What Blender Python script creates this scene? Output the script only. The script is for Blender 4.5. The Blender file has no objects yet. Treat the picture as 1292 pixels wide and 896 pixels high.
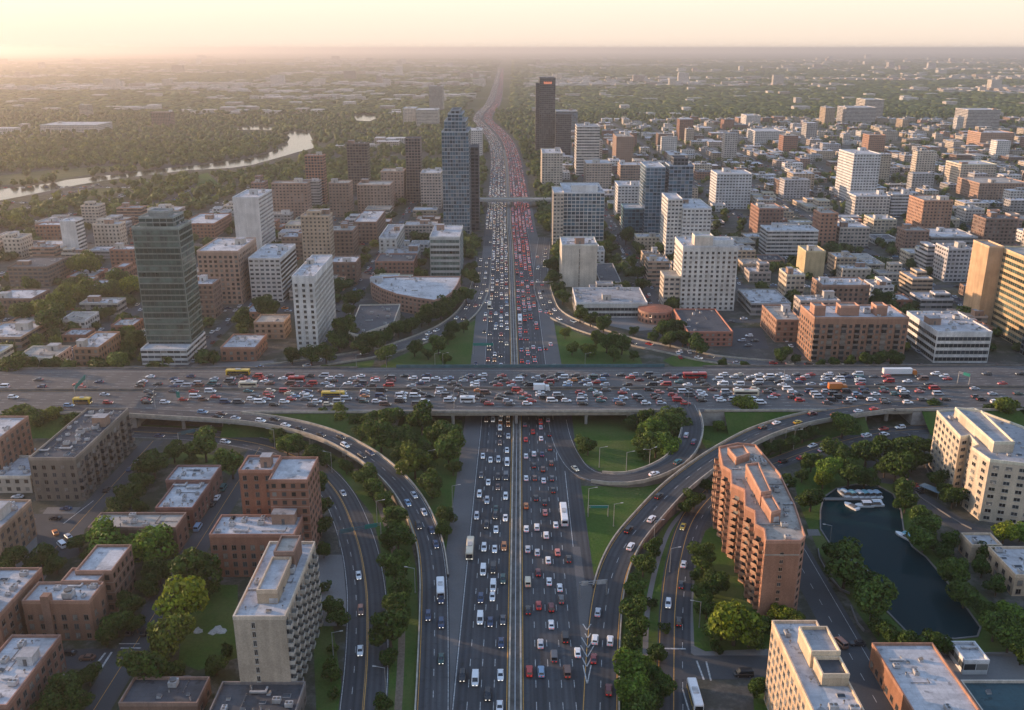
import bpy, math, random
import numpy as np
from mathutils import Vector, Matrix, noise as mnoise

random.seed(7)
SC = bpy.context.scene
COL = SC.collection
R = math.radians

# ------------------------------------------------------------------ camera
CAM_H = 165.0
FPX = 1153.0                      # focal length in photo pixels (1292 wide)
PITCH = math.atan((448 - 61) / FPX)
cam_data = bpy.data.cameras.new("camera")
cam_data.sensor_fit = 'HORIZONTAL'
cam_data.sensor_width = 36.0
cam_data.lens = 36.0 * FPX / 1292.0
cam_data.clip_start = 1.0
cam_data.clip_end = 120000.0
cam = bpy.data.objects.new("camera", cam_data)
cam.location = (0, 0, CAM_H)
cam.rotation_euler = (math.pi / 2 - PITCH, 0, 0)
COL.objects.link(cam)
SC.camera = cam

# ------------------------------------------------------------------ light
SUN_AZ, SUN_EL = R(-71), R(9.5)
world = bpy.data.worlds.new("World")
SC.world = world
world.use_nodes = True
wn, wl = world.node_tree.nodes, world.node_tree.links
wn.clear()
sky = wn.new("ShaderNodeTexSky")
sky.sky_type = 'NISHITA'
sky.sun_disc = False
sky.sun_elevation = SUN_EL
sky.sun_rotation = SUN_AZ % (2 * math.pi)
sky.altitude = 160
sky.air_density = 1.0
sky.dust_density = 4.0
sky.ozone_density = 1.5
bg = wn.new("ShaderNodeBackground")
bg.inputs[1].default_value = 0.05
# thin high overcast of evening haze: peach at the horizon, blue grey overhead
tc = wn.new("ShaderNodeTexCoord")
sx_ = wn.new("ShaderNodeSeparateXYZ")
wl.new(tc.outputs["Generated"], sx_.inputs[0])
veil = wn.new("ShaderNodeValToRGB")
cr = veil.color_ramp
STOPS = [(0.0, (0.98, 0.80, 0.66)), (0.05, (1.03, 0.89, 0.74)), (0.16, (0.74, 0.73, 0.73)), (0.42, (0.37, 0.50, 0.72)), (1.0, (0.24, 0.39, 0.68))]
while len(cr.elements) < len(STOPS):
    cr.elements.new(0.5)
for e_, (p_, c_) in zip(cr.elements, STOPS):
    e_.position = p_
    e_.color = (*c_, 1)
wl.new(sx_.outputs[2], veil.inputs[0])
bg2 = wn.new("ShaderNodeBackground")
bg2.inputs[1].default_value = 0.74
wl.new(veil.outputs[0], bg2.inputs[0])
add_ = wn.new("ShaderNodeAddShader")
wo = wn.new("ShaderNodeOutputWorld")
wl.new(sky.outputs[0], bg.inputs[0])
wl.new(bg.outputs[0], add_.inputs[0])
wl.new(bg2.outputs[0], add_.inputs[1])
wl.new(add_.outputs[0], wo.inputs[0])

sun_d = bpy.data.lights.new("sun", 'SUN')
sun_d.energy = 5.0
sun_d.angle = R(0.6)
sun_d.color = (1.0, 0.65, 0.41)
sun = bpy.data.objects.new("sun", sun_d)
to_sun = Vector((math.sin(SUN_AZ) * math.cos(SUN_EL), math.cos(SUN_AZ) * math.cos(SUN_EL), math.sin(SUN_EL)))
sun.rotation_euler = to_sun.to_track_quat('Z', 'Y').to_euler()
sun.location = (-200, 100, 300)
COL.objects.link(sun)

HAZE_DENSITY = 0.000105
HAZE_COLOR = (0.97, 0.90, 0.85, 1)
HAZE_G = 0.62

SC.view_settings.view_transform = 'Standard'
SC.view_settings.look = 'None'
SC.view_settings.exposure = 0.5
SC.view_settings.gamma = 1.0
SC.view_settings.use_curve_mapping = False
SC.render.engine = 'CYCLES'
cy = SC.cycles
cy.max_bounces = 4
cy.diffuse_bounces = 2
cy.glossy_bounces = 2
cy.transmission_bounces = 2
cy.transparent_max_bounces = 4
cy.volume_bounces = 0
cy.use_denoising = True
try:
    cy.denoiser = 'OPENIMAGEDENOISE'
except Exception:
    pass
cy.caustics_reflective = False
cy.caustics_refractive = False
cy.sample_clamp_indirect = 4.0

# ------------------------------------------------------------------ helpers
CP, SP = math.cos(PITCH), math.sin(PITCH)


def ray(px, py):
    u = (px - 646.0) / FPX
    v = (448.0 - py) / FPX
    return u, CP + v * SP, -SP + v * CP


def G(px, py, z=0.0):
    """photo pixel -> the point of the plane at height z it shows"""
    u, dy, dz = ray(px, py)
    t = (z - CAM_H) / dz
    return (u * t, dy * t, z)


def to_px(x, y, z):
    dz = z - CAM_H
    depth = y * CP - dz * SP
    up = y * SP + dz * CP
    return 646 + FPX * x / depth, 448 - FPX * up / depth


ORD = ("first second third fourth fifth sixth seventh eighth ninth tenth eleventh twelfth thirteenth fourteenth "
       "fifteenth sixteenth seventeenth eighteenth nineteenth twentieth").split()
TENS = {2: "twenty", 3: "thirty", 4: "forty", 5: "fifty", 6: "sixty", 7: "seventy", 8: "eighty"}


def nth(i):
    if i < 20:
        return ORD[i]
    t, u = divmod(i + 1, 10)
    if u == 0:
        return TENS[t][:-1] + "ieth"
    return TENS[t] + "-" + ORD[u - 1]


def tag(o, label=None, cat=None, group=None, kind=None):
    if label:
        o["label"] = label
    if cat:
        o["category"] = cat
    if group:
        o["group"] = group
    if kind:
        o["kind"] = kind
    return o


def empty(name, loc=(0, 0, 0), rz=0.0):
    o = bpy.data.objects.new(name, None)
    o.location = loc
    o.rotation_euler = (0, 0, rz)
    o.empty_display_size = 1.0
    COL.objects.link(o)
    return o


def put(name, mesh, parent=None, loc=(0, 0, 0), rot=(0, 0, 0), scale=(1, 1, 1)):
    o = bpy.data.objects.new(name, mesh)
    o.location = loc
    o.rotation_euler = rot
    o.scale = scale
    if parent is not None:
        o.parent = parent
    COL.objects.link(o)
    return o


class MB:
    """collects faces and links them as one mesh"""

    def __init__(self):
        self.v, self.f, self.m, self.uv, self.col = [], [], [], [], []
        self.has_uv = False
        self.has_col = False

    def face(self, pts, m=0, uv=None, col=None):
        n = len(self.v)
        self.v.extend(pts)
        k = len(pts)
        self.f.append(tuple(range(n, n + k)))
        self.m.append(m)
        if uv is not None:
            self.has_uv = True
            self.uv.extend(uv)
        else:
            self.uv.extend([(0.0, 0.0)] * k)
        if col is not None:
            self.has_col = True
        self.col.append(col if col is not None else (1, 1, 1))

    def box(self, x0, x1, y0, y1, z0, z1, m=0, mt=None, bottom=False, col=None):
        a, b, c, d = (x0, y0, z0), (x1, y0, z0), (x1, y1, z0), (x0, y1, z0)
        e, f, g, h = (x0, y0, z1), (x1, y0, z1), (x1, y1, z1), (x0, y1, z1)
        for q in ((a, b, f, e), (b, c, g, f), (c, d, h, g), (d, a, e, h)):
            self.face(q, m, None, col)
        self.face((e, f, g, h), m if mt is None else mt, None, col)
        if bottom:
            self.face((d, c, b, a), m, None, col)

    def bar(self, p, q, w, h, m=0):
        """a square bar from p to q"""
        p, q = Vector(p), Vector(q)
        d = (q - p).normalized()
        s = d.cross(Vector((0, 0, 1)))
        if s.length < 1e-4:
            s = Vector((1, 0, 0))
        s.normalize()
        u = s.cross(d).normalized()
        s, u = s * (w / 2), u * (h / 2)
        A = [p - s - u, p + s - u, p + s + u, p - s + u]
        B = [x + (q - p) for x in A]
        for i in range(4):
            j = (i + 1) % 4
            self.face([tuple(A[i]), tuple(A[j]), tuple(B[j]), tuple(B[i])], m)
        self.face([tuple(x) for x in reversed(A)], m)
        self.face([tuple(x) for x in B], m)

    def tube(self, p, q, r0, r1, n=8, m=0, cap=True):
        p, q = Vector(p), Vector(q)
        d = (q - p).normalized()
        s = d.orthogonal().normalized()
        u = d.cross(s)
        A = [p + (s * math.cos(2 * math.pi * i / n) + u * math.sin(2 * math.pi * i / n)) * r0 for i in range(n)]
        B = [q + (s * math.cos(2 * math.pi * i / n) + u * math.sin(2 * math.pi * i / n)) * r1 for i in range(n)]
        for i in range(n):
            j = (i + 1) % n
            self.face([tuple(A[i]), tuple(A[j]), tuple(B[j]), tuple(B[i])], m)
        if cap:
            self.face([tuple(x) for x in B], m)
            self.face([tuple(x) for x in reversed(A)], m)

    def loft(self, secs, m=0, cap=True):
        for a, b in zip(secs[:-1], secs[1:]):
            n = len(a)
            for i in range(n):
                j = (i + 1) % n
                self.face([a[i], a[j], b[j], b[i]], m)
        if cap:
            self.face(list(reversed(secs[0])), m)
            self.face(list(secs[-1]), m)

    def mesh(self, name, mats, smooth=False):
        me = bpy.data.meshes.new(name)
        me.from_pydata(self.v, [], self.f)
        for mt in mats:
            me.materials.append(mt)
        me.polygons.foreach_set("material_index", self.m)
        if self.has_uv:
            l = me.uv_layers.new(name="UVMap")
            l.data.foreach_set("uv", [c for p in self.uv for c in p])
        if self.has_col:
            a = me.color_attributes.new("tint", 'FLOAT_COLOR', 'CORNER')
            flat = []
            for fc, c in zip(self.f, self.col):
                flat.extend((c[0], c[1], c[2], 1.0) * len(fc))
            a.data.foreach_set("color", flat)
        if smooth:
            me.polygons.foreach_set("use_smooth", [True] * len(me.polygons))
        me.update()
        return me

    def obj(self, name, mats, parent=None, loc=(0, 0, 0), smooth=False, rot=(0, 0, 0)):
        return put(name, self.mesh(name, mats, smooth), parent, loc, rot)


def catmull(pts, step=4.0):
    P = [np.array(p, float) for p in pts]
    P = [2 * P[0] - P[1]] + P + [2 * P[-1] - P[-2]]
    out = []
    for i in range(1, len(P) - 2):
        a, b, c, d = P[i - 1], P[i], P[i + 1], P[i + 2]
        n = max(2, int(np.linalg.norm(c - b) / step))
        for k in range(n):
            t = k / n
            out.append(0.5 * ((2 * b) + (-a + c) * t + (2 * a - 5 * b + 4 * c - d) * t * t + (-a + 3 * b - 3 * c + d) * t ** 3))
    out.append(P[-2])
    return np.array(out)


def inpoly(x, y, poly):
    c = False
    n = len(poly)
    j = n - 1
    for i in range(n):
        xi, yi = poly[i][0], poly[i][1]
        xj, yj = poly[j][0], poly[j][1]
        if (yi > y) != (yj > y) and x < (xj - xi) * (y - yi) / (yj - yi) + xi:
            c = not c
        j = i
    return c


def area2(p):
    return sum(p[i][0] * p[(i + 1) % len(p)][1] - p[(i + 1) % len(p)][0] * p[i][1] for i in range(len(p)))


def ccw(p):
    return p if area2(p) > 0 else list(reversed(p))


def inset(p, d):
    n = len(p)
    out = []
    for i in range(n):
        a, b, c = Vector(p[i - 1]).to_2d(), Vector(p[i]).to_2d(), Vector(p[(i + 1) % n]).to_2d()
        e1, e2 = (b - a).normalized(), (c - b).normalized()
        n1, n2 = Vector((-e1.y, e1.x)), Vector((-e2.y, e2.x))
        m = n1 + n2
        den = m.dot(n1)
        if abs(den) < 0.25:
            m, den = n1, 1.0
        out.append((b.x + m.x * d / den, b.y + m.y * d / den))
    return out


# ------------------------------------------------------------------ materials
def nmat(name):
    m = bpy.data.materials.new(name)
    m.use_nodes = True
    nt = m.node_tree
    b = nt.nodes["Principled BSDF"]
    b.inputs["Specular IOR Level"].default_value = 0.3
    return m, nt, nt.nodes, nt.links, b


def mathn(nt, op, a, b=None, c=None):
    n = nt.nodes.new("ShaderNodeMath")
    n.operation = op
    for i, x in enumerate((a, b, c)):
        if x is None:
            continue
        if isinstance(x, (int, float)):
            n.inputs[i].default_value = x
        else:
            nt.links.new(x, n.inputs[i])
    return n.outputs[0]


def mixc(nt, fac, a, b, blend='MIX'):
    n = nt.nodes.new("ShaderNodeMix")
    n.data_type = 'RGBA'
    n.blend_type = blend
    for i, x in ((0, fac), (6, a), (7, b)):
        if isinstance(x, (int, float)):
            n.inputs[i].default_value = x
        elif isinstance(x, tuple):
            n.inputs[i].default_value = (x[0], x[1], x[2], 1)
        else:
            nt.links.new(x, n.inputs[i])
    return n.outputs[2]


def noise(nt, scale, detail=3.0, rough=0.55, vec=None, space='pos', stretch=None):
    n = nt.nodes.new("ShaderNodeTexNoise")
    n.inputs["Scale"].default_value = scale
    n.inputs["Detail"].default_value = detail
    n.inputs["Roughness"].default_value = rough
    if vec is None:
        if space == 'pos':
            vec = nt.nodes.new("ShaderNodeNewGeometry").outputs["Position"]
        else:
            vec = nt.nodes.new("ShaderNodeTexCoord").outputs["Object"]
    if stretch:
        mp = nt.nodes.new("ShaderNodeMapping")
        mp.inputs["Scale"].default_value = stretch
        nt.links.new(vec, mp.inputs[0])
        vec = mp.outputs[0]
    nt.links.new(vec, n.inputs["Vector"])
    return n.outputs[0]


def ramp(nt, fac, stops):
    n = nt.nodes.new("ShaderNodeValToRGB")
    cr = n.color_ramp
    while len(cr.elements) < len(stops):
        cr.elements.new(0.5)
    for e, (p, c) in zip(cr.elements, stops):
        e.position = p
        e.color = (c[0], c[1], c[2], 1) if isinstance(c, tuple) else (c, c, c, 1)
    nt.links.new(fac, n.inputs[0])
    return n.outputs[0]


def plain(name, rgb, rough=0.6, metal=0.0, vary=0.15, scale=1.2, space='pos', spec=0.3, emit=0.0, coat=0.0):
    m, nt, N, L, b = nmat(name)
    f = noise(nt, scale, 3, space=space)
    k = ramp(nt, f, [(0.3, 1 - vary), (0.7, 1 + vary)])
    c = mixc(nt, 1.0, (rgb[0], rgb[1], rgb[2]), k, 'MULTIPLY')
    L.new(c, b.inputs["Base Color"])
    b.inputs["Roughness"].default_value = rough
    b.inputs["Metallic"].default_value = metal
    b.inputs["Specular IOR Level"].default_value = spec
    if coat:
        b.inputs["Coat Weight"].default_value = coat
    if emit:
        b.inputs["Emission Color"].default_value = (rgb[0], rgb[1], rgb[2], 1)
        b.inputs["Emission Strength"].default_value = emit
    return m


def asphalt(name, rgb, lanes=None, patch=0.25):
    """road surface: fine grain, patches, wheel tracks that follow the lanes (UV x is metres from the road's centre)"""
    m, nt, N, L, b = nmat(name)
    f = noise(nt, 0.06, 4)
    g = noise(nt, 1.3, 4, 0.7)
    k = mixc(nt, 0.45, ramp(nt, f, [(0.3, 1 - patch), (0.7, 1 + patch)]), ramp(nt, g, [(0.25, 0.75), (0.75, 1.25)]))
    c = mixc(nt, 1.0, rgb, k, 'MULTIPLY')
    if lanes:
        uv = N.new("ShaderNodeUVMap").outputs[0]
        sx = N.new("ShaderNodeSeparateXYZ")
        L.new(uv, sx.inputs[0])
        t = mathn(nt, 'MULTIPLY', sx.outputs[0], 2 * math.pi * 2 / lanes)
        w = mathn(nt, 'MULTIPLY_ADD', mathn(nt, 'COSINE', t), 0.13, 0.97)
        lane_noise = noise(nt, 1.0, 2, vec=uv, stretch=(0.9, 0.012, 1))
        w = mathn(nt, 'MULTIPLY', w, mathn(nt, 'MULTIPLY_ADD', lane_noise, 0.9, 0.55))
        c = mixc(nt, 1.0, c, w, 'MULTIPLY')
        # resurfaced panels and joints
        bk = N.new("ShaderNodeTexBrick")
        bk.inputs["Scale"].default_value = 1.0
        bk.inputs["Brick Width"].default_value = 31.0
        bk.inputs["Row Height"].default_value = lanes
        bk.inputs["Mortar Size"].default_value = 0.07
        bk.inputs["Color1"].default_value = (0.86, 0.86, 0.87, 1)
        bk.inputs["Color2"].default_value = (1.14, 1.13, 1.11, 1)
        bk.inputs["Mortar"].default_value = (0.72, 0.72, 0.72, 1)
        sw = N.new("ShaderNodeCombineXYZ")
        L.new(sx.outputs[1], sw.inputs[0])
        L.new(mathn(nt, 'ADD', sx.outputs[0], 210.0 + lanes * 0.5), sw.inputs[1])
        L.new(sw.outputs[0], bk.inputs["Vector"])
        c = mixc(nt, 1.0, c, bk.outputs[0], 'MULTIPLY')
        oil = ramp(nt, noise(nt, 0.55, 3, 0.6), [(0.30, 0.55), (0.42, 1.0)])
        c = mixc(nt, 0.6, c, oil, 'MULTIPLY')
    L.new(c, b.inputs["Base Color"])
    b.inputs["Roughness"].default_value = 0.82
    bp = N.new("ShaderNodeBump")
    bp.inputs["Strength"].default_value = 0.25
    bp.inputs["Distance"].default_value = 0.05
    L.new(g, bp.inputs["Height"])
    L.new(bp.outputs[0], b.inputs["Normal"])
    return m


def facade(name, w=(0.2, 0.8), h=(0.25, 0.75), glass=(0.03, 0.04, 0.05), src='object', vert=0.0, refl=0.15, band=False, alt=None, alt_rate=0.12):
    """wall with windows: UV counts bays and storeys, the wall's colour is the object's (or the mesh's) own"""
    m, nt, N, L, b = nmat(name)
    uv = N.new("ShaderNodeUVMap").outputs[0]
    sx = N.new("ShaderNodeSeparateXYZ")
    L.new(uv, sx.inputs[0])
    fu, fv = mathn(nt, 'FRACT', sx.outputs[0]), mathn(nt, 'FRACT', sx.outputs[1])
    mv = mathn(nt, 'MULTIPLY', mathn(nt, 'GREATER_THAN', fv, h[0]), mathn(nt, 'LESS_THAN', fv, h[1]))
    mu = mathn(nt, 'MULTIPLY', mathn(nt, 'GREATER_THAN', fu, w[0]), mathn(nt, 'LESS_THAN', fu, w[1]))
    mask = mathn(nt, 'MULTIPLY', mv, mu)
    fl = N.new("ShaderNodeVectorMath")
    fl.operation = 'FLOOR'
    L.new(uv, fl.inputs[0])
    oi = N.new("ShaderNodeObjectInfo")
    wn_ = N.new("ShaderNodeTexWhiteNoise")
    wn_.noise_dimensions = '4D'
    L.new(fl.outputs[0], wn_.inputs["Vector"])
    L.new(oi.outputs["Random"], wn_.inputs["W"])
    gl = mixc(nt, wn_.outputs[0], (glass[0] * 0.4, glass[1] * 0.4, glass[2] * 0.4), (glass[0] * 1.9, glass[1] * 1.9, glass[2] * 1.9))
    lit = mathn(nt, 'GREATER_THAN', wn_.outputs[0], 1 - alt_rate)
    gl = mixc(nt, lit, gl, alt or (0.22, 0.21, 0.19))
    if src == 'object':
        base = oi.outputs["Color"]
    else:
        at = N.new("ShaderNodeAttribute")
        at.attribute_name = "tint"
        base = at.outputs["Color"]
    k = ramp(nt, noise(nt, 0.12, 4), [(0.25, 0.78), (0.75, 1.2)])
    streak = ramp(nt, noise(nt, 1.0, 3, stretch=(0.5, 0.5, 0.05)), [(0.3, 0.86), (0.7, 1.1)])
    wall = mixc(nt, 1.0, mixc(nt, 1.0, base, k, 'MULTIPLY'), streak, 'MULTIPLY')
    # slab line at each storey
    line = mathn(nt, 'LESS_THAN', fv, 0.07)
    wall = mixc(nt, mathn(nt, 'MULTIPLY', line, 0.35), wall, (0.5, 0.47, 0.43))
    c = mixc(nt, mask, wall, gl)
    L.new(c, b.inputs["Base Color"])
    L.new(mathn(nt, 'MULTIPLY_ADD', mask, -(0.8 - refl), 0.8), b.inputs["Roughness"])
    b.inputs["Specular IOR Level"].default_value = 0.45
    bp = N.new("ShaderNodeBump")
    bp.inputs["Strength"].default_value = 0.6
    bp.inputs["Distance"].default_value = 0.15
    bp.invert = True
    L.new(mask, bp.inputs["Height"])
    L.new(bp.outputs[0], b.inputs["Normal"])
    return m


def wallmat(name, brick=False):
    """plain wall in the object's own colour with weathering"""
    m, nt, N, L, b = nmat(name)
    oi = N.new("ShaderNodeObjectInfo")
    k = ramp(nt, noise(nt, 0.1, 4), [(0.25, 0.75), (0.75, 1.25)])
    s = ramp(nt, noise(nt, 1.0, 3, stretch=(0.6, 0.6, 0.05)), [(0.3, 0.85), (0.7, 1.12)])
    f = ramp(nt, noise(nt, 3.0, 2), [(0.3, 0.85), (0.7, 1.15)])
    c = mixc(nt, 1.0, mixc(nt, 1.0, mixc(nt, 1.0, oi.outputs["Color"], k, 'MULTIPLY'), s, 'MULTIPLY'), f, 'MULTIPLY')
    L.new(c, b.inputs["Base Color"])
    b.inputs["Roughness"].default_value = 0.85
    return m


def roofmat(name, rgb, src=None):
    m, nt, N, L, b = nmat(name)
    k = ramp(nt, noise(nt, 0.09, 5, 0.65), [(0.28, 0.6), (0.5, 1.0), (0.72, 1.15)])
    s = ramp(nt, noise(nt, 0.8, 4, 0.7), [(0.3, 0.8), (0.6, 1.05)])
    sp = ramp(nt, noise(nt, 0.35, 2), [(0.0, 0.45), (0.33, 0.5), (0.37, 1.0)])
    base = rgb
    if src:
        at = N.new("ShaderNodeAttribute")
        at.attribute_name = "tint"
        base = at.outputs["Color"]
    # membrane sheets
    br = N.new("ShaderNodeTexBrick")
    br.inputs["Scale"].default_value = 0.12
    br.inputs["Mortar Size"].default_value = 0.006
    br.inputs["Color1"].default_value = (1, 1, 1, 1)
    br.inputs["Color2"].default_value = (0.80, 0.80, 0.81, 1)
    br.inputs["Mortar"].default_value = (0.72, 0.72, 0.72, 1)
    L.new(N.new("ShaderNodeNewGeometry").outputs["Position"], br.inputs["Vector"])
    c = mixc(nt, 1.0, base, k, 'MULTIPLY')
    c = mixc(nt, 1.0, c, s, 'MULTIPLY')
    c = mixc(nt, 0.8, c, sp, 'MULTIPLY')
    c = mixc(nt, 1.0, c, br.outputs[0], 'MULTIPLY')
    L.new(c, b.inputs["Base Color"])
    b.inputs["Roughness"].default_value = 0.7
    return m


def leafmat(name, a, c, src=None):
    m, nt, N, L, b = nmat(name)
    g = N.new("ShaderNodeNewGeometry")
    oi = N.new("ShaderNodeObjectInfo")
    r = mixc(nt, g.outputs["Random Per Island"], a, c)
    k = ramp(nt, noise(nt, 0.22, 3), [(0.3, 0.7), (0.7, 1.35)])
    r = mixc(nt, 1.0, r, k, 'MULTIPLY')
    if src == 'attr':
        at = N.new("ShaderNodeAttribute")
        at.attribute_name = "tint"
        r = mixc(nt, 1.0, r, at.outputs["Color"], 'MULTIPLY')
    else:
        r = mixc(nt, 1.0, r, oi.outputs["Color"], 'MULTIPLY')
    L.new(r, b.inputs["Base Color"])
    b.inputs["Roughness"].default_value = 0.65
    b.inputs["Specular IOR Level"].default_value = 0.2
    tr = N.new("ShaderNodeBsdfTranslucent")
    L.new(r, tr.inputs[0])
    mx = N.new("ShaderNodeMixShader")
    mx.inputs[0].default_value = 0.25
    L.new(b.outputs[0], mx.inputs[1])
    L.new(tr.outputs[0], mx.inputs[2])
    L.new(mx.outputs[0], N["Material Output"].inputs[0])
    return m


def grassmat(name, a, c, dry):
    m, nt, N, L, b = nmat(name)
    f = noise(nt, 0.05, 5, 0.6)
    g = noise(nt, 0.9, 4, 0.75)
    col = mixc(nt, ramp(nt, g, [(0.3, 0.0), (0.7, 1.0)]), a, c)
    col = mixc(nt, ramp(nt, f, [(0.42, 0.0), (0.70, 0.6)]), col, dry)
    L.new(col, b.inputs["Base Color"])
    b.inputs["Roughness"].default_value = 0.9
    b.inputs["Specular IOR Level"].default_value = 0.1
    bp = N.new("ShaderNodeBump")
    bp.inputs["Strength"].default_value = 0.8
    bp.inputs["Distance"].default_value = 0.4
    L.new(g, bp.inputs["Height"])
    L.new(bp.outputs[0], b.inputs["Normal"])
    return m


M = {}
M['freeway'] = asphalt("freeway_asphalt", (0.058, 0.063, 0.070), lanes=3.5)
M['road'] = asphalt("road_asphalt", (0.058, 0.062, 0.068), lanes=3.4)
M['deck'] = asphalt("deck_asphalt", (0.105, 0.103, 0.102), lanes=3.6)
M['street'] = asphalt("street_asphalt", (0.058, 0.062, 0.067))
M['shoulder'] = asphalt("shoulder_asphalt", (0.115, 0.115, 0.116))
M['pave'] = asphalt("paving", (0.17, 0.165, 0.16), patch=0.2)
M['concrete'] = plain("concrete", (0.33, 0.31, 0.285), 0.85, vary=0.25, scale=0.4)
M['barrier'] = plain("barrier_concrete", (0.40, 0.36, 0.30), 0.85, vary=0.25, scale=0.5)
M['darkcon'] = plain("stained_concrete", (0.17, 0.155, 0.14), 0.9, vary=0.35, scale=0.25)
M['white_line'] = plain("white_paint", (0.40, 0.40, 0.39), 0.7, vary=0.45, scale=1.5)
M['yellow_line'] = plain("yellow_paint", (0.55, 0.30, 0.07), 0.7, vary=0.25, scale=1.5)
M['grass'] = grassmat("lawn_grass", (0.034, 0.076, 0.014), (0.068, 0.130, 0.026), (0.13, 0.125, 0.05))
M['meadow'] = grassmat("rough_grass", (0.06, 0.07, 0.022), (0.10, 0.11, 0.04), (0.17, 0.15, 0.08))
M['leaf'] = leafmat("leaf", (0.029, 0.062, 0.012), (0.108, 0.168, 0.029))
M['leaf_far'] = leafmat("far_leaf", (0.038, 0.070, 0.016), (0.100, 0.142, 0.037), 'attr')
M['bark'] = plain("bark", (0.075, 0.055, 0.04), 0.9, vary=0.3, scale=3)
M['metal'] = plain("galvanised_metal", (0.42, 0.43, 0.44), 0.45, 0.7, vary=0.12)
M['dark_metal'] = plain("dark_metal", (0.07, 0.07, 0.075), 0.5, 0.5, vary=0.15)
M['sign_teal'] = plain("sign_green", (0.02, 0.20, 0.17), 0.5, vary=0.12)
M['teal_rail'] = plain("teal_paint", (0.06, 0.13, 0.15), 0.6, vary=0.25, scale=0.4)
M['wall'] = wallmat("wall_masonry")
M['roof_white'] = roofmat("roof_white", (0.54, 0.54, 0.55))
M['roof_grey'] = roofmat("roof_grey", (0.36, 0.36, 0.37))
M['roof_dark'] = roofmat("roof_dark", (0.085, 0.09, 0.10))
M['roof_teal'] = roofmat("roof_teal", (0.035, 0.085, 0.10))
M['roof_tan'] = roofmat("roof_tan", (0.42, 0.38, 0.33))
M['roof_attr'] = roofmat("roof_mixed", (0.5, 0.5, 0.5), 'attr')
M['t_brick'] = facade("facade_brick", (0.28, 0.72), (0.28, 0.76), (0.045, 0.045, 0.045))
M['t_white'] = facade("facade_apartment", (0.18, 0.82), (0.28, 0.74), (0.06, 0.07, 0.08))
M['t_band'] = facade("facade_bands", (0.03, 0.97), (0.38, 0.86), (0.05, 0.06, 0.065))
M['t_glass'] = facade("facade_glass", (0.07, 0.93), (0.14, 0.92), (0.045, 0.09, 0.125), refl=0.08, alt=(0.15, 0.18, 0.19), alt_rate=0.10)
M['t_green'] = facade("facade_green_glass", (0.06, 0.94), (0.22, 0.90), (0.035, 0.055, 0.05), refl=0.08, alt=(0.14, 0.18, 0.16), alt_rate=0.2)
M['t_dark'] = facade("facade_dark_glass", (0.16, 0.84), (0.2, 0.86), (0.02, 0.028, 0.035), refl=0.12, alt=(0.1, 0.1, 0.1), alt_rate=0.1)
M['t_attr'] = facade("facade_mixed", (0.22, 0.78), (0.28, 0.74), (0.05, 0.055, 0.06), src='attr')
M['glass'] = plain("window_glass", (0.03, 0.036, 0.042), 0.08, vary=0.4, scale=0.35, spec=0.6)
M['frame'] = plain("window_frame", (0.17, 0.14, 0.12), 0.6)
M['frame_pale'] = plain("window_frame_pale", (0.42, 0.39, 0.34), 0.6)
M['unit'] = plain("rooftop_metal", (0.42, 0.42, 0.42), 0.55, 0.2, vary=0.3, scale=0.6)
M['unit_dark'] = plain("rooftop_dark", (0.12, 0.12, 0.12), 0.6, 0.1, vary=0.3, scale=0.6)
M['tyre'] = plain("tyre_rubber", (0.02, 0.02, 0.02), 0.85)
M['rim'] = plain("wheel_rim", (0.4, 0.4, 0.42), 0.35, 0.8)
M['car_glass'] = plain("car_glass", (0.015, 0.02, 0.028), 0.05, spec=0.7)
M['headlight'] = plain("headlight_lit", (1.0, 0.92, 0.78), 0.3, emit=1.3)
M['taillight'] = plain("tail_light_lit", (0.8, 0.04, 0.03), 0.3, emit=0.55)
M['terracotta'] = plain("terracotta", (0.32, 0.12, 0.07), 0.85, vary=0.25, scale=0.5)
PAINT = {
    'w': ("white", (0.72, 0.73, 0.74)), 's': ("silver", (0.42, 0.45, 0.49)), 'k': ("black", (0.018, 0.019, 0.022)),
    'g': ("dark grey", (0.085, 0.09, 0.10)), 'b': ("dark blue", (0.03, 0.055, 0.12)), 'l': ("light blue", (0.20, 0.32, 0.46)),
    'r': ("red", (0.42, 0.03, 0.025)), 'o': ("orange", (0.55, 0.18, 0.04)), 'n': ("brown", (0.16, 0.08, 0.055)),
    'e': ("dark green", (0.025, 0.075, 0.065)), 'y': ("yellow", (0.65, 0.42, 0.03)), 'c': ("cream", (0.62, 0.54, 0.40)),
    'p': ("salmon pink", (0.55, 0.20, 0.17)), 'm': ("maroon", (0.13, 0.02, 0.025)), 't': ("teal", (0.03, 0.13, 0.14)),
}
for k, (nm, rgb) in PAINT.items():
    M['paint_' + k] = plain("paint_" + nm.replace(" ", "_"), rgb, 0.35, 0.0, vary=0.05, spec=0.5, coat=0.4)

# ------------------------------------------------------------------ ground
KEEP = []        # (polyline, half width): nothing is built or planted there
RECTS = []       # footprints of buildings


def structure(o):
    o["kind"] = "structure"
    return o


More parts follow.
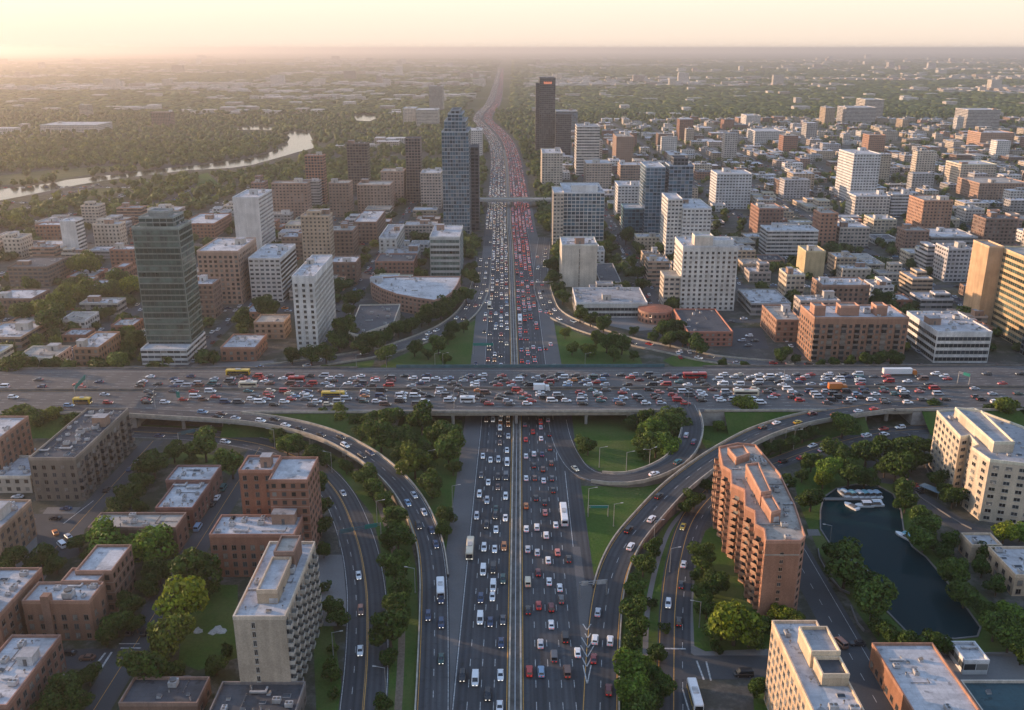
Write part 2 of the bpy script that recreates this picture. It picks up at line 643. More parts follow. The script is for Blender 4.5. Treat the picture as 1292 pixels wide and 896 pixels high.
def ground_material():
    m, nt, N, L, b = nmat("ground")
    pos = N.new("ShaderNodeNewGeometry").outputs["Position"]
    # settlement against woodland, larger with distance
    big = noise(nt, 0.0011, 4, 0.6, stretch=(0.55, 1.3, 1))
    mid = noise(nt, 0.012, 4, 0.65)
    fine = noise(nt, 0.11, 4, 0.7)
    grain = noise(nt, 0.9, 3, 0.7)
    town = mixc(nt, ramp(nt, mid, [(0.38, 0.0), (0.62, 1.0)]), (0.085, 0.082, 0.078), (0.055, 0.062, 0.032))
    town = mixc(nt, ramp(nt, fine, [(0.5, 0.0), (0.62, 0.7)]), town, (0.15, 0.14, 0.125))
    wood = mixc(nt, ramp(nt, fine, [(0.35, 0.0), (0.65, 1.0)]), (0.035, 0.048, 0.016), (0.07, 0.085, 0.03))
    far_town = mixc(nt, ramp(nt, mid, [(0.35, 0.0), (0.6, 1.0)]), (0.16, 0.145, 0.12), (0.06, 0.068, 0.03))
    sx = N.new("ShaderNodeSeparateXYZ")
    L.new(pos, sx.inputs[0])
    far = mathn(nt, 'MULTIPLY_ADD', sx.outputs[1], 1 / 900.0, -1.7)
    n = mathn(nt, 'MINIMUM', mathn(nt, 'MAXIMUM', far, 0.0), 1.0)
    wild = mixc(nt, ramp(nt, big, [(0.52, 0.0), (0.60, 1.0)]), wood, far_town)
    c = mixc(nt, n, town, wild)
    c = mixc(nt, 0.5, c, ramp(nt, grain, [(0.3, 0.6), (0.7, 1.35)]), 'MULTIPLY')
    L.new(c, b.inputs["Base Color"])
    b.inputs["Roughness"].default_value = 0.95
    b.inputs["Specular IOR Level"].default_value = 0.05
    return m


M['ground'] = ground_material()
GR = 34000.0
mb = MB()
mb.face([(-GR, -3000, 0), (GR, -3000, 0), (GR, GR, 0), (-GR, GR, 0)])
structure(mb.obj("ground", [M['ground']]))


def sheet(name, pts, mat, z, parent=None):
    pts = ccw([(p[0], p[1]) for p in pts])
    mb = MB()
    mb.face([(x, y, z) for x, y in pts])
    return structure(mb.obj(name, [mat], parent))


def sheet_px(name, px, mat, z):
    return sheet(name, [G(x, y, 0)[:2] for x, y in px], mat, z)


# ------------------------------------------------------------------ roads
def frames(P):
    T = np.gradient(P[:, :2], axis=0)
    T /= np.maximum(np.linalg.norm(T, axis=1, keepdims=True), 1e-6)
    Nn = np.stack([T[:, 1], -T[:, 0]], 1)      # to the right of travel
    S = np.concatenate([[0], np.cumsum(np.linalg.norm(np.diff(P[:, :2], axis=0), axis=1))])
    return T, Nn, S


class Road:
    def __init__(self, name, pts, wl, wr, mat, dz, step=4.0, keep=True):
        self.P = catmull(pts, step)
        self.wl, self.wr, self.dz = wl, wr, dz
        self.T, self.N, self.S = frames(self.P)
        mb = MB()
        for i in range(len(self.P) - 1):
            q = [self.off(i, -wl), self.off(i, wr), self.off(i + 1, wr), self.off(i + 1, -wl)]
            uv = [(-wl, self.S[i]), (wr, self.S[i]), (wr, self.S[i + 1]), (-wl, self.S[i + 1])]
            mb.face(q, 0, uv)
        self.o = structure(mb.obj(name, [mat]))
        if keep:
            KEEP.append((self.P[:, :2], max(wl, wr)))
        self.marks = MB()

    def off(self, i, o, up=0.0):
        return (self.P[i, 0] + self.N[i, 0] * o, self.P[i, 1] + self.N[i, 1] * o, self.P[i, 2] + self.dz + up)

    def line(self, o, w=0.18, m=0, dash=None, s0=0, s1=1e9):
        a, b = -w / 2, w / 2
        for i in range(len(self.P) - 1):
            s = self.S[i]
            if s < s0 or s > s1:
                continue
            if dash:
                # dashes cut at the true distance
                e = self.S[i + 1]
                per, ln = dash
                k0, k1 = int(s // per), int(e // per) + 1
                for k in range(k0, k1 + 1):
                    lo, hi = max(s, k * per), min(e, k * per + ln)
                    if hi - lo < 0.05:
                        continue
                    t0, t1 = (lo - s) / (e - s), (hi - s) / (e - s)
                    q = []
                    for t, oo in ((t0, o + a), (t0, o + b), (t1, o + b), (t1, o + a)):
                        p0, p1 = np.array(self.off(i, oo, .02)), np.array(self.off(i + 1, oo, .02))
                        q.append(tuple(p0 + (p1 - p0) * t))
                    self.marks.face(q, m)
            else:
                self.marks.face([self.off(i, o + a, .02), self.off(i, o + b, .02), self.off(i + 1, o + b, .02), self.off(i + 1, o + a, .02)], m)

    def done(self):
        if self.marks.f:
            o = structure(self.marks.obj("lane_markings", [M['white_line'], M['yellow_line']], self.o))
        return self

    def wall(self, name, o, w, z0, z1, mat, s0=-1, s1=1e9, ground=False, parent=None, skip=None):
        """a barrier along the road at offset o; ground=True takes it down to the ground"""
        mb = MB()
        for i in range(len(self.P) - 1):
            if self.S[i] < s0 or self.S[i] > s1:
                continue
            if skip and skip(*self.off(i, o)[:2]):
                continue
            A = [self.off(i, o - w / 2), self.off(i, o + w / 2)]
            B = [self.off(i + 1, o - w / 2), self.off(i + 1, o + w / 2)]

            def lv(p, z):
                return (p[0], p[1], (0.0 if (ground and z == z0) else p[2] + z))
            for (p, q) in ((A[0], B[0]), (B[1], A[1])):
                mb.face([lv(q, z0), lv(p, z0), lv(p, z1), lv(q, z1)], 0)
            mb.face([lv(A[0], z1), lv(A[1], z1), lv(B[1], z1), lv(B[0], z1)], 0)
        return mb.obj(name, [mat], parent)

    def near(self, x, y):
        d = (self.P[:, 0] - x) ** 2 + (self.P[:, 1] - y) ** 2
        i = int(np.argmin(d))
        return i, math.sqrt(d[i])

    def pose(self, px, py):
        """pixel -> (position on the road's surface, heading, index)"""
        z = 0.0
        for _ in range(5):
            x, y, _z = G(px, py, z + 0.7)
            i, d = self.near(x, y)
            z = self.P[i, 2] + self.dz
        j = min(i + 1, len(self.P) - 1)
        k = max(i - 1, 0)
        slope = math.atan2(self.P[j, 2] - self.P[k, 2], max(1e-3, np.linalg.norm(self.P[j, :2] - self.P[k, :2])))
        return (x, y, z + .01), math.atan2(self.T[i, 1], self.T[i, 0]) - math.pi / 2, i, slope


def pxs(lst):
    return [G(a[0], a[1], a[2] if len(a) > 2 else 0.0) for a in lst]


# the freeway, heading away from the camera: centre line is the median
FW = [(0.2, 90, 0), (0.6, 200, 0), (1.5, 330, 0), (2.0, 400, 0), (1.2, 480, 0), (0.0, 640, 0), (-1.5, 800, 0)]
FW += [G(642, 285), G(641, 251), G(638, 201), G(630.5, 176), G(617, 160), G(609, 151), G(612, 142), G(621, 132), G(626, 118), G(628.5, 105), G(631, 92), G(632, 86)]
far0 = 6
freeway = Road("freeway", FW, 24.0, 26.0, M['freeway'], 0.05, step=8)
s_near = 760.0
for o in (-2.0, 2.4):
    freeway.line(o, 0.28, 1, s1=1600)
for k in range(1, 4):
    freeway.line(-2.0 - 3.5 * k, 0.2, 0, (9.0, 3.2), s1=s_near)
    freeway.line(2.4 + 3.5 * k, 0.2, 0, (9.0, 3.2), s1=s_near)
freeway.line(2.4 + 14.0, 0.2, 0, (9.0, 3.2), s1=300)
freeway.line(-16.2, 0.26, 0, s1=1600)
freeway.line(20.2, 0.26, 0, s1=245)
freeway.line(17.3, 0.26, 0, s0=260, s1=1600)
freeway.done()
# pale shoulders
for a, b, s0, s1, nm in ((-24.0, -16.6, 0, 700, "shoulder"), (17.8, 26.0, 330, 900, "shoulder")):
    mb = MB()
    for i in range(len(freeway.P) - 1):
        if s0 <= freeway.S[i] <= s1:
            mb.face([freeway.off(i, a, .012), freeway.off(i, b, .012), freeway.off(i + 1, b, .012), freeway.off(i + 1, a, .012)])
    structure(mb.obj("road_shoulder", [M['shoulder']]))
# the median: two low barriers with a dark channel between them
med = tag(empty("median_barrier", (0, 0, 0)), "twin pale concrete median barrier running up the middle of the freeway", "barrier")
freeway.wall("barrier_wall", -1.35, 0.5, 0, 0.95, M['barrier'], s1=1500, parent=med)
freeway.wall("barrier_wall", 1.75, 0.5, 0, 0.95, M['barrier'], s1=1500, parent=med)
freeway.wall("median_strip", 0.2, 2.5, 0, 0.12, M['darkcon'], s1=1500, parent=med)
freeway.wall("guard_rail", 0.2, 0.25, 0.12, 0.8, M['metal'], s1=1500, parent=med)

# ---- the cross expressway on its deck
DZ = 7.0
dA, dB = Vector(G(0, 493, DZ)), Vector(G(1292, 488.5, DZ))
dO = Vector(G(646, 490.7, DZ))
dE = (dB - dA).normalized()
dpts = [tuple(dO + dE * s) for s in np.linspace(-620, 620, 32)]
deck = Road("expressway", dpts, 32.0, 31.0, M['deck'], 0.03, step=20)
for sgn, lanes in ((-1, 6), (1, 6)):
    base = 1.6
    for k in range(1, lanes + 1):
        deck.line(sgn * (base + 3.6 * k), 0.2, 0, (9, 3))
    deck.line(sgn * base, 0.25, 1)
    deck.line(sgn * (base + 3.6 * 7), 0.25, 0)
deck.done()
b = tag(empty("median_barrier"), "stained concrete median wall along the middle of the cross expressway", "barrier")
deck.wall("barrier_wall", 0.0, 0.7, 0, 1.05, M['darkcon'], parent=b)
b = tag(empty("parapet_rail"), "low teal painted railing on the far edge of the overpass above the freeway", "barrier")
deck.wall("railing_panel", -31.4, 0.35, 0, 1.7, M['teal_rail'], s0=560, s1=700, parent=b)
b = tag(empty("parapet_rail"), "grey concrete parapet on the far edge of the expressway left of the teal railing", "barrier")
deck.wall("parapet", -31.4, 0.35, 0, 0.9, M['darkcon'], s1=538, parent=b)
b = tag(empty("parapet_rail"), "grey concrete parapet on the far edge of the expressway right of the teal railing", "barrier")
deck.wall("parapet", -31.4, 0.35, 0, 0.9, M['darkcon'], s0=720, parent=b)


def deck_xy(s, o):
    """point s metres right of the crossing and o metres towards the camera"""
    n = Vector((dE.y, -dE.x, 0))
    p = dO + dE * s + n * o
    return p


def deck_fill(name, s0, s1, o0=-31.5, o1=30.6, z0=-0.3, z1=DZ - 0.05, mat=None, slope=0.0):
    c = [deck_xy(s0, o1), deck_xy(s1, o1), deck_xy(s1, o0), deck_xy(s0, o0)]
    mb = MB()
    top = [(p.x, p.y, z1) for p in c]
    bot = [(p.x, p.y, z0) for p in c]
    for i in range(4):
        j = (i + 1) % 4
        mb.face([bot[i], bot[j], top[j], top[i]])
    mb.face(top)
    return structure(mb.obj(name, [mat or M['darkcon']]))


# solid fill left and right, open over the freeway and over two underpasses
X_L, X_R = -53.0, 54.0
uL0, uL1 = -172.0, -133.0
uR0, uR1 = 163.0, 184.0
for a, c in ((-640, uL0), (uL1, X_L), (X_R, uR0), (uR1, 640)):
    deck_fill("expressway_embankment", a, c, mat=M['concrete'])
for a, c, lab in ((X_L, X_R, "long concrete overpass span carrying the cross expressway over the freeway"),
                  (uL0, uL1, "short concrete bridge span of the expressway over the left surface road"),
                  (uR0, uR1, "short concrete bridge span of the expressway over the right surface road")):
    br = tag(empty("overpass_bridge"), lab, "bridge")
    mb = MB()
    c4 = [deck_xy(a, 30.55), deck_xy(c, 30.55), deck_xy(c, -31.5), deck_xy(a, -31.5)]
    for z0, z1, g in ((DZ - 0.75, DZ - 0.04, 0.0), (DZ - 1.9, DZ - 0.75, 0.9)):
        n = Vector((dE.y, -dE.x, 0))
        q = [c4[0] - n * g, c4[1] - n * g, c4[2] + n * g, c4[3] + n * g]
        for i in range(4):
            j = (i + 1) % 4
            mb.face([(q[i].x, q[i].y, z0), (q[j].x, q[j].y, z0), (q[j].x, q[j].y, z1), (q[i].x, q[i].y, z1)])
        mb.face([(p.x, p.y, z0) for p in reversed(q)])
    mb.obj("deck_girder", [M['barrier']], br)
    if c - a > 60:
        for s in (-27.5, 0.2 + 1.5, 34.0):
            for o in (27.5, 12, -4, -20):
                p = deck_xy(s, o)
                mb = MB()
                mb.tube((p.x, p.y, 0), (p.x, p.y, DZ - 2.9), 0.75, 0.75, 12)
                mb.obj("pier", [M['concrete']], br)
            mb = MB()
            A, B = deck_xy(s, 29.0), deck_xy(s, -29.5)
            mb.bar((A.x, A.y, DZ - 2.45), (B.x, B.y, DZ - 2.45), 1.5, 1.1)
            mb.obj("pier_cap", [M['concrete']], br)

# ---- ramps that climb to the deck
def on_deck(x, y):
    q = Vector((x, y, DZ)) - dO
    n = Vector((dE.y, -dE.x, 0))
    return abs(q.dot(n)) < 30.9


def elevated(name, label, pts, w, lift=0.05, s_pier=18, open_l=False, open_r=False):
    r = Road(name, pts, w, w, M['road'], lift, step=4)
    br = tag(empty("ramp_structure"), label, "ramp")
    def sk(opened):
        return lambda x, y: on_deck(x, y) or (opened and r.P[r.near(x, y)[0], 2] < 0.32)
    r.wall("parapet", -w - 0.1, 0.4, -0.5, 0.95, M['barrier'], parent=br, skip=sk(open_l))
    r.wall("parapet", w + 0.1, 0.4, -0.5, 0.95, M['barrier'], parent=br, skip=sk(open_r))
    low, high = MB(), MB()
    nxt = 0.0
    for i in range(len(r.P) - 1):
        z = r.P[i, 2]
        a0, a1 = r.off(i, -w), r.off(i, w)
        b0, b1 = r.off(i + 1, -w), r.off(i + 1, w)
        if z < 4.4:
            t = low
            zb = [-0.2] * 4
        else:
            t = high
            zb = [a0[2] - 1.4, a1[2] - 1.4, b0[2] - 1.4, b1[2] - 1.4]
        t.face([(b0[0], b0[1], zb[2]), (a0[0], a0[1], zb[0]), (a0[0], a0[1], a0[2] - .04), (b0[0], b0[1], b0[2] - .04)])
        t.face([(a1[0], a1[1], zb[1]), (b1[0], b1[1], zb[3]), (b1[0], b1[1], b1[2] - .04), (a1[0], a1[1], a1[2] - .04)])
        if t is high:
            t.face([(a0[0], a0[1], zb[0]), (b0[0], b0[1], zb[2]), (b1[0], b1[1], zb[3]), (a1[0], a1[1], zb[1])])
            if r.S[i] >= nxt:
                nxt = r.S[i] + s_pier
                mb = MB()
                p = r.off(i, 0)
                mb.tube((p[0], p[1], 0), (p[0], p[1], zb[0]), 0.9, 0.9, 10)
                mb.obj("pier", [M['concrete']], br)
    if low.f:
        low.obj("retaining_wall", [M['darkcon']], br)
    if high.f:
        high.obj("deck_girder", [M['concrete']], br)
    return r


RL = elevated("ramp_road", "curving two lane ramp sweeping down from the expressway to the freeway on the left",
              pxs([(60, 514.5, 7), (130, 517, 7), (200, 521, 7), (320, 529, 7), (400, 545, 6.6), (454, 570, 5.6), (494, 601, 4.2), (521, 635, 2.8),
                   (540, 679, 1.3), (547, 720, .35), (548.5, 770, .02), (547.5, 844, .02), (546, 900, .02), (544.5, 960, .02)]), 4.5, lift=0.09, open_l=True)
RL.line(-4.0, 0.2, 0); RL.line(4.0, 0.22, 1); RL.line(0, 0.18, 0, (9, 3)); RL.done()
RR = elevated("ramp_road", "long straight ramp climbing from the freeway to the expressway on the right",
              pxs([(755.5, 960, .02), (757, 896, .02), (761, 800, .02), (770, 735, .5), (788, 690, 1.8), (815, 655, 3.4), (850, 618, 5), (885, 590, 6.2), (920, 567, 7),
                   (960, 546, 7), (1010, 530, 7), (1060, 521, 7), (1120, 513, 7), (1190, 508, 7)]), 4.9, lift=0.10, open_l=True)
RR.line(-4.4, 0.22, 1); RR.line(4.4, 0.22, 1); RR.line(0, 0.18, 0, (9, 3)); RR.done()
RO = elevated("ramp_road", "tight loop ramp curling round the grass island right of the freeway",
              pxs([(703, 530, .02), (708, 552, .02), (717, 573, .02), (731, 592, .1), (753, 602.5, .5), (790, 604.5, 1.5), (822, 597, 2.8), (850, 583, 4.2), (866, 565, 5.5), (873, 545, 6.5),
                   (872, 528, 7), (865, 511, 7)]), 4.6, lift=0.12, open_l=True, open_r=True)
RO.line(-4.2, 0.2, 0); RO.line(4.2, 0.2, 0); RO.done()

def on_ramp(x, y):
    for r in (RL, RR, RO):
        i, d = r.near(x, y)
        if d < r.wl + .3 and r.P[i, 2] > 5.5:
            return True
    return False


fine = Road.__new__(Road)
fine.P = np.array([tuple(dO + dE * v) for v in np.arange(-600, 601, 4.0)])
fine.dz = 0.03
fine.T, fine.N, fine.S = frames(fine.P)
b = tag(empty("parapet_rail"), "pale concrete parapet along the near edge of the overpass", "barrier")
fine.wall("parapet", 30.4, 0.4, 0, 1.0, M['barrier'], parent=b, skip=on_ramp)

# grass banks up to the expressway
for a, c in ((-131, -62), (97, 161), (188, 420), (-420, -176)):
    mb = MB()
    for k in range(24):
        s0_, s1_ = a + (c - a) * k / 24, a + (c - a) * (k + 1) / 24
        p = [deck_xy(s0_, 30.65), deck_xy(s1_, 30.65), deck_xy(s1_, 36), deck_xy(s0_, 36), deck_xy(s1_, 42), deck_xy(s0_, 42)]
        mb.face([(p[3].x, p[3].y, 3.4), (p[2].x, p[2].y, 3.4), (p[1].x, p[1].y, 6.9), (p[0].x, p[0].y, 6.9)])
        mb.face([(p[5].x, p[5].y, .0), (p[4].x, p[4].y, .0), (p[2].x, p[2].y, 3.4), (p[3].x, p[3].y, 3.4)])
    structure(mb.obj("grass_bank", [M['grass']]))

# ---- roads on the ground
UL = Road("slip_road", pxs([(611, 325), (606, 362), (593, 390), (569, 411), (540, 425), (507, 437), (470, 447), (427, 454), (374, 462), (300, 468), (150, 471)]), 6.5, 6.5, M['deck'], 0.07)
UL.line(-6, .2, 0); UL.line(6, .2, 0); UL.line(0, .2, 0, (9, 3)); UL.done()
UR = Road("slip_road", pxs([(687, 300), (682, 347), (688, 379), (699, 396), (728, 411), (760, 422), (801, 433), (849, 443), (894, 453), (961, 460), (1040, 463), (1292, 465)]), 6.0, 6.0, M['deck'], 0.07)
UR.line(-5.5, .2, 0); UR.line(5.5, .2, 0); UR.line(0, .2, 0, (9, 3)); UR.done()
b = tag(empty("parapet_rail"), "low pale concrete walls lining the left slip road beyond the overpass", "barrier")
UL.wall("barrier_wall", -6.9, .4, 0, 1.0, M['barrier'], s0=60, s1=330, parent=b)
UL.wall("barrier_wall", 6.9, .4, 0, 1.0, M['barrier'], s0=60, s1=330, parent=b)
b = tag(empty("parapet_rail"), "low pale concrete walls lining the right slip road beyond the overpass", "barrier")
UR.wall("barrier_wall", -6.4, .4, 0, 1.0, M['barrier'], s0=150, s1=430, parent=b)
UR.wall("barrier_wall", 6.4, .4, 0, 1.0, M['barrier'], s0=260, s1=430, parent=b)
LR = Road("surface_road", pxs([(-40, 538), (100, 541), (174, 545), (250, 549), (320, 559), (360, 571), (395, 590), (427, 625), (450, 680), (461, 735), (463.5, 790), (462, 844), (458, 896), (454, 960)]), 6.4, 6.4, M['road'], 0.05)
LR.line(-0.2, .22, 1); LR.line(0.2, .12, 1); LR.line(3.3, .18, 0, (9, 3)); LR.line(-3.4, .2, 0, s0=330); LR.line(-6, .2, 0); LR.line(6, .2, 0); LR.done()
RS = Road("surface_road", pxs([(849, 960), (850, 890), (850.5, 818), (852, 765), (859, 705), (875, 655), (905, 620), (940, 599), (985, 582), (1030, 566), (1090, 550), (1130, 544), (1200, 540), (1330, 538)]), 4.8, 4.8, M['road'], 0.05)
RS.line(0.0, .22, 1); RS.line(-4.2, .2, 1); RS.line(2.4, .18, 0, (9, 3)); RS.done()
CX = Road("cross_street", [G(836, 842), G(900, 842), G(985, 842)], 5.2, 5.2, M['street'], 0.06)
CX.done()
STREETS = []


def street(x0, y0, x1, y1, w=4.5, mark=True):
    n = max(2, int(math.hypot(x1 - x0, y1 - y0) / 40))
    pts = [(x0 + (x1 - x0) * k / n, y0 + (y1 - y0) * k / n, 0) for k in range(n + 1)]
    horiz = abs(x1 - x0) > abs(y1 - y0)
    s = Road("street", pts, w, w, M['street'], 0.03 if horiz else 0.036, step=40)
    # pavements with kerbs either side
    if mark:
        s.line(0, .16, 1, (9, 3) if horiz else None)
    s.done()
    STREETS.append(s)
    return s


B1 = street(-110, 150, -110, 365)
A1 = street(-159, 240, -159, 372)
E1 = street(-330, G(0, 831)[1], -114.6, G(0, 831)[1])
E2 = street(-260, G(0, 655)[1], -163.6, G(0, 655)[1], 4.0)
C1 = street(98, 120, 98, 328, 5.2, False)
C1.line(-1.0, .16, 0, (9, 3)); C1.line(3.6, .16, 0); C1.done()
NS_R, NS_L = [98, 166, 236, 306, 376, 446, 516, 590, 670, 750, 840, 930, 1020, 1120], [-110, -180, -250, -320, -390, -460, -530]
y_r0, y_l0 = 486.0, 470.0
for x in NS_R:
    street(x, max(y_r0, x * 1.25), x, 2200, 4.5, False)
for x in NS_L:
    street(x, max(y_l0, -x * 1.3), x, 1180, 4.5, False)
EW_R = [560, 650, 745, 840, 940, 1045, 1160, 1280, 1410, 1560, 1730, 1920, 2120]
EW_L = [585, 690, 800, 910, 1030, 1150]
for y in EW_R:
    street(60 if y > 560 else 102.5, y, y * .85, y, 4.2, False)
for y in EW_L:
    street(-y * .75, y, -60 if y > 600 else -105.5, y, 4.2, False)
# far bridge over the freeway
fb = tag(empty("road_bridge"), "distant grey road bridge crossing the freeway between the towers", "bridge")
yb = G(640, 262)[1]
z_b = 8.0
mb = MB(); mb.box(-52, 66, yb, yb + 16, z_b - 1.6, z_b, 0, bottom=True); mb.obj("deck_girder", [M['concrete']], fb)
for yy in (yb + .3, yb + 15.3):
    mb = MB(); mb.box(-52, 66, yy, yy + .4, z_b, z_b + 1.1); mb.obj("parapet", [M['barrier']], fb)
for xx in (-32, 0, 34):
    mb = MB(); mb.box(xx - .9, xx + .9, yb + 1.5, yb + 14.5, 0, z_b - 1.62); mb.obj("pier", [M['darkcon']], fb)

# ---- lawns, islands, paved yards
LAWN = 0.022
sheet_px("lawn", [(602.5, 402), (596, 468), (486, 469), (480, 462), (494, 454), (547, 430), (580, 415)], M['grass'], LAWN)
sheet_px("lawn", [(347, 477), (400, 465), (473, 454), (470, 462), (448, 470)], M['grass'], LAWN)
sheet_px("lawn", [(697, 408), (708, 467), (814, 469), (808, 452), (790, 440), (747, 427)], M['grass'], LAWN)
sheet_px("lawn", [(836, 455), (870, 472), (980, 473), (985, 464), (930, 462), (849, 449)], M['grass'], LAWN)
sheet_px("lawn", [(330, 516), (505, 522), (583, 530), (584, 554), (579, 640), (577, 670), (571, 742), (560, 735), (540, 650), (500, 595), (430, 545)], M['grass'], LAWN)
sheet_px("lawn", [(722, 524), (726, 568), (734, 582), (755, 594), (800, 596), (835, 583), (857, 565), (866, 540), (858, 522)], M['grass'], LAWN)
sheet_px("lawn", [(731, 613), (735, 736), (745, 736), (762, 700), (790, 664), (850, 606), (800, 614)], M['grass'], LAWN)
sheet_px("lawn", [(882, 522), (884, 555), (891, 566), (960, 543), (1050, 520), (900, 516)], M['grass'], LAWN)
# strip between the left ramp and the surface road, with its earth path
sheet_px("lawn", [(180, 536), (320, 540), (400, 560), (450, 592), (490, 625), (515, 665), (526, 720), (529, 800), (524, 896), (518, 960), (484, 960), (488, 896), (490, 790), (486, 720), (470, 650), (430, 598), (380, 565), (300, 549), (180, 541)], M['grass'], LAWN)
pth = Road("earth_path", pxs([(448, 592), (470, 620), (484, 652), (498, 700), (506, 750), (507, 800), (505, 850), (502, 900), (500, 950)]), 1.0, 1.0, plain("earth", (0.17, 0.13, 0.095), .95, vary=.3), 0.034, keep=False)
# strip between the right ramp and the right surface road, with its path
sheet_px("lawn", [(776, 960), (780, 896), (785, 790), (793, 730), (812, 700), (845, 655), (890, 618), (950, 585), (1000, 562), (1060, 545), (1060, 552), (1000, 568), (940, 590), (890, 620), (862, 660), (845, 705), (836, 765), (833, 850), (835, 960)], M['grass'], LAWN)
pth2 = Road("earth_path", pxs([(812, 885), (814, 830), (816, 780), (822, 740), (834, 695), (850, 660), (880, 630)]), 0.8, 0.8, M['pave'], 0.034, keep=False)
# around the brown slab and the park
sheet_px("lawn", [(866, 822), (868, 765), (874, 712), (890, 670), (930, 640), (1005, 735), (1005, 790), (975, 824), (890, 824)], M['grass'], LAWN)
sheet_px("lawn", [(1000, 602), (1045, 575), (1080, 565), (1130, 590), (1150, 640), (1180, 700), (1250, 760), (1292, 800), (1292, 830), (1190, 826), (1110, 812), (1080, 770), (1060, 740), (1030, 690), (1010, 640)], M['grass'], LAWN)
sheet_px("lawn", [(950, 862), (1000, 855), (1000, 900), (952, 920)], M['grass'], LAWN)
sheet_px("lawn", [(265, 738), (300, 738), (300, 830), (250, 846), (225, 836), (230, 790)], M['grass'], LAWN)
sheet_px("lawn", [(205, 585), (235, 568), (300, 580), (290, 600), (275, 590)], M['grass'], LAWN)
sheet_px("lawn", [(400, 700), (412, 700), (420, 790), (432, 870), (428, 920), (400, 920), (395, 800)], M['grass'], LAWN)
# left-lower blocks
sheet_px("pavement", [(60, 640), (108, 640), (40, 760), (-30, 760)], M['pave'], LAWN)
sheet_px("car_park", [(45, 660), (112, 645), (100, 700), (50, 720)], M['street'], LAWN + .004)
sheet_px("forecourt", [(396, 700), (432, 700), (440, 790), (408, 790), (404, 740)], M['pave'], LAWN + .004)
sheet_px("pavement", [(868, 712), (878, 712), (874, 765), (876, 815), (890, 822), (985, 818), (985, 828), (880, 830), (866, 820)], M['pave'], LAWN + .006)
sheet_px("driveway", [(1120, 546), (1172, 548), (1165, 580), (1146, 598), (1165, 622), (1215, 655), (1292, 690), (1292, 715), (1240, 690), (1160, 640), (1125, 600), (1096, 590), (1085, 560)], M['street'], LAWN + .004)
sheet_px("car_park", [(1095, 584), (1120, 580), (1130, 612), (1105, 608), (1090, 595)], M['street'], LAWN + .005)
sheet_px("car_park", [(922, 414), (962, 414), (970, 440), (922, 440)], M['street'], LAWN + .004)
sheet_px("car_park", [(505, 394), (545, 388), (560, 402), (520, 412)], M['street'], LAWN + .004)
sheet_px("car_park", [(150, 463), (345, 455), (350, 468), (140, 470)], M['pave'], LAWN + .003)
sheet_px("forecourt", [(755, 392), (830, 392), (850, 414), (800, 418), (765, 410)], M['pave'], LAWN + .004)
sheet_px("forecourt", [(1180, 824), (1292, 822), (1310, 930), (1200, 910)], M['pave'], LAWN + .004)
sheet_px("plaza", [(1018, 668), (1032, 668), (1036, 676), (1020, 676)], M['pave'], LAWN + .02)


# ---- water
def watermat(name, rgb, rough, bump, scale, spec=0.5):
    m, nt, N, L, b = nmat(name)
    b.inputs["Base Color"].default_value = (*rgb, 1)
    b.inputs["Roughness"].default_value = rough
    b.inputs["Specular IOR Level"].default_value = spec
    b.inputs["IOR"].default_value = 1.33
    bp = N.new("ShaderNodeBump")
    bp.inputs["Strength"].default_value = bump
    bp.inputs["Distance"].default_value = 0.3
    L.new(noise(nt, scale, 3, 0.6), bp.inputs["Height"])
    L.new(bp.outputs[0], b.inputs["Normal"])
    return m


POND = [(1036, 645), (1040, 628), (1056, 617), (1080, 612), (1108, 614), (1126, 624), (1136, 645), (1139, 668), (1150, 690), (1168, 704), (1200, 742), (1236, 792), (1232, 803), (1205, 806), (1150, 803), (1120, 772), (1095, 720), (1066, 702), (1050, 690), (1036, 668)]
pond_w = [G(a, c)[:2] for a, c in POND]
sheet("pond", pond_w, watermat("pond_water", (0.003, 0.024, 0.030), 0.10, 0.12, 0.5, 0.04), 0.05)
mb = MB()
pw = ccw(pond_w)
po = inset(pw, -0.5)
for i in range(len(pw)):
    j = (i + 1) % len(pw)
    a, b_, c, d = pw[i], pw[j], po[j], po[i]
    mb.face([(*a, .35), (*d, .35), (*c, .35), (*b_, .35)][::-1])
    mb.face([(*a, .04), (*b_, .04), (*b_, .35), (*a, .35)][::-1])
    mb.face([(*d, .0), (*c, .0), (*c, .35), (*d, .35)])
tag(mb.obj("pond_edging", [M['pave']]), "low pale stone edging round the dark pond in the park", "kerb")
KEEP.append((np.array(pond_w), 2.0))

RIVER = [(-60, 246), (0, 239), (67, 231), (84, 227), (167, 218), (201, 213), (260, 207), (290, 203), (318, 199), (345, 191), (361, 182), (366, 174), (360, 168), (380, 165),
         (390, 168), (397, 182), (395, 187), (375, 192), (348, 200), (318, 208), (290, 212), (270, 213), (235, 215), (187, 221), (144, 226), (100, 233), (67, 240), (0, 253), (-60, 262)]
river_w = [G(a, c)[:2] for a, c in RIVER]
wm = watermat("river_water", (0.03, 0.035, 0.03), 0.12, 0.25, 0.08)
sheet("river", river_w, wm, 0.05)
RIV2 = [(297, 161.5), (320, 159.5), (345, 160.5), (344, 164), (318, 163.5), (298, 164)]
sheet_px("river_reach", RIV2, wm, 0.05)
LAKE = [(447, 147), (458, 143.5), (472, 145), (476, 149), (466, 153), (450, 152)]
sheet_px("lake", LAKE, wm, 0.05)
sheet_px("meadow", [(-20, 236), (60, 228), (150, 215), (170, 211), (150, 209), (60, 215), (-20, 224)], M['meadow'], 0.03)
sheet_px("meadow", [(95, 252), (130, 246), (170, 240), (150, 236), (110, 240), (70, 248)], M['meadow'], 0.03)
sheet_px("meadow", [(246, 222), (262, 218), (280, 236), (250, 240)], M['grass'], 0.03)
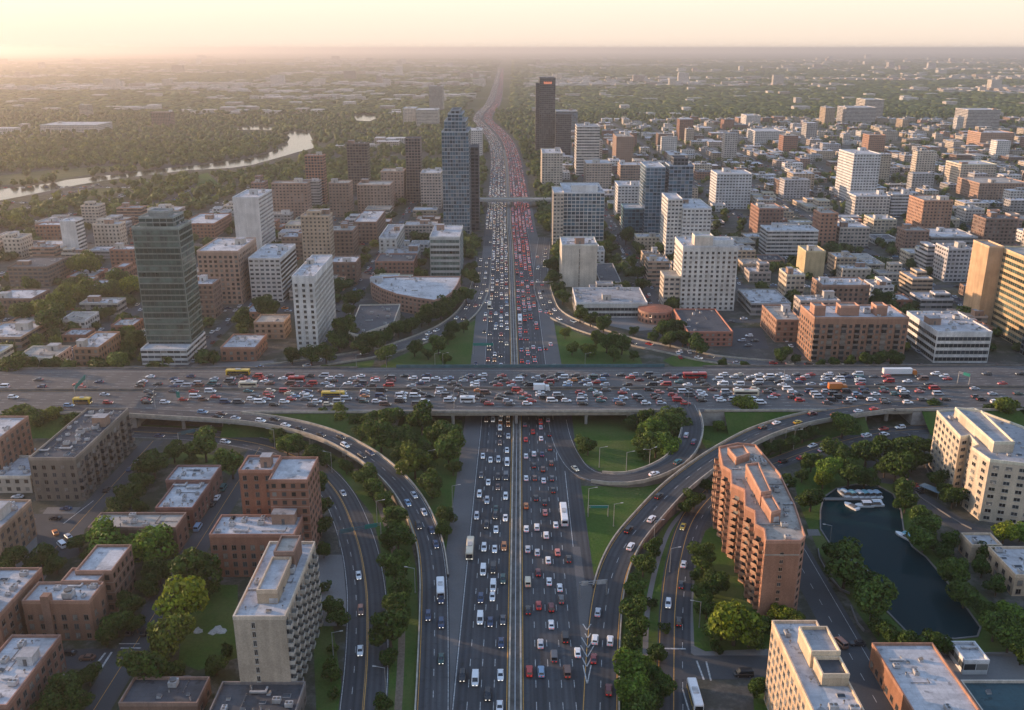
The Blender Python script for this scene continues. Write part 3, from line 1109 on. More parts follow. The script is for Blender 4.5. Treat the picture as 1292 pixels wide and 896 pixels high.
WATER = [river_w, [G(a, c)[:2] for a, c in RIV2], [G(a, c)[:2] for a, c in LAKE]]

# freeway gores and chevrons
mb = MB()
gore = [(742, 884), (730, 775), (727, 738), (742, 738), (747, 760), (748, 790)]
sheet_px("gore_paving", [(741, 884), (731, 784), (727, 737), (722, 690), (732, 690), (738, 736), (748, 740), (746.5, 790)], M['shoulder'], 0.075)
for ax, ay, hw, up in ((740.5, 796, 5, 8), (741.6, 806, 3.5, 6), (741.8, 818, 8, 13), (741, 830, 8.5, 15), (740.2, 842, 6, 12), (740.8, 864, 5, 24)):
    for sg in (-1, 1):
        a, c = G(ax, ay), G(ax + sg * hw, ay - up)
        mb.face([(a[0] - .17, a[1], .20), (a[0] + .17, a[1], .20), (c[0] + .17, c[1], .20), (c[0] - .17, c[1], .20)])
structure(mb.obj("chevron_markings", [M['white_line']]))
mb = MB()
# stop lines and crossings at the left crossroads and the right junction
for (p, q, w) in (((836, 818.5), (865, 819), .6), ((152, 818), (178, 818), .5), ((150, 812.5), (176, 812.5), .4), ((122, 838), (133, 824), .6), ((128, 843), (141, 823), .6),
                  ((879, 834), (888, 858), .5), ((891, 835), (897, 859), .5), ((861, 869), (869, 896), .4), ((80, 661), (118, 632), .35)):
    a, c = Vector(G(*p)), Vector(G(*q))
    d = (c - a).normalized()
    n = Vector((d.y, -d.x, 0)) * w / 2
    mb.face([(*(a - n).xy, .085), (*(a + n).xy, .085), (*(c + n).xy, .085), (*(c - n).xy, .085)])
structure(mb.obj("crossing_markings", [M['white_line']]))

# ------------------------------------------------------------------ buildings
def window_mesh(w, h, sill=True):
    mb = MB()
    t = 0.09
    # x across the facade, z up, y towards the wall (outside is -y)
    mb.face([(-w / 2, -.03, -h / 2), (w / 2, -.03, -h / 2), (w / 2, -.03, h / 2), (-w / 2, -.03, h / 2)], 0)
    for (x0, x1, z0, z1) in ((-w / 2 - t, -w / 2, -h / 2 - t, h / 2 + t), (w / 2, w / 2 + t, -h / 2 - t, h / 2 + t), (-w / 2, w / 2, h / 2, h / 2 + t), (-w / 2, w / 2, -h / 2 - t, -h / 2), (-.04, .04, -h / 2, h / 2)):
        mb.box(x0, x1, -.10, .0, z0, z1, 1)
    if sill:
        mb.box(-w / 2 - .15, w / 2 + .15, -.22, .0, -h / 2 - .22, -h / 2 - .10, 1)
    return mb


def balcony_mesh(w, h):
    mb = MB()
    mb.face([(-w / 2 + .15, -.04, .1), (w / 2 - .15, -.04, .1), (w / 2 - .15, -.04, h - .55), (-w / 2 + .15, -.04, h - .55)], 0)
    mb.box(-w / 2, w / 2, -1.35, .0, -.18, .0, 1, bottom=True)
    mb.box(-w / 2, w / 2, -1.35, -1.27, .0, 1.05, 1)
    for s in (-1, 1):
        mb.box(min(s * w / 2, s * (w / 2 - .08)), max(s * w / 2, s * (w / 2 - .08)), -1.27, .0, .0, 1.05, 1)
    return mb


GLASSM = []
for i, c in enumerate(((0.02, 0.026, 0.032), (0.045, 0.055, 0.065), (0.012, 0.014, 0.017), (0.20, 0.19, 0.17))):
    GLASSM.append(plain("pane_tone_%s" % "abcd"[i], c, 0.10 if i < 3 else .5, vary=.3, scale=.4, spec=.6))
WCACHE = {}


def wmesh(kind, w, h, tone, framemat):
    k = (kind, round(w, 2), round(h, 2), tone, framemat.name)
    if k not in WCACHE:
        mb = window_mesh(w, h) if kind == 'window' else balcony_mesh(w, h)
        if kind == 'window' and tone == 3:
            mb.box(-.02, min(.68, w / 2), -.42, -.04, -h / 2, -h / 2 + .45, 1, bottom=True)
        WCACHE[k] = mb.mesh(kind, [GLASSM[tone], framemat])
    return WCACHE[k]


UNITS = {}


def unit_mesh(kind):
    if kind in UNITS:
        return UNITS[kind]
    mb = MB()
    if kind == 'air_conditioner':
        mb.box(-1.1, 1.1, -.8, .8, .25, 1.5, 0)
        for x in (-.55, .55):
            mb.tube((x, 0, 1.5), (x, 0, 1.62), .42, .42, 12, 1)
        for x in (-.9, .9):
            for y in (-.6, .6):
                mb.box(x - .08, x + .08, y - .08, y + .08, 0, .25, 1)
        me = mb.mesh(kind, [M['unit'], M['unit_dark']])
    elif kind == 'cooling_tower':
        mb.box(-1.6, 1.6, -1.6, 1.6, .4, 2.4, 0)
        mb.tube((0, 0, 2.4), (0, 0, 3.0), 1.2, 1.35, 14, 1)
        for x in (-1.4, 1.4):
            mb.box(x - .12, x + .12, -1.4, 1.4, 0, .4, 1)
        me = mb.mesh(kind, [M['unit'], M['unit_dark']])
    elif kind == 'vent_pipe':
        mb.tube((0, 0, 0), (0, 0, 1.1), .22, .22, 8, 0)
        mb.tube((0, 0, 1.1), (0, 0, 1.4), .4, .25, 8, 1)
        me = mb.mesh(kind, [M['unit'], M['unit_dark']])
    elif kind == 'skylight':
        mb.box(-1.4, 1.4, -1, 1, 0, .35, 0)
        mb.face([(-1.3, -.9, .36), (1.3, -.9, .36), (1.3, 0, .8), (-1.3, 0, .8)], 1)
        mb.face([(1.3, .9, .36), (-1.3, .9, .36), (-1.3, 0, .8), (1.3, 0, .8)], 1)
        mb.face([(1.3, -.9, .36), (1.3, .9, .36), (1.3, 0, .8)], 0)
        mb.face([(-1.3, .9, .36), (-1.3, -.9, .36), (-1.3, 0, .8)], 0)
        me = mb.mesh(kind, [M['unit'], M['glass']])
    elif kind == 'duct':
        mb.box(-2.6, 2.6, -.35, .35, .3, .9, 0)
        mb.box(2.0, 2.6, .35, 2.2, .3, .9, 0)
        for x in (-2, 0, 1.8):
            mb.box(x - .1, x + .1, -.3, .3, 0, .3, 1)
        me = mb.mesh(kind, [M['unit'], M['unit_dark']])
    elif kind == 'pipe_run':
        mb.tube((-4, 0, .35), (4, 0, .35), .14, .14, 6, 1)
        mb.tube((4, 0, .35), (4, 2.6, .35), .14, .14, 6, 1)
        for x in (-3.5, -1, 1.5, 3.8):
            mb.box(x - .12, x + .12, -.2, .2, 0, .22, 0)
        me = mb.mesh(kind, [M['unit'], M['unit_dark']])
    elif kind == 'roof_hatch':
        mb.box(-.7, .7, -.6, .6, 0, .5, 0)
        mb.face([(-.7, -.6, .52), (.7, -.6, .52), (.7, .6, 1.0), (-.7, .6, 1.0)], 1)
        mb.box(-.75, .75, -.65, -.6, .5, .56, 1)
        me = mb.mesh(kind, [M['unit'], M['unit_dark']])
    UNITS[kind] = me
    return me


def wall_uv(L, h, nb, nf):
    return [(0, 0), (nb, 0), (nb, nf), (0, nf)]


def prism_parts(root, fp, z0, z1, color, roof, mats, bay, fh, prefix="", parapet=True, roof_label=None, pcolor=None):
    """wall, roof and parapet of one block standing on footprint fp (local coordinates)"""
    mb = MB()
    n = len(fp)
    for i in range(n):
        a, b = fp[i], fp[(i + 1) % n]
        L = math.hypot(b[0] - a[0], b[1] - a[1])
        nb, nf = max(1, round(L / bay)), max(1, round((z1 - z0) / fh))
        mb.face([(*a, z0), (*b, z0), (*b, z1), (*a, z1)], mats[1][i], [(0, 0), (nb, 0), (nb, nf), (0, nf)])
    w = mb.obj(prefix + "wall", mats[0], root)
    w.color = (*color, 1)
    mb = MB()
    mb.face([(x, y, z1) for x, y in fp])
    rf = mb.obj(prefix + "roof", [roof], root)
    w["roof_name"] = rf.name
    if parapet:
        p0, p1 = inset(fp, -0.06), inset(fp, 0.32)
        mb = MB()
        ph = 0.85
        for i in range(n):
            j = (i + 1) % n
            mb.face([(*p0[i], z1 - .3), (*p0[j], z1 - .3), (*p0[j], z1 + ph), (*p0[i], z1 + ph)])
            mb.face([(*p1[j], z1 + .01), (*p1[i], z1 + .01), (*p1[i], z1 + ph), (*p1[j], z1 + ph)])
            mb.face([(*p0[i], z1 + ph), (*p0[j], z1 + ph), (*p1[j], z1 + ph), (*p1[i], z1 + ph)])
        o = mb.obj(prefix + "parapet", [M['wall']], root)
        pc = pcolor or tuple(min(.6, c * 1.25 + .03) for c in color)
        o.color = (*pc, 1)
    return w


def clutter(root, fp, z, n, rng, big=True):
    """plant standing on the roof"""
    xs, ys = [p[0] for p in fp], [p[1] for p in fp]
    inner = inset(fp, 1.8)
    if area2(inner) < 10:
        return
    used = []

    def spot(r):
        for _ in range(30):
            x, y = rng.uniform(min(xs), max(xs)), rng.uniform(min(ys), max(ys))
            if inpoly(x, y, inner) and all((x - a) ** 2 + (y - b) ** 2 > (r + c) ** 2 for a, b, c in used):
                used.append((x, y, r))
                return x, y
        return None

    W, D = max(xs) - min(xs), max(ys) - min(ys)
    if big and min(W, D) > 11:
        s = spot(2)
        if s:
            w, d, hh = min(W * .3, rng.uniform(5, 9)) / 2, min(D * .3, rng.uniform(4, 8)) / 2, rng.uniform(2.6, 4.2)
            cx = min(max(s[0], min(xs) + w + 1.5), max(xs) - w - 1.5)
            cyy = min(max(s[1], min(ys) + d + 1.5), max(ys) - d - 1.5)
            mb = MB()
            mb.box(-w, w, -d, d, 0, hh, 0, 1)
            mb.box(-w - .15, w + .15, -d - .15, d + .15, hh, hh + .25, 0, 1, bottom=True)
            mb.box(-.5, .5, -d - .05, -d, 0, 2.1, 2)
            o = mb.obj("stair_bulkhead", [M['wall'], M['roof_grey'], M['unit_dark']], root, (cx, cyy, z))
            c = rng.choice([(.45, .42, .38), (.3, .2, .15), (.5, .5, .5)])
            o.color = (*c, 1)
            used.append((cx, cyy, max(w, d)))
    for _ in range(n):
        k = rng.choices(['air_conditioner', 'vent_pipe', 'skylight', 'duct', 'cooling_tower', 'pipe_run', 'roof_hatch'], [5, 5, 1.2, 1.5, .7, 2, 2])[0]
        s = spot(1.4 if k != 'vent_pipe' else .5)
        sc = rng.uniform(.6, 1.0)
        if s:
            put(k, unit_mesh(k), root, (s[0], s[1], z), (0, 0, rng.choice([0, math.pi / 2, math.pi, -math.pi / 2]) if k != 'duct' else 0), (sc, sc, sc))


BIDS = {}
GREENGL = [plain("green_pane_" + n_, c_, .09, vary=.6, scale=.25, spec=.6) for n_, c_ in (("deep", (.025, .045, .04)), ("mid", (.05, .085, .075)), ("pale", (.09, .13, .115)))]
NEAR_STYLES = ('punch', 'balc', 'band', 'strip')


def building(label, fp, h, color, roof='roof_white', style='t_brick', styles=None, fh=3.1, bay=3.4, ww=1.5, wh=1.6, n=5, name="apartment_building", cat="building",
             group=None, frame=None, seed=0, b0=.32, b1=.84, z0=0.0, bulk=True, parapet=True, keep=True, extra=None, limit=96, gl=None):
    rng = random.Random(seed + int(fp[0][0] * 7 + fp[0][1] * 13))
    fp = ccw(fp)
    cx, cyy = sum(p[0] for p in fp) / len(fp), sum(p[1] for p in fp) / len(fp)
    if keep:
        RECTS.append((min(p[0] for p in fp), max(p[0] for p in fp), min(p[1] for p in fp), max(p[1] for p in fp)))
    root = tag(empty(name, (cx, cyy, z0)), label, cat, group)
    BIDS[label] = (root, cx, cyy, h)
    loc = [(x - cx, y - cyy) for x, y in fp]
    frame = frame or M['frame']
    # which style on which edge
    mats, idx, es = [M['wall']], [], []
    for i in range(len(fp)):
        a, b = fp[i], fp[(i + 1) % len(fp)]
        L = math.hypot(b[0] - a[0], b[1] - a[1])
        nx, ny = (b[1] - a[1]) / L, -(b[0] - a[0]) / L
        mx, my = (a[0] + b[0]) / 2, (a[1] + b[1]) / 2
        vis = (nx * -mx + ny * -my) > 0
        key = 'S' if ny < -.7 else 'N' if ny > .7 else 'E' if nx > 0 else 'W'
        st = (styles or {}).get(key, style)
        if st in NEAR_STYLES and not vis:
            st = 't_brick' if st != 'band' else 't_band'
        es.append((a, b, L, nx, ny, st))
        if st.startswith('t_'):
            if M[st] not in mats:
                mats.append(M[st])
            idx.append(mats.index(M[st]))
        else:
            idx.append(0)
    wl_ = prism_parts(root, loc, 0, h, color, M[roof], (mats, idx), bay, fh, parapet=parapet)
    roof_o = bpy.data.objects[wl_["roof_name"]]
    items = []
    for a, b, L, nx, ny, st in es:
        ang = math.atan2(b[1] - a[1], b[0] - a[0])
        ux, uy = (b[0] - a[0]) / L, (b[1] - a[1]) / L
        nf = max(1, int((h - .6) / fh))
        if st in ('punch', 'balc', 'strip'):
            nb = max(1, int((L - 1.0) / bay))
            for f in range(nf):
                for k in range(nb):
                    t = L * (k + .5) / nb
                    if st == 'strip' and k % 3 != 1:
                        continue
                    kind = 'window'
                    if st == 'balc':
                        kind = 'balcony' if (k % 2 == 0 or nb == 1) else 'window'
                    z = f * fh + (fh * .55 if kind == 'window' else .35)
                    p = (a[0] + ux * t - cx, a[1] + uy * t - cyy, z)
                    d2 = (p[0] + cx) ** 2 + (p[1] + cyy) ** 2 + (z - CAM_H) ** 2
                    tone = rng.choices([0, 1, 2, 3], [4, 3, 3, 2.6])[0]
                    items.append((d2, kind, p, ang, tone, min(bay * .92, 3.6) if kind == 'balcony' else ww, fh if kind == 'balcony' else wh))
        elif st == 'band':
            for f in range(nf):
                zb, zt = f * fh + fh * b0, f * fh + fh * b1
                mb = MB()
                mb.face([(.5, -.05, 0), (L - .5, -.05, 0), (L - .5, -.05, zt - zb), (.5, -.05, zt - zb)], 0)
                mb.box(.3, L - .3, -.12, 0, -.12, 0, 1, bottom=True)
                mb.box(.3, L - .3, -.12, 0, zt - zb, zt - zb + .12, 1, bottom=True)
                k = 2.4
                while k < L - 1:
                    mb.box(k - .07, k + .07, -.1, -.03, 0, zt - zb, 1)
                    k += 2.4
                mb.obj("window_band", [rng.choice(gl) if gl else GLASSM[rng.choice([0, 1, 0, 2])], frame], root, (a[0] - cx, a[1] - cyy, zb), rot=(0, 0, ang))
    items.sort(key=lambda t: t[0])
    for d2, kind, p, ang, tone, w, hh in items[:limit]:
        o = put(kind, wmesh(kind, w, hh, tone, frame), root, p, (0, 0, ang))
    rest = items[limit:]
    if rest:
        mb = MB()
        tmpl = {}
        for d2, kind, p, ang, tone, w, hh in rest:
            if (kind, w, hh) not in tmpl:
                tmpl[(kind, w, hh)] = window_mesh(w, hh) if kind == 'window' else balcony_mesh(w, hh)
            t = tmpl[(kind, w, hh)]
            ca, sa = math.cos(ang), math.sin(ang)
            for f, m in zip(t.f, t.m):
                mb.face([(p[0] + t.v[i][0] * ca - t.v[i][1] * sa, p[1] + t.v[i][0] * sa + t.v[i][1] * ca, p[2] + t.v[i][2]) for i in f], 4 if m == 1 else tone)
        o = mb.obj("facade_openings", GLASSM + [frame], root)
        o["kind"] = "stuff"
    clutter(roof_o, loc, h, int(n * 1.7), rng, bulk)
    if extra:
        extra(root, cx, cyy, h, rng)
    return root


def block(root, cx, cyy, fp, z0, z1, color, roof, style, bay=3.4, fh=3.1, prefix="upper_", parapet=True):
    """another storey block on or against a building, as parts of it"""
    fp = ccw(fp)
    loc = [(x - cx, y - cyy) for x, y in fp]
    return prism_parts(root, loc, z0, z1, color, M[roof], ([M[style]], [0] * len(loc)), bay, fh, prefix, parapet)


def rect_px(xl, xr, yb=None, yt=None, ytb=None, h=None, dmin=8, dmax=75, depth=None):
    """photo rows of a facade's foot and top and of the roof's far edge -> footprint and height"""
    u, dy, dz = ray(646, yt)
    if h is None:
        y0 = G(646, yb)[1]
        h = CAM_H + y0 * dz / dy
    else:
        y0 = G(646, yt, h)[1]
    t = y0 / dy
    x0, x1 = (xl - 646) / FPX * t, (xr - 646) / FPX * t
    if depth is None:
        y1 = G(646, ytb, h)[1] if ytb else y0 + 20
        depth = min(max(y1 - y0, dmin), dmax)
    return [(x0, y0), (x1, y0), (x1, y0 + depth), (x0, y0 + depth)], h


BRICK, BROWN, TAN, BEIGE = (.24, .115, .075), (.19, .12, .09), (.40, .31, .22), (.46, .40, .33)
WHITE, GREY, DARK, SAND, RED = (.60, .58, .55), (.30, .29, .28), (.07, .075, .085), (.50, .42, .32), (.28, .10, .065)
GLASSY, GREENG, PINKB = (.25, .29, .32), (.19, .22, .195), (.36, .25, .19)
COLN = {BRICK: "red brick", BROWN: "brown brick", TAN: "tan", BEIGE: "beige", WHITE: "white", GREY: "grey", DARK: "dark", SAND: "sand coloured", RED: "deep red brick",
        GLASSY: "blue glass", GREENG: "green glass", PINKB: "pinkish brick"}

# ---- foreground left
fp, h = rect_px(294, 360, 884, 781, 686)


def tan_tower(root, cx, cyy, h, rng):
    x0, y0 = fp[0]
    x1, y1 = fp[1][0], fp[2][1]
    w, d = x1 - x0, y1 - y0
    block(root, cx, cyy, [(x0 + w * .34, y0 + d * .18), (x0 + w * .74, y0 + d * .18), (x0 + w * .74, y0 + d * .62), (x0 + w * .34, y0 + d * .62)], h, h + 3.4, TAN, 'roof_white', 'wall', prefix="penthouse_")
    block(root, cx, cyy, [(x0 + w * .38, y0 + d * .62 + .05), (x0 + w * .80, y0 + d * .62 + .05), (x0 + w * .80, y0 + d * .86), (x0 + w * .38, y0 + d * .86)], h, h + 5.0, BROWN, 'roof_tan', 'wall', prefix="lift_house_")


building("tall tan apartment tower with checkered dark balconies beside the left surface road", fp, h, (.42, .35, .27), 'roof_white', styles={'S': 'strip', 'E': 'balc', 'W': 't_brick'}, bay=2.5, fh=2.75, ww=.8, n=9,
         name="apartment_tower", extra=tan_tower, bulk=False, limit=98, frame=M['frame_pale'])
fp2, h2 = rect_px(301, 344, 690, 596, 577)


def brick_step(root, cx, cyy, h, rng):
    x0, y0 = fp2[0]
    x1, y1 = fp2[1][0], fp2[2][1]
    block(root, cx, cyy, [(x1 + .05, y0 - 6), (x1 + 13, y0 - 6), (x1 + 13, y1), (x1 + .05, y1)], 0, h - .6, BRICK, 'roof_white', 't_brick', prefix="wing_")


building("tall red brick apartment block with stepped white roof left of the curving surface road", fp2, h2, BRICK, 'roof_white', 'punch', n=6, extra=brick_step, bay=3.0, ww=1.2)
fp, h = rect_px(264, 371, 728, 677, 652)
building("mid height red brick block with white roof directly behind the tan tower", fp, h, (.26, .13, .09), 'roof_white', 'punch', n=6, bay=2.8, ww=1.3)
fp, h = rect_px(209, 266, 634, 608, 589)
building("small brick house with flat white roof at the far end of the left street", fp, h, (.17, .09, .07), 'roof_white', 'punch', n=5, name="brick_house", bulk=False)
fp, h = rect_px(196, 243, 668, 643, 610)
building("small brick house with cluttered white roof beside the left street", fp, h, (.18, .09, .07), 'roof_white', 'punch', n=9, name="brick_house", bulk=False)
fp, h = rect_px(111, 222, 698, 668, 649)
building("long low brown brick building with pale roof behind the pair of bright green trees", fp, h, BROWN, 'roof_tan', 'punch', n=6, name="low_building")
fp, h = rect_px(36, 95, 632, 580, 517)
building("long dark grey brown apartment slab with cluttered roof beside the cross expressway, left", fp, h, (.185, .155, .125), 'roof_dark', styles={'S': 'punch', 'E': 'balc'}, n=26, bay=3.2, ww=1.3,
         name="apartment_slab", limit=98)
fp, h = rect_px(-60, -2, 612, 556, 527)
building("brown brick block cut by the left photo edge near the expressway", fp, h, (.25, .14, .095), 'roof_white', 'punch', n=4)
fp, h = rect_px(-20, 38, 622, 603, 577)
building("single storey shed with plain white roof beside the dark grey brown slab", fp, h, BEIGE, 'roof_white', 't_brick', n=4, name="shed", bulk=False)
fp, h = rect_px(-70, -2, 716, 672, 633)
building("tan brick block with dark roof cut by the left photo edge beside the car park", fp, h, (.27, .18, .12), 'roof_grey', 'punch', n=6)
fp, h = rect_px(-60, -2, 832, 780, 719)
building("brick block with two white roofs cut by the left photo edge above the corner block", fp, h, (.22, .125, .085), 'roof_white', 'punch', n=7)
fp3, h3 = rect_px(28, 113, 808, 761, 737)


def brick_chimney(root, cx, cyy, h, rng):
    x0, y0 = fp3[0]
    x1 = fp3[1][0]
    mb = MB()
    mb.box(x0 + (x1 - x0) * .30 - cx, x0 + (x1 - x0) * .42 - cx, y0 - .9 - cyy, y0 + 1.5 - cyy, 0, h + 2.6)
    o = mb.obj("chimney_stack", [M['wall']], root)
    o.color = (.24, .14, .10, 1)
    for xl, xr, yt, ytb, dh, pre in ((76, 123, 737.5, 724, .3, "wing_"), (95, 141, 723, 690, 1.2, "rear_wing_")):
        f, _h = rect_px(xl, xr, None, yt, ytb, h=h + dh)
        block(root, cx, cyy, [(x, max(y, fp3[2][1] + .05) if pre == "wing_" else y) for x, y in f], 0, h + dh, (.23, .13, .09), 'roof_white', 't_brick', prefix=pre)
        RECTS.append((f[0][0], f[1][0], f[0][1], f[2][1]))



building("brick apartment block with chimney and stepped white roofs at the left crossroads", fp3, h3, (.25, .135, .09), 'roof_white', 'punch', n=6, bay=3.0, ww=1.2, extra=brick_chimney)
fp, h = rect_px(-60, 9, 935, 893, 804)
building("brick corner block with white roof at the bottom left corner of the photo", fp, h, (.23, .12, .085), 'roof_white', 'punch', n=8, bay=3.0)
fp, h = rect_px(150, 249, 908, 890, 857)
building("single storey building with dark grey roof and pale rim at the bottom edge, left", fp, h, BROWN, 'roof_dark', 'punch', n=4, name="low_building", bulk=False)
fp, h = rect_px(262, 372, 926, 905, 863)
building("single storey annexe with black roof and white plant in front of the tan tower", fp, h, (.14, .12, .11), 'roof_dark', 'punch', n=9, name="low_building", bulk=False)

# ---- foreground right
S1 = [(907, 566), (912, 590), (922, 596), (923, 613), (939, 620), (940, 641), (952, 647), (953, 664), (964, 670), (966, 685), (1010, 685), (1016, 679), (1003, 640), (984, 600), (953, 563), (930, 561)]
h = 26.0
fp = [G(a, c, h)[:2] for a, c in S1]


def slab_top(root, cx, cyy, h, rng):
    for px, dz in (([(941, 588), (957, 586), (973, 622), (960, 624)], 4.2), ([(961, 629), (974, 627), (985, 646), (973, 649)], 3.2), ([(918, 567), (938, 564), (946, 574), (929, 580)], 2.2)):
        p = [G(a, c, h + dz)[:2] for a, c in px]
        block(root, cx, cyy, p, h, h + dz, (.34, .18, .12), 'roof_tan', 'wall', prefix="penthouse_")
    mb = MB()
    # pale cornice line under the roof of the end wall
    for z in (h - 4.2,):
        a, b = G(966, 685, h), G(1010, 685, h)
        mb.box(a[0] - cx, b[0] - cx, a[1] - .12 - cyy, a[1] - cyy, z, z + .3)
    mb.obj("cornice", [M['barrier']], root)


building("tall orange brown brick slab with zigzag balcony front beside the pond", fp, h, (.33, .165, .105), 'roof_tan', styles={'S': 'strip', 'W': 'balc', 'N': 't_brick', 'E': 't_brick'}, fh=2.6, bay=2.4, ww=1.0, wh=1.1, n=22, frame=plain("balcony_tan", (.42, .25, .16), .8),
         name="apartment_slab", extra=slab_top, bulk=False, limit=98)
fp4, h4 = rect_px(1039, 1106, None, 930, 786, h=24)


def tan_slab(root, cx, cyy, h, rng):
    x0, y0 = fp4[0]
    x1, y1 = fp4[1][0], fp4[2][1]
    w, d = x1 - x0, y1 - y0
    block(root, cx, cyy, [(x0 + w * .36, y0 + d * .56), (x1 - .4, y0 + d * .56), (x1 - .4, y0 + d * .80), (x0 + w * .36, y0 + d * .80)], h, h + 4, (.45, .36, .25), 'roof_grey', 'wall', prefix="penthouse_")
    block(root, cx, cyy, [(x0 + w * .42, y0 + d * .40), (x1 - .4, y0 + d * .40), (x1 - .4, y0 + d * .56 - .05), (x0 + w * .42, y0 + d * .56 - .05)], h, h + 2.6, (.45, .36, .25), 'roof_dark', 'wall', prefix="plant_room_")


building("tall sand coloured apartment block with sunlit window wall at the bottom edge, right", fp4, h4, (.46, .34, .23), 'roof_white', 'punch', fh=2.8, bay=2.7, ww=1.4, wh=1.4, n=12, extra=tan_slab, bulk=False, name="apartment_tower", frame=M['frame_pale'])
S3 = [(1100, 814), (1176, 813), (1233, 896), (1262, 938), (1168, 942), (1143, 896)]
fp = [G(a, c, 7)[:2] for a, c in S3]
x0, x1 = min(p[0] for p in fp), max(p[0] for p in fp)
building("low brick hall with large plain white roof at the bottom edge beside the pond", [(G(1100, 814, 7)[0], G(0, 940, 7)[1]), (G(1176, 814, 7)[0], G(0, 940, 7)[1]), (G(1176, 814, 7)[0], G(0, 814, 7)[1]), (G(1100, 814, 7)[0], G(0, 814, 7)[1])],
         7, (.26, .13, .08), 'roof_white', 'punch', fh=3.3, n=7, name="brick_hall", bulk=False)
yc0, yc1 = G(0, 930, 4)[1], G(0, 858, 4)[1]
building("low flat court with dark teal deck and pale rim at the bottom right corner", [(G(1212, 858, 4)[0], yc0), (G(1330, 858, 4)[0], yc0), (G(1330, 858, 4)[0], yc1), (G(1212, 858, 4)[0], yc1)], 3.2, BEIGE, 'roof_teal', 't_band', n=3,
         name="low_building", bulk=False)
fp, h = rect_px(1217, 1248, None, 836, 812, h=4)
building("tiny pale kiosk with dark roof panel at the foot of the pond", fp, h, WHITE, 'roof_white', 't_band', n=1, name="kiosk", bulk=False)
S4 = [(1182, 520), (1212, 553), (1223, 551), (1234, 563), (1226, 566), (1249, 582), (1300, 588), (1352, 588), (1342, 566), (1290, 540), (1228, 517)]
h = 24.0
fp = [G(a, c, h)[:2] for a, c in S4]


def sand_top(root, cx, cyy, h, rng):
    p = [G(a, c, h + 3.6)[:2] for a, c in ((1205, 516), (1254, 560), (1280, 560), (1238, 520))]
    block(root, cx, cyy, p, h, h + 3.6, (.5, .42, .32), 'roof_grey', 'wall', prefix="penthouse_")


building("large sunlit sand coloured apartment block with recessed balconies on the right edge beyond the pond", fp, h, (.50, .42, .32), 'roof_grey', styles={'S': 'punch', 'W': 'punch', 'E': 't_white', 'N': 't_white'}, fh=2.9, bay=3.4, ww=2.0, wh=1.3, n=14,
         extra=sand_top, bulk=False, limit=98, frame=M['frame_pale'])
fp, h = rect_px(1226, 1264, None, 690, 680, h=6)
building("small tan annexe with white roof among trees, right of the pond", fp, h, TAN, 'roof_white', 'punch', n=2, name="low_building", bulk=False)
fp, h = rect_px(1281, 1340, None, 728, 692, h=7)
building("low white roofed villa cut by the right photo edge beside the pond trees", fp, h, TAN, 'roof_white', 'punch', n=6, name="low_building", bulk=False)

# ---- middle distance, listed one by one: label, rows and columns, colour, roof, facade
MID = []


def mid(label, xl, xr, yb, yt, ytb, color, roof='roof_white', style='t_brick', **k):
    fp, h = rect_px(xl, xr, yb, yt, ytb, dmax=k.pop('dmax', 60), depth=k.pop('depth', None))
    MID.append((label, fp, h))
    return building(label, fp, h, color, roof, style, **k)


def crown_glass(root, cx, cyy, h, rng):
    f, _ = rect_px(169, 223, 452, 288, 268, depth=21)
    f = inset(ccw(f), 2.2)
    block(root, cx, cyy, f, h, h + 5.0, (.18, .21, .20), 'roof_tan', 't_green', prefix="crown_")
    f2 = inset(f, 4.0)
    block(root, cx, cyy, f2, h + 5.0, h + 7.5, (.22, .24, .23), 'roof_grey', 'wall', prefix="plant_room_")
    f3, _ = rect_px(164, 232, 456, 447, 432)
    y0, y1 = f3[0][1] - 6, f3[0][1] + 26
    x0, x1 = G(178, 462)[0], G(236, 462)[0]
    block(root, cx, cyy, [(x0, y0), (x1, y0), (x1, y1), (x0, y1)], 0, 8.5, WHITE, 'roof_white', 't_band', prefix="podium_")


mid("dark green glass tower with crown and white podium by the expressway, left", 166, 225, 452, 288, 270, GREENG, 'roof_tan', 'band', fh=3.3, n=6, name="glass_tower", bulk=False, depth=21, extra=crown_glass, b0=.20, b1=.93, gl=GREENGL, frame=plain("mullion_green", (.13, .16, .145), .5))
mid("white apartment tower standing left of the dark flat polygon roof", 368, 396, 443, 350, 323, WHITE, 'roof_white', 'punch', n=6, name="apartment_tower", bay=3.0, ww=1.5, frame=M['frame_pale'])
mid("white eight storey block behind the white tower left of the slip road", 313, 353, 381, 327, 309, (.52, .50, .47), 'roof_white', styles={'S': 't_white', 'E': 'band'}, n=7)
mid("pinkish beige office block with white roof right of the green glass tower", 248, 300, 384, 318, 301, PINKB, 'roof_white', 'punch', n=7, ww=1.7, bay=3.2)
mid("tall white slab tower with plain end wall above the brick district, left", 293, 326, 322, 250, 240, WHITE, 'roof_white', styles={'S': 'blank', 'E': 't_white'}, n=5, name="apartment_tower")
mid("small white tower with blank end wall near the left photo edge", 75, 95, 325, 280, 276, WHITE, 'roof_white', styles={'S': 'blank', 'E': 't_band'}, n=3, name="apartment_tower", bulk=False)
mid("wide brown brick slab behind the tall white slab tower", 342, 387, 282, 232, 229, (.27, .18, .14), 'roof_tan', 't_brick', n=3)
mid("slim red brick tower with flat top near the river bend", 384, 407, 258, 197, 195, (.30, .15, .10), 'roof_tan', 't_dark', n=2, name="apartment_tower")
mid("dark brown round-topped tower left of the brick apartment cluster", 437, 463, 243, 182, 180, (.13, .10, .085), 'roof_dark', 't_dark', n=2, name="apartment_tower")
mid("wide pink brick block at the foot of the dark brown tower", 450, 492, 268, 234, 229, PINKB, 'roof_tan', 't_brick', n=4)
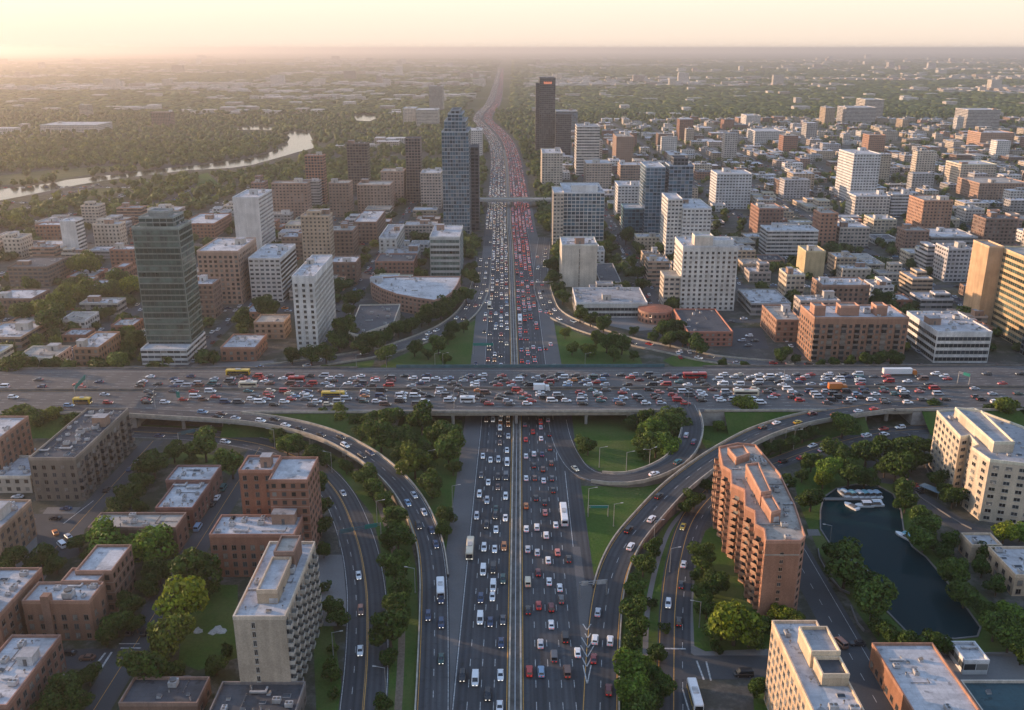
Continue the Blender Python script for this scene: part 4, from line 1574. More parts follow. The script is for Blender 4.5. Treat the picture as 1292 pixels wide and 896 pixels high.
mid("stepped pink brick block behind the wide pink brick block", 480, 509, 257, 217, 213, PINKB, 'roof_tan', 't_brick', n=3)
mid("slim dark slab tower with pointed cap left of the blue glass tower", 511, 530, 256, 175, 173, (.15, .115, .10), 'roof_dark', 't_dark', n=1, name="office_tower", bulk=False)
mid("white and brick block tucked left of the blue glass tower", 530, 556, 263, 219, 214, (.48, .38, .32), 'roof_white', 't_white', n=3)
mid("brown brick block at the left of the brick cluster", 414, 440, 274, 232, 228, (.25, .17, .13), 'roof_tan', 't_brick', n=3)


def crown_blue(root, cx, cyy, h, rng):
    f, _ = rect_px(557, 591, 300, 167, 161)
    f = ccw(f)
    block(root, cx, cyy, inset(f, 2.4), h, h + 9, GLASSY, 'roof_grey', 't_glass', prefix="crown_")
    block(root, cx, cyy, inset(f, 5.5), h + 9, h + 15, GLASSY, 'roof_grey', 't_glass', prefix="upper_crown_")
    block(root, cx, cyy, inset(f, 8), h + 15, h + 18, (.2, .23, .25), 'roof_dark', 't_dark', prefix="cap_")
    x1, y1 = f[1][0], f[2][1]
    block(root, cx, cyy, [(x1 + .1, y1 - 16), (x1 + 7.5, y1 - 16), (x1 + 7.5, y1 + 8), (x1 + .1, y1 + 8)], 0, h * .82, (.05, .065, .085), 'roof_dark', 't_dark', prefix="side_slab_")


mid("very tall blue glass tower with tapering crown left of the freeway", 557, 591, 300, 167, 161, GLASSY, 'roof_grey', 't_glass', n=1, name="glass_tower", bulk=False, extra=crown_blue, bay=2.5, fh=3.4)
mid("teal banded glass office with white roof rim at the slip road", 542, 580, 350, 300, 285, (.40, .40, .38), 'roof_white', 'band', fh=4.2, n=4, name="office_building", gl=GREENGL, frame=plain("mullion_teal", (.25, .30, .29), .5))
mid("long red brick warehouse in front of the grey roofed white block", 473, 522, 350, 331, 321, (.24, .12, .085), 'roof_dark', 't_brick', n=4, name="warehouse", bulk=False)
mid("white block with cluttered grey roof behind the long red brick warehouse", 478, 500, 326, 301, 281, (.52, .50, .46), 'roof_grey', styles={'S': 'punch', 'E': 't_brick'}, n=10, frame=M['frame_pale'])
mid("brown brick block with long white roof, middle of the brick cluster", 446, 475, 308, 281, 266, BROWN, 'roof_white', 't_brick', n=8)
mid("square brick tower block in the left brick cluster, beside a white roof", 412, 445, 325, 292, 285, BROWN, 'roof_tan', 't_brick', n=5)
mid("small brick block with white roof right of the white apartment tower", 416, 449, 360, 332, 324, BROWN, 'roof_white', 'punch', n=4)
mid("brick block with white roof behind the white apartment tower", 377, 402, 322, 293, 283, BRICK, 'roof_white', 't_brick', n=5)
mid("low dark brick block with pale roof between the white block and brick cluster", 355, 387, 325, 300, 294, (.16, .12, .10), 'roof_white', 't_brick', n=5)
mid("brown mid-rise with pale roof behind the green glass tower", 242, 268, 402, 360, 352, BROWN, 'roof_white', 't_brick', n=4)
mid("low brick school with white roof left of the tall white slab", 228, 270, 300, 283, 270, BRICK, 'roof_white', 't_brick', n=5)
mid("dark brown slab with planted roof at the left photo edge", 9, 59, 362, 338, 325, (.15, .11, .085), 'roof_dark', 't_white', n=6)
mid("flat tan block left of the small white tower", 36, 78, 328, 314, 304, TAN, 'roof_white', 't_band', n=4, bulk=False)
mid("long brick block behind the small white tower", 44, 76, 303, 285, 281, BRICK, 'roof_white', 't_brick', n=3, bulk=False)
mid("brick block right of the small white tower", 138, 168, 344, 316, 311, BRICK, 'roof_white', 't_brick', n=4)
mid("low red building with white roof among trees left of the green tower", 84, 118, 357, 350, 340, RED, 'roof_white', 't_brick', n=3, bulk=False)
mid("orange brick block with white roof by the expressway, left of the green tower podium", 92, 124, 463, 440, 420, (.32, .17, .10), 'roof_white', 't_brick', n=7)
mid("beige flat block by the expressway left of the orange brick block", 18, 68, 466, 453, 438, BEIGE, 'roof_tan', 't_brick', n=6)
mid("three storey brick block with white roof at the left photo edge above the expressway", -30, 26, 442, 427, 408, (.33, .22, .15), 'roof_white', 't_band', n=7)
mid("grey factory with small chimney among trees left of the green tower", 100, 148, 397, 384, 377, (.34, .32, .28), 'roof_white', 't_band', n=4, name="factory")
mid("two storey brick block with white roof behind the orange brick block", 78, 108, 432, 424, 416, BRICK, 'roof_white', 't_brick', n=6, bulk=False)
mid("small brick shed with pale roof left of the green tower", 140, 168, 424, 412, 403, BRICK, 'roof_white', 't_brick', n=4, bulk=False)
mid("low brick workshop with white courtyard roof right of the green tower", 278, 322, 456, 440, 423, (.28, .14, .09), 'roof_white', 'punch', n=9, name="workshop", bulk=False)
mid("low brick building with white roof left of the white apartment tower", 309, 336, 407, 395, 382, (.32, .16, .10), 'roof_white', 't_brick', n=4, bulk=False)
mid("long tan warehouse in front of the white eight storey block", 320, 358, 428, 408, 398, (.30, .21, .15), 'roof_tan', 't_brick', n=3, name="warehouse", bulk=False)
mid("wide dark brick block far left behind the trees", -10, 40, 392, 378, 366, BROWN, 'roof_white', 't_brick', n=5)

# the low building with the curved wall, and the dark polygon
C15 = [(467, 352), (500, 350), (540, 350), (581, 350), (577, 360), (570, 370), (561, 376), (548, 380), (526, 377), (500, 372), (481, 365), (469, 358)]
building("low drum fronted building with broad white roof left of the freeway", [G(a, c, 11)[:2] for a, c in C15], 11, (.27, .16, .12), 'roof_white', 't_brick', n=14, name="civic_building")
C16 = [(454, 386), (505, 385), (497, 408), (452, 424), (440, 421)]
building("low polygon building with dark roof and two pale plant rows beside the slip road", [G(a, c, 8)[:2] for a, c in C16], 8, BEIGE, 'roof_dark', 't_brick', n=12, name="low_building", bulk=False)

# ---- right of the freeway


def white_wing(root, cx, cyy, h, rng):
    f, _ = rect_px(711, 763, 312, 244, 231)
    x0, y0 = f[0]
    block(root, cx, cyy, [(x0 - 9, y0 - 8), (x0 - .05, y0 - 8), (x0 - .05, y0 + 30), (x0 - 9, y0 + 30)], 0, h + 1, BEIGE, 'roof_white', 't_white', prefix="side_wing_")
    block(root, cx, cyy, [(x0 + 8, y0 + 8), (x0 + 30, y0 + 8), (x0 + 30, y0 + 24), (x0 + 8, y0 + 24)], h, h + 5, WHITE, 'roof_white', 'wall', prefix="plant_room_")


mid("broad white and glass office tower right of the freeway by the distant bridge", 711, 763, 312, 244, 231, (.56, .56, .54), 'roof_white', 't_glass', n=5, name="office_tower", bulk=False, extra=white_wing)
mid("plain beige windowless cube with two dark slots right of the freeway", 709, 754, 362, 310, 300, (.52, .48, .41), 'roof_white', styles={'S': 'strip', 'W': 'strip'}, n=9, name="office_building", ww=.5, wh=2.6, bay=8, frame=M['frame_pale'])
mid("long low white office with grey roof beside the right slip road", 727, 817, 401, 383, 364, (.52, .50, .46), 'roof_grey', 'band', n=10, name="office_building", fh=3.6, frame=M['frame_pale'])
mid("low dark roofed hall between the beige cube and the side street", 757, 784, 366, 357, 330, GREY, 'roof_dark', 't_brick', n=3, name="hall", bulk=False)
# the rotunda
cxr, cyr = G(826, 404)[:2]
ring = [(cxr + 11 * math.cos(2 * math.pi * k / 24), cyr + 11 * math.sin(2 * math.pi * k / 24)) for k in range(24)]


def cone(root, cx, cyy, h, rng):
    mb = MB()
    for k in range(24):
        a, b = ring[k], ring[(k + 1) % 24]
        mb.face([((a[0] - cx) * .98, (a[1] - cyy) * .98, h + .9), ((b[0] - cx) * .98, (b[1] - cyy) * .98, h + .9), (0, 0, h + 2.2)])
    mb.obj("roof_cone", [M['terracotta']], root)


building("round brick rotunda with terracotta roof and white rim beside the slip road", ring, 7, (.30, .16, .11), 'roof_tan', 't_brick', n=0, name="rotunda", bulk=False, extra=cone)


def slab_wing(root, cx, cyy, h, rng):
    f, _ = rect_px(862, 932, 392, 312, 300)
    x0, y0 = f[0]
    block(root, cx, cyy, [(x0 - 11, y0 + 2), (x0 - .05, y0 + 2), (x0 - .05, y0 + 18), (x0 - 11, y0 + 18)], 0, h * .52, (.50, .42, .34), 'roof_tan', 't_white', prefix="balcony_wing_")
    block(root, cx, cyy, [(x0 + 8, y0 + 4), (x0 + 20, y0 + 4), (x0 + 20, y0 + 14), (x0 + 8, y0 + 14)], h, h + 6, (.55, .48, .4), 'roof_white', 'wall', prefix="penthouse_")
    block(root, cx, cyy, [(x0 + 20.1, y0 + 5), (x0 + 34, y0 + 5), (x0 + 34, y0 + 13), (x0 + 20.1, y0 + 13)], h, h + 3, WHITE, 'roof_white', 'wall', prefix="plant_room_")


mid("big white apartment slab with rows of square windows right of the slip road", 862, 932, 392, 312, 300, (.62, .59, .54), 'roof_white', 'punch', n=8, name="apartment_tower", bulk=False, extra=slab_wing, bay=3.2, ww=1.5, wh=1.5, frame=M['frame_pale'])
mid("low red brick hall with black roof in front of the big white slab", 868, 925, 437, 420, 391, (.30, .12, .08), 'roof_dark', 't_brick', n=7, name="brick_hall", bulk=False)
mid("four storey brown block with pale bands left of the big white slab", 818, 845, 362, 331, 324, (.33, .24, .18), 'roof_white', 't_band', n=3, name="office_building")


def stepped(root, cx, cyy, h, rng):
    f, _ = rect_px(862, 898, 330, 264, 252)
    x0, y0 = f[0]
    x1 = f[1][0]
    block(root, cx, cyy, [(x0 - 12, y0 + 3), (x0 - .05, y0 + 3), (x0 - .05, y0 + 36), (x0 - 12, y0 + 36)], 0, h + 7, (.6, .58, .54), 'roof_white', 't_white', prefix="tall_wing_")


mid("white stepped apartment tower behind the big white slab", 862, 898, 330, 264, 252, (.60, .59, .57), 'roof_white', 't_white', n=5, name="apartment_tower", extra=stepped)


def twin(root, cx, cyy, h, rng):
    f, _ = rect_px(816, 840, 303, 212, 206)
    x0, y0 = f[0]
    x1 = f[1][0]
    block(root, cx, cyy, [(x1 + 3, y0 - 4), (x1 + 24, y0 - 4), (x1 + 24, y0 + 24), (x1 + 3, y0 + 24)], 0, h + 2, (.22, .26, .31), 'roof_white', 't_glass', prefix="second_tower_")
    block(root, cx, cyy, [(x1 + .05, y0 + 2), (x1 + 2.95, y0 + 2), (x1 + 2.95, y0 + 18), (x1 + .05, y0 + 18)], 0, h - 6, DARK, 'roof_dark', 't_dark', prefix="link_")
    block(root, cx, cyy, [(x1 + 7, y0 + 2), (x1 + 20, y0 + 2), (x1 + 20, y0 + 18), (x1 + 7, y0 + 18)], h + 2, h + 8, DARK, 'roof_dark', 't_dark', prefix="crown_")


mid("dark blue glass twin tower behind the stepped white tower", 816, 840, 303, 212, 205, (.25, .30, .35), 'roof_white', 't_glass', n=3, name="glass_tower", bulk=False, extra=twin)
mid("white office with dark glass top storey left of the blue twin tower", 780, 814, 276, 235, 229, WHITE, 'roof_white', 't_white', n=5, name="office_building")
mid("small teal glass building at the foot of the blue twin tower", 788, 812, 300, 264, 258, (.10, .22, .27), 'roof_white', 't_glass', n=2, name="glass_building", bulk=False)


def black_tower(root, cx, cyy, h, rng):
    f, _ = rect_px(681, 701, 196, 99, 96)
    x0, y0 = f[0]
    x1 = f[1][0]
    block(root, cx, cyy, [(x1 + .1, y0 - 20), (x1 + 25, y0 - 20), (x1 + 25, y0 + 12), (x1 + .1, y0 + 12)], 0, h * .55, (.06, .065, .075), 'roof_dark', 't_dark', prefix="lower_tower_")
    block(root, cx, cyy, [(x0 - 6, y0 + 4), (x0 - .1, y0 + 4), (x0 - .1, y0 + 30), (x0 - 6, y0 + 30)], 0, h * .93, (.05, .055, .06), 'roof_dark', 't_dark', prefix="side_slab_")
    # the red lettering strip near the top: no letter of it can be read
    mb = MB()
    w = (x1 - x0)
    for k in range(7):
        a = x0 + w * (.26 + .074 * k)
        mb.box(a - cx, a + w * .055 - cx, y0 - .5 - cyy, y0 - .05 - cyy, h - 8.5, h - 4.8 - (k % 2) * .6)
    mb.obj("sign_panel", [plain("sign_red", (.75, .22, .12), .5, emit=.5)], root)
    mb = MB()
    mb.tube((0, 0, h), (0, 0, h + 7), .5, .15, 6)
    mb.obj("mast", [M['metal']], root)


mid("very tall black skyscraper with red sign right of the freeway", 681, 701, 196, 99, 96, (.055, .06, .068), 'roof_dark', 't_dark', n=0, name="skyscraper", bulk=False, extra=black_tower)
mid("dark glass office behind the black skyscraper, to its right", 702, 729, 172, 141, 138, (.16, .19, .20), 'roof_grey', 't_glass', n=2, name="office_tower")
mid("horizontally striped white office tower right of the black skyscraper", 728, 757, 221, 160, 157, (.55, .52, .48), 'roof_grey', 't_band', n=2, name="office_tower", fh=3.8)
mid("beige stepped tower at the foot of the black skyscraper", 684, 710, 238, 194, 188, (.48, .42, .35), 'roof_white', 't_white', n=4, name="apartment_tower")
mid("beige apartment block right of the beige stepped tower", 740, 772, 238, 207, 202, (.45, .36, .29), 'roof_white', 't_white', n=3)
mid("brown brick tower block right of the striped white tower", 778, 800, 207, 173, 169, (.29, .19, .14), 'roof_tan', 't_brick', n=2)
mid("small pink brick block in front of the brown brick tower block", 783, 812, 232, 209, 205, PINKB, 'roof_white', 't_white', n=3)
mid("grey slab tower far left of the freeway beyond the woods", 541, 558, 142, 109, 107, (.36, .33, .30), 'roof_grey', 't_band', n=0, name="office_tower")
mid("pale wide block beyond the woods left of the freeway", 508, 524, 157, 137, 135, (.55, .49, .42), 'roof_white', 't_white', n=0)
mid("long pale block beside the pale wide block beyond the woods", 525, 552, 159, 139, 136, (.55, .5, .44), 'roof_white', 't_band', n=0)
mid("white block standing right behind the blue glass tower", 589, 608, 200, 165, 162, (.55, .53, .5), 'roof_white', 't_white', n=2)
mid("brown square block across the river, left", 190, 214, 161, 142, 141, (.20, .13, .10), 'roof_tan', 't_dark', n=0)
mid("pale slim slab across the river, far left", 99, 109, 148, 133, 132, (.45, .38, .30), 'roof_tan', 't_band', n=0)
mid("long white complex across the river, far left", 50, 121, 168, 158, 154, (.55, .5, .44), 'roof_white', 't_white', n=0, dmax=80)


mid("tall white striped slab tower in the right district", 1078, 1112, 255, 195, 189, (.60, .59, .58), 'roof_white', 't_white', n=3, name="apartment_tower")
mid("orange lit ribbed brick tower below the white striped slab, right", 1166, 1203, 294, 254, 247, (.36, .20, .13), 'roof_tan', 't_brick', n=4, name="apartment_tower")
mid("brown cube end of the long grey slab, right", 1143, 1173, 322, 292, 287, (.26, .16, .12), 'roof_tan', 't_brick', n=3)
mid("long grey slab with pale roof beside the brown cube, right", 1175, 1234, 320, 300, 289, GREY, 'roof_white', 't_band', n=7)


def long_front(root, cx, cyy, h, rng):
    f, _ = rect_px(1028, 1147, 456, 402, 386)
    x0, y0 = f[0]
    x1, y1 = f[1][0], f[2][1]
    w = x1 - x0
    for a, c in ((.02, .14), (.30, .50), (.68, .80)):
        block(root, cx, cyy, [(x0 + w * a, y0 + 5), (x0 + w * c, y0 + 5), (x0 + w * c, y0 + 13), (x0 + w * a, y0 + 13)], h, h + 5, (.36, .20, .14), 'roof_tan', 'wall', prefix="lift_house_")


mid("long brown brick apartment front with dark balconies by the expressway, right", 1028, 1147, 456, 402, 386, (.30, .17, .115), 'roof_white', styles={'S': 'balc', 'W': 'punch'}, n=8, bay=3.4, ww=1.5, bulk=False, extra=long_front, limit=98)
mid("white office with dark window bands and dishes right of the long brown front", 1183, 1252, 458, 420, 394, (.62, .60, .57), 'roof_white', 'band', n=12, name="office_building", fh=3.9, frame=M['frame_pale'])


gx, gy1 = G(1243, 414)[:2]
gy0 = G(0, 446)[1]
u_, dy_, dz_ = ray(646, 312)
gh = CAM_H + gy1 * dz_ / dy_


def gold_side(root, cx, cyy, h, rng):
    block(root, cx, cyy, [(gx - 9, gy1 - 6), (gx - .1, gy1 - 6), (gx - .1, gy1 + 14), (gx - 9, gy1 + 14)], 0, h + 1, (.45, .31, .19), 'roof_tan', 'wall', prefix="core_slab_")
    block(root, cx, cyy, [(gx - 5, gy0 - 6), (gx + 60, gy0 - 6), (gx + 60, gy0 - .1), (gx - 5, gy0 - .1)], 0, 9, (.10, .11, .11), 'roof_dark', 't_dark', prefix="podium_")


gfp = [(gx, gy0), (gx + 50, gy0), (gx + 50, gy1), (gx, gy1)]
MID.append(("gold banded glass tower", gfp, gh))
building("gold banded glass tower cut by the right photo edge", gfp, gh, (.48, .35, .20), 'roof_tan', 'band', n=6, name="glass_tower", bulk=False, extra=gold_side, fh=3.6, b0=.12, b1=.66, gl=GREENGL, frame=plain("mullion_gold", (.42, .31, .18), .5))
mid("long brown slab behind the long brown brick front", 1038, 1098, 392, 361, 351, (.24, .155, .115), 'roof_white', 'punch', n=8, bay=3.3)
mid("beige front wing left of the long brown slab", 993, 1016, 378, 348, 340, SAND, 'roof_white', 't_white', n=3)
mid("plain yellowish slab with one dark slit, right district", 1017, 1042, 352, 318, 311, (.48, .38, .22), 'roof_tan', 'blank', n=2)
mid("curved white banded block left of the twin orange towers, right", 969, 1033, 325, 292, 285, (.52, .49, .46), 'roof_white', 't_band', n=6)
mid("taller orange brick tower with lit side, right district", 1036, 1058, 312, 270, 265, (.38, .19, .12), 'roof_tan', 't_brick', n=2, name="apartment_tower")
mid("brown brick tower with pale top left of the taller orange tower", 958, 989, 300, 264, 257, (.26, .14, .10), 'roof_tan', 't_brick', n=3, name="apartment_tower")
mid("pale ribbed block right of the taller orange tower", 1060, 1098, 311, 288, 282, (.45, .38, .32), 'roof_white', 't_white', n=4)
mid("white apartment block below the white striped slab", 1080, 1124, 275, 248, 243, (.56, .52, .47), 'roof_white', 't_white', n=4)
mid("grey white block at the right of the white apartment block", 1126, 1152, 274, 246, 243, (.50, .50, .50), 'roof_white', 't_band', n=3)
mid("white gridded tower in the right district, nearest the blue twin tower", 905, 949, 264, 220, 215, (.56, .56, .56), 'roof_white', 't_white', n=3, name="apartment_tower")
mid("cream cube block near the right photo edge", 1213, 1258, 236, 208, 203, (.55, .46, .36), 'roof_white', 't_white', n=3)
mid("grey cube with sunlit side on the right skyline", 1222, 1263, 163, 139, 136, (.45, .42, .40), 'roof_white', 't_band', n=1)
mid("wide grey hospital block on the right skyline", 1068, 1106, 157, 136, 134, (.45, .43, .42), 'roof_white', 't_band', n=1)
mid("taller block behind the wide grey hospital block", 1092, 1116, 152, 126, 124, (.5, .45, .4), 'roof_white', 't_band', n=1)
mid("orange brick block in front of the hospital block", 1097, 1118, 196, 171, 169, (.33, .18, .12), 'roof_tan', 't_brick', n=1)
mid("rust coloured block with a high corner at the right photo edge", 1238, 1280, 189, 168, 165, (.40, .25, .18), 'roof_white', 't_brick', n=2)
mid("lone white cube among the right woods", 942, 960, 158, 146, 144, (.58, .56, .54), 'roof_white', 't_white', n=0)
mid("white pair block below the lone white cube", 953, 988, 181, 166, 162, (.56, .55, .53), 'roof_white', 't_white', n=1)
mid("brown slab at the right photo edge above the gold tower", 1236, 1300, 252, 232, 224, (.34, .22, .16), 'roof_tan', 't_brick', n=4)
mid("white roofed market hall left of the brown front by the expressway", 948, 998, 398, 384, 366, GREY, 'roof_white', 't_band', n=10, name="market_hall", bulk=False)
mid("low brown wing with lit side left of the long brown brick front", 980, 1012, 432, 405, 386, (.27, .15, .10), 'roof_tan', 't_brick', n=3, dmax=40)

# ---- the rest of the town, on its grid of streets
def hits(x0, x1, y0, y1, pad=3.0):
    for a, b, c, d in RECTS:
        if x0 < b + pad and x1 > a - pad and y0 < d + pad and y1 > c - pad:
            return True
    return False


KP = np.concatenate([np.column_stack([p, np.full(len(p), w)]) for p, w in KEEP])
# street and road centre lines are sampled coarsely: fill them in
_k = []
for p, w in KEEP:
    for i in range(len(p) - 1):
        L = np.linalg.norm(p[i + 1] - p[i])
        n = max(1, int(L / 6))
        for k in range(n):
            _k.append((*(p[i] + (p[i + 1] - p[i]) * k / n), w))
KP = np.array(_k)
GRID = {}
for x, y, w in KP:
    GRID.setdefault((int(x // 40), int(y // 40)), []).append((x, y, w))


def on_road(x, y, pad=0.0):
    ix, iy = int(x // 40), int(y // 40)
    for i in (-1, 0, 1):
        for j in (-1, 0, 1):
            for a, b, w in GRID.get((ix + i, iy + j), ()):
                if (a - x) ** 2 + (b - y) ** 2 < (w + pad) ** 2:
                    return True
    return False


def lot_clear(x0, x1, y0, y1):
    if hits(x0, x1, y0, y1):
        return False
    for i in range(5):
        for j in range(5):
            if on_road(x0 + (x1 - x0) * i / 4, y0 + (y1 - y0) * j / 4, 2.2):
                return False
    return True


ANCHOR = [(lab, fp[0][0], fp[0][1]) for lab, fp, h in MID]
SHORT = {}
fills = []
rng = random.Random(11)


def in_town(x, y):
    px, py = to_px(x, y, 0)
    if y < 455 or px < -60 or px > 1350:
        return False
    if x < 0:
        if py < 236 + max(0, (560 - px)) * .10:
            return False
        if px > 585:
            return False
    else:
        if py < 152 + max(0, 760 - px) * .3:
            return False
    if abs(x) < 62:
        return False
    if 430 < px < 985 and py > 398:
        return False
    return True


y = 462.0
pal = [BRICK, BROWN, BRICK, (.28, .16, .11), (.22, .13, .10), TAN, BEIGE, GREY, (.36, .30, .26), SAND, WHITE]
palR = [BRICK, BROWN, TAN, BEIGE, GREY, (.48, .45, .42), WHITE, (.36, .30, .26), SAND, (.33, .2, .15), (.42, .40, .40)]
NAMES = {id(c): None for c in pal}


def cname(c):
    if c in COLN:
        return COLN[c]
    r, g, b = c
    if r > .45:
        return "pale grey"
    if r - b > .13:
        return "rust brick"
    if r - b > .08:
        return "greyish tan"
    return "mid grey"


far_mb = MB()
far_count = 0
while y < 2350:
    step = 24 + (y - 460) * .012
    x = -y * .64
    while x < y * .64:
        w = rng.uniform(13, 30)
        d = rng.uniform(12, step - 3)
        if in_town(x + w / 2, y + d / 2) and rng.random() < ((.88 if y < 1100 else .62 if y < 1600 else .42) if x > 0 else .93) and lot_clear(x, x + w, y, y + d):
            hot = mnoise.noise(Vector((x * .004, y * .004, 3.1)))
            h = rng.choice([4, 4.5, 6, 6.5, 7, 7, 9, 9.5, 12])
            if hot > .08 and rng.random() < (.30 if 620 < y < 1300 else .17):
                h = rng.uniform(14, 28)
            if rng.random() < .022 and y > 560:
                h = rng.uniform(28, 44)
            fills.append((y, x, w, d, h))
            RECTS.append((x, x + w, y, y + d))
            x += w + rng.uniform(2, 8)
        else:
            x += 7
    y += step
fills.sort(key=lambda t: math.hypot(t[0], t[1]))
N_IND = 170
AN = []
NICK = {
    "green glass tower": "dark green glass tower", "white apartment tower": "white apartment tower standing", "tall white slab": "tall white slab tower with plain",
    "polygon roof": "low polygon", "drum fronted hall": "low drum", "teal banded office": "teal banded", "brick warehouse": "long red brick warehouse", "blue glass tower": "very tall blue",
    "beige cube": "plain beige windowless", "low white office": "long low white", "rotunda": "round brick", "big white slab": "big white apartment", "black roofed hall": "low red brick hall",
    "stepped white tower": "white stepped", "blue twin tower": "dark blue glass twin", "brown brick front": "long brown brick apartment front", "banded white office": "white office with dark window",
    "gold glass tower": "gold banded", "brown slab": "long brown slab behind", "curved banded block": "curved white", "orange lit tower": "orange lit", "long grey slab": "long grey slab",
    "white striped slab": "tall white striped", "small white tower": "small white tower", "pinkish office": "pinkish beige", "orange brick block": "orange brick block with white roof by",
    "brick workshop": "low brick workshop", "market hall": "white roofed market", "grey factory": "grey factory", "dark brown slab": "dark brown slab with planted", "white gridded tower": "white gridded",
    "broad office tower": "broad white and glass",
}
for nick, start in NICK.items():
    for lab, (root, ax, ay, ah) in BIDS.items():
        if lab.startswith(start):
            AN.append((nick, ax, ay))
            break
used_lab = {}
recs = []
for i, (y, x, w, d, h) in enumerate(fills):
    right = x > 0
    c = rng.choice(palR if right else pal)
    rf = rng.choices(['roof_white', 'roof_tan', 'roof_grey', 'roof_dark'], [6, 2, 2, 1])[0]
    recs.append((y, x, w, d, h, c, rf))
groups = {}
for r in recs[:N_IND]:
    y, x, w, d, h, c, rf = r
    cx, cyy = x + w / 2, y + d / 2
    nick = min(AN, key=lambda a: (a[1] - cx) ** 2 + (a[2] - cyy) ** 2)
    dx, dy = cx - nick[1], cyy - nick[2]
    side = ("right of" if dx > 0 else "left of") if abs(dx) > abs(dy) else ("behind" if dy > 0 else "in front of")
    size = "low" if h < 8 else "mid-height" if h < 15 else "tall"
    key = (size, cname(c), side, nick[0])
    groups.setdefault(key, []).append((math.hypot(dx, dy), r))
for key, lst in groups.items():
    lst.sort(key=lambda t: t[0])
    for k, (dd, (y, x, w, d, h, c, rf)) in enumerate(lst):
        size, cn, side, nick = key
        rn = {'roof_white': 'white', 'roof_tan': 'sandy', 'roof_grey': 'grey', 'roof_dark': 'dark'}[rf]
        lab = "%s %s block with %s roof, %s the %s" % (size, cn, rn, side, nick)
        if len(lst) > 1:
            lab = "%s nearest %s %s block, %s roof, %s the %s" % (nth(k), size, cn, rn, side, nick)
            lab = lab.replace("first nearest", "nearest")
        st = 't_brick' if c in (BRICK, BROWN, RED) else rng.choice(['t_white', 't_band', 't_brick', 't_white'])
        ex = None
        if rng.random() < .45:
            def ex(root, cx, cyy, h, rg_, x=x, y=y, w=w, d=d, c=c, rf=rf, st=st):
                a, b = rg_.choice([(0.08, .5), (.45, .92), (.2, .7)])
                e, f = rg_.choice([(0.1, .55), (.4, .9), (.15, .85)])
                block(root, cx, cyy, [(x + w * a, y + d * e), (x + w * b, y + d * e), (x + w * b, y + d * f), (x + w * a, y + d * f)], h, h + rg_.choice([3, 3.2, 6]), c, rf, st, prefix="upper_")
        building(lab, [(x, y), (x + w, y), (x + w, y + d), (x, y + d)], h, c, rf, st, extra=ex, n=rng.randint(3, 6) if y < 800 else 2, name="town_building", group="town blocks on the street grid", keep=False, bulk=h > 8, seed=3)
# the farther ones as one mass
ROOFC = {'roof_white': (.58, .58, .60), 'roof_tan': (.42, .38, .33), 'roof_grey': (.34, .34, .35), 'roof_dark': (.10, .10, .11)}


def mass_box(mb, x0, x1, y0, y1, z0, z1, c, rc, wall=0, roof=1):
    for (a, b) in (((x0, y0), (x1, y0)), ((x1, y0), (x1, y1)), ((x1, y1), (x0, y1)), ((x0, y1), (x0, y0))):
        L = math.hypot(b[0] - a[0], b[1] - a[1])
        nb, nf = max(1, round(L / 3.6)), max(1, round((z1 - z0) / 3.1))
        mb.face([(*a, z0), (*b, z0), (*b, z1), (*a, z1)], wall, [(0, 0), (nb, 0), (nb, nf), (0, nf)], c)
    mb.face([(x0, y0, z1), (x1, y0, z1), (x1, y1, z1), (x0, y1, z1)], roof, [(0, 0)] * 4, rc)


for y, x, w, d, h, c, rf in recs[N_IND:]:
    k = rng.uniform(.85, 1.2)
    mass_box(far_mb, x, x + w, y, y + d, 0, h, tuple(v * k for v in c), ROOFC[rf])
    if rng.random() < .8:
        a, b = x + w * rng.uniform(.15, .5), y + d * rng.uniform(.15, .5)
        mass_box(far_mb, a, a + w * .3, b, b + d * .3, h, h + rng.uniform(1.5, 4), (.4, .38, .35), (.5, .5, .5), roof=1)
    for _ in range(3 if y < 1300 else 1):
        a, b = x + w * rng.uniform(.08, .85), y + d * rng.uniform(.08, .85)
        mass_box(far_mb, a, a + 1.8, b, b + 1.5, h, h + 1.3, (.35, .35, .35), (.35, .35, .35), wall=1, roof=1)
# settlements between the woods, out to the horizon


def settled(x, y):
    return mnoise.fractal(Vector((x * .00065, y * .0015, .7)), 1.0, 2.0, 3)


n = 0
for _ in range(90000):
    yy = 1400 * math.exp(rng.random() * 2.4)
    xx = rng.uniform(-.64, .64) * yy
    if in_town(xx, yy) and yy < 2350 or abs(xx + 60) < 110:
        continue
    px, py = to_px(xx, yy, 0)
    if xx < 0 and (yy < 1500 or (yy < 2500 and rng.random() < .93)):
        continue
    s = settled(xx, yy)
    if s < .24:
        if rng.random() > .035:
            continue
    if any(inpoly(xx, yy, w_) for w_ in WATER):
        continue
    sc = 1 + yy / 5000
    w, d, h = rng.uniform(10, 34) * sc, rng.uniform(10, 24) * sc, rng.choice([5, 6, 7, 9, 12]) * (1 + yy / 14000)
    if rng.random() < .035:
        h *= 3
    k = rng.uniform(.8, 1.15)
    c = rng.choice([(.5, .45, .38), (.55, .5, .45), (.4, .32, .26), (.58, .55, .5)])
    mass_box(far_mb, xx, xx + w, yy, yy + d, 0, h, tuple(v * k for v in c), (.55, .53, .52))
    n += 1
    if n > 3000:
        break
o = far_mb.obj("distant_buildings", [M['t_attr'], M['roof_attr']])
tag(o, "mass of small distant town buildings spreading to the hazy horizon", "buildings", kind="stuff")

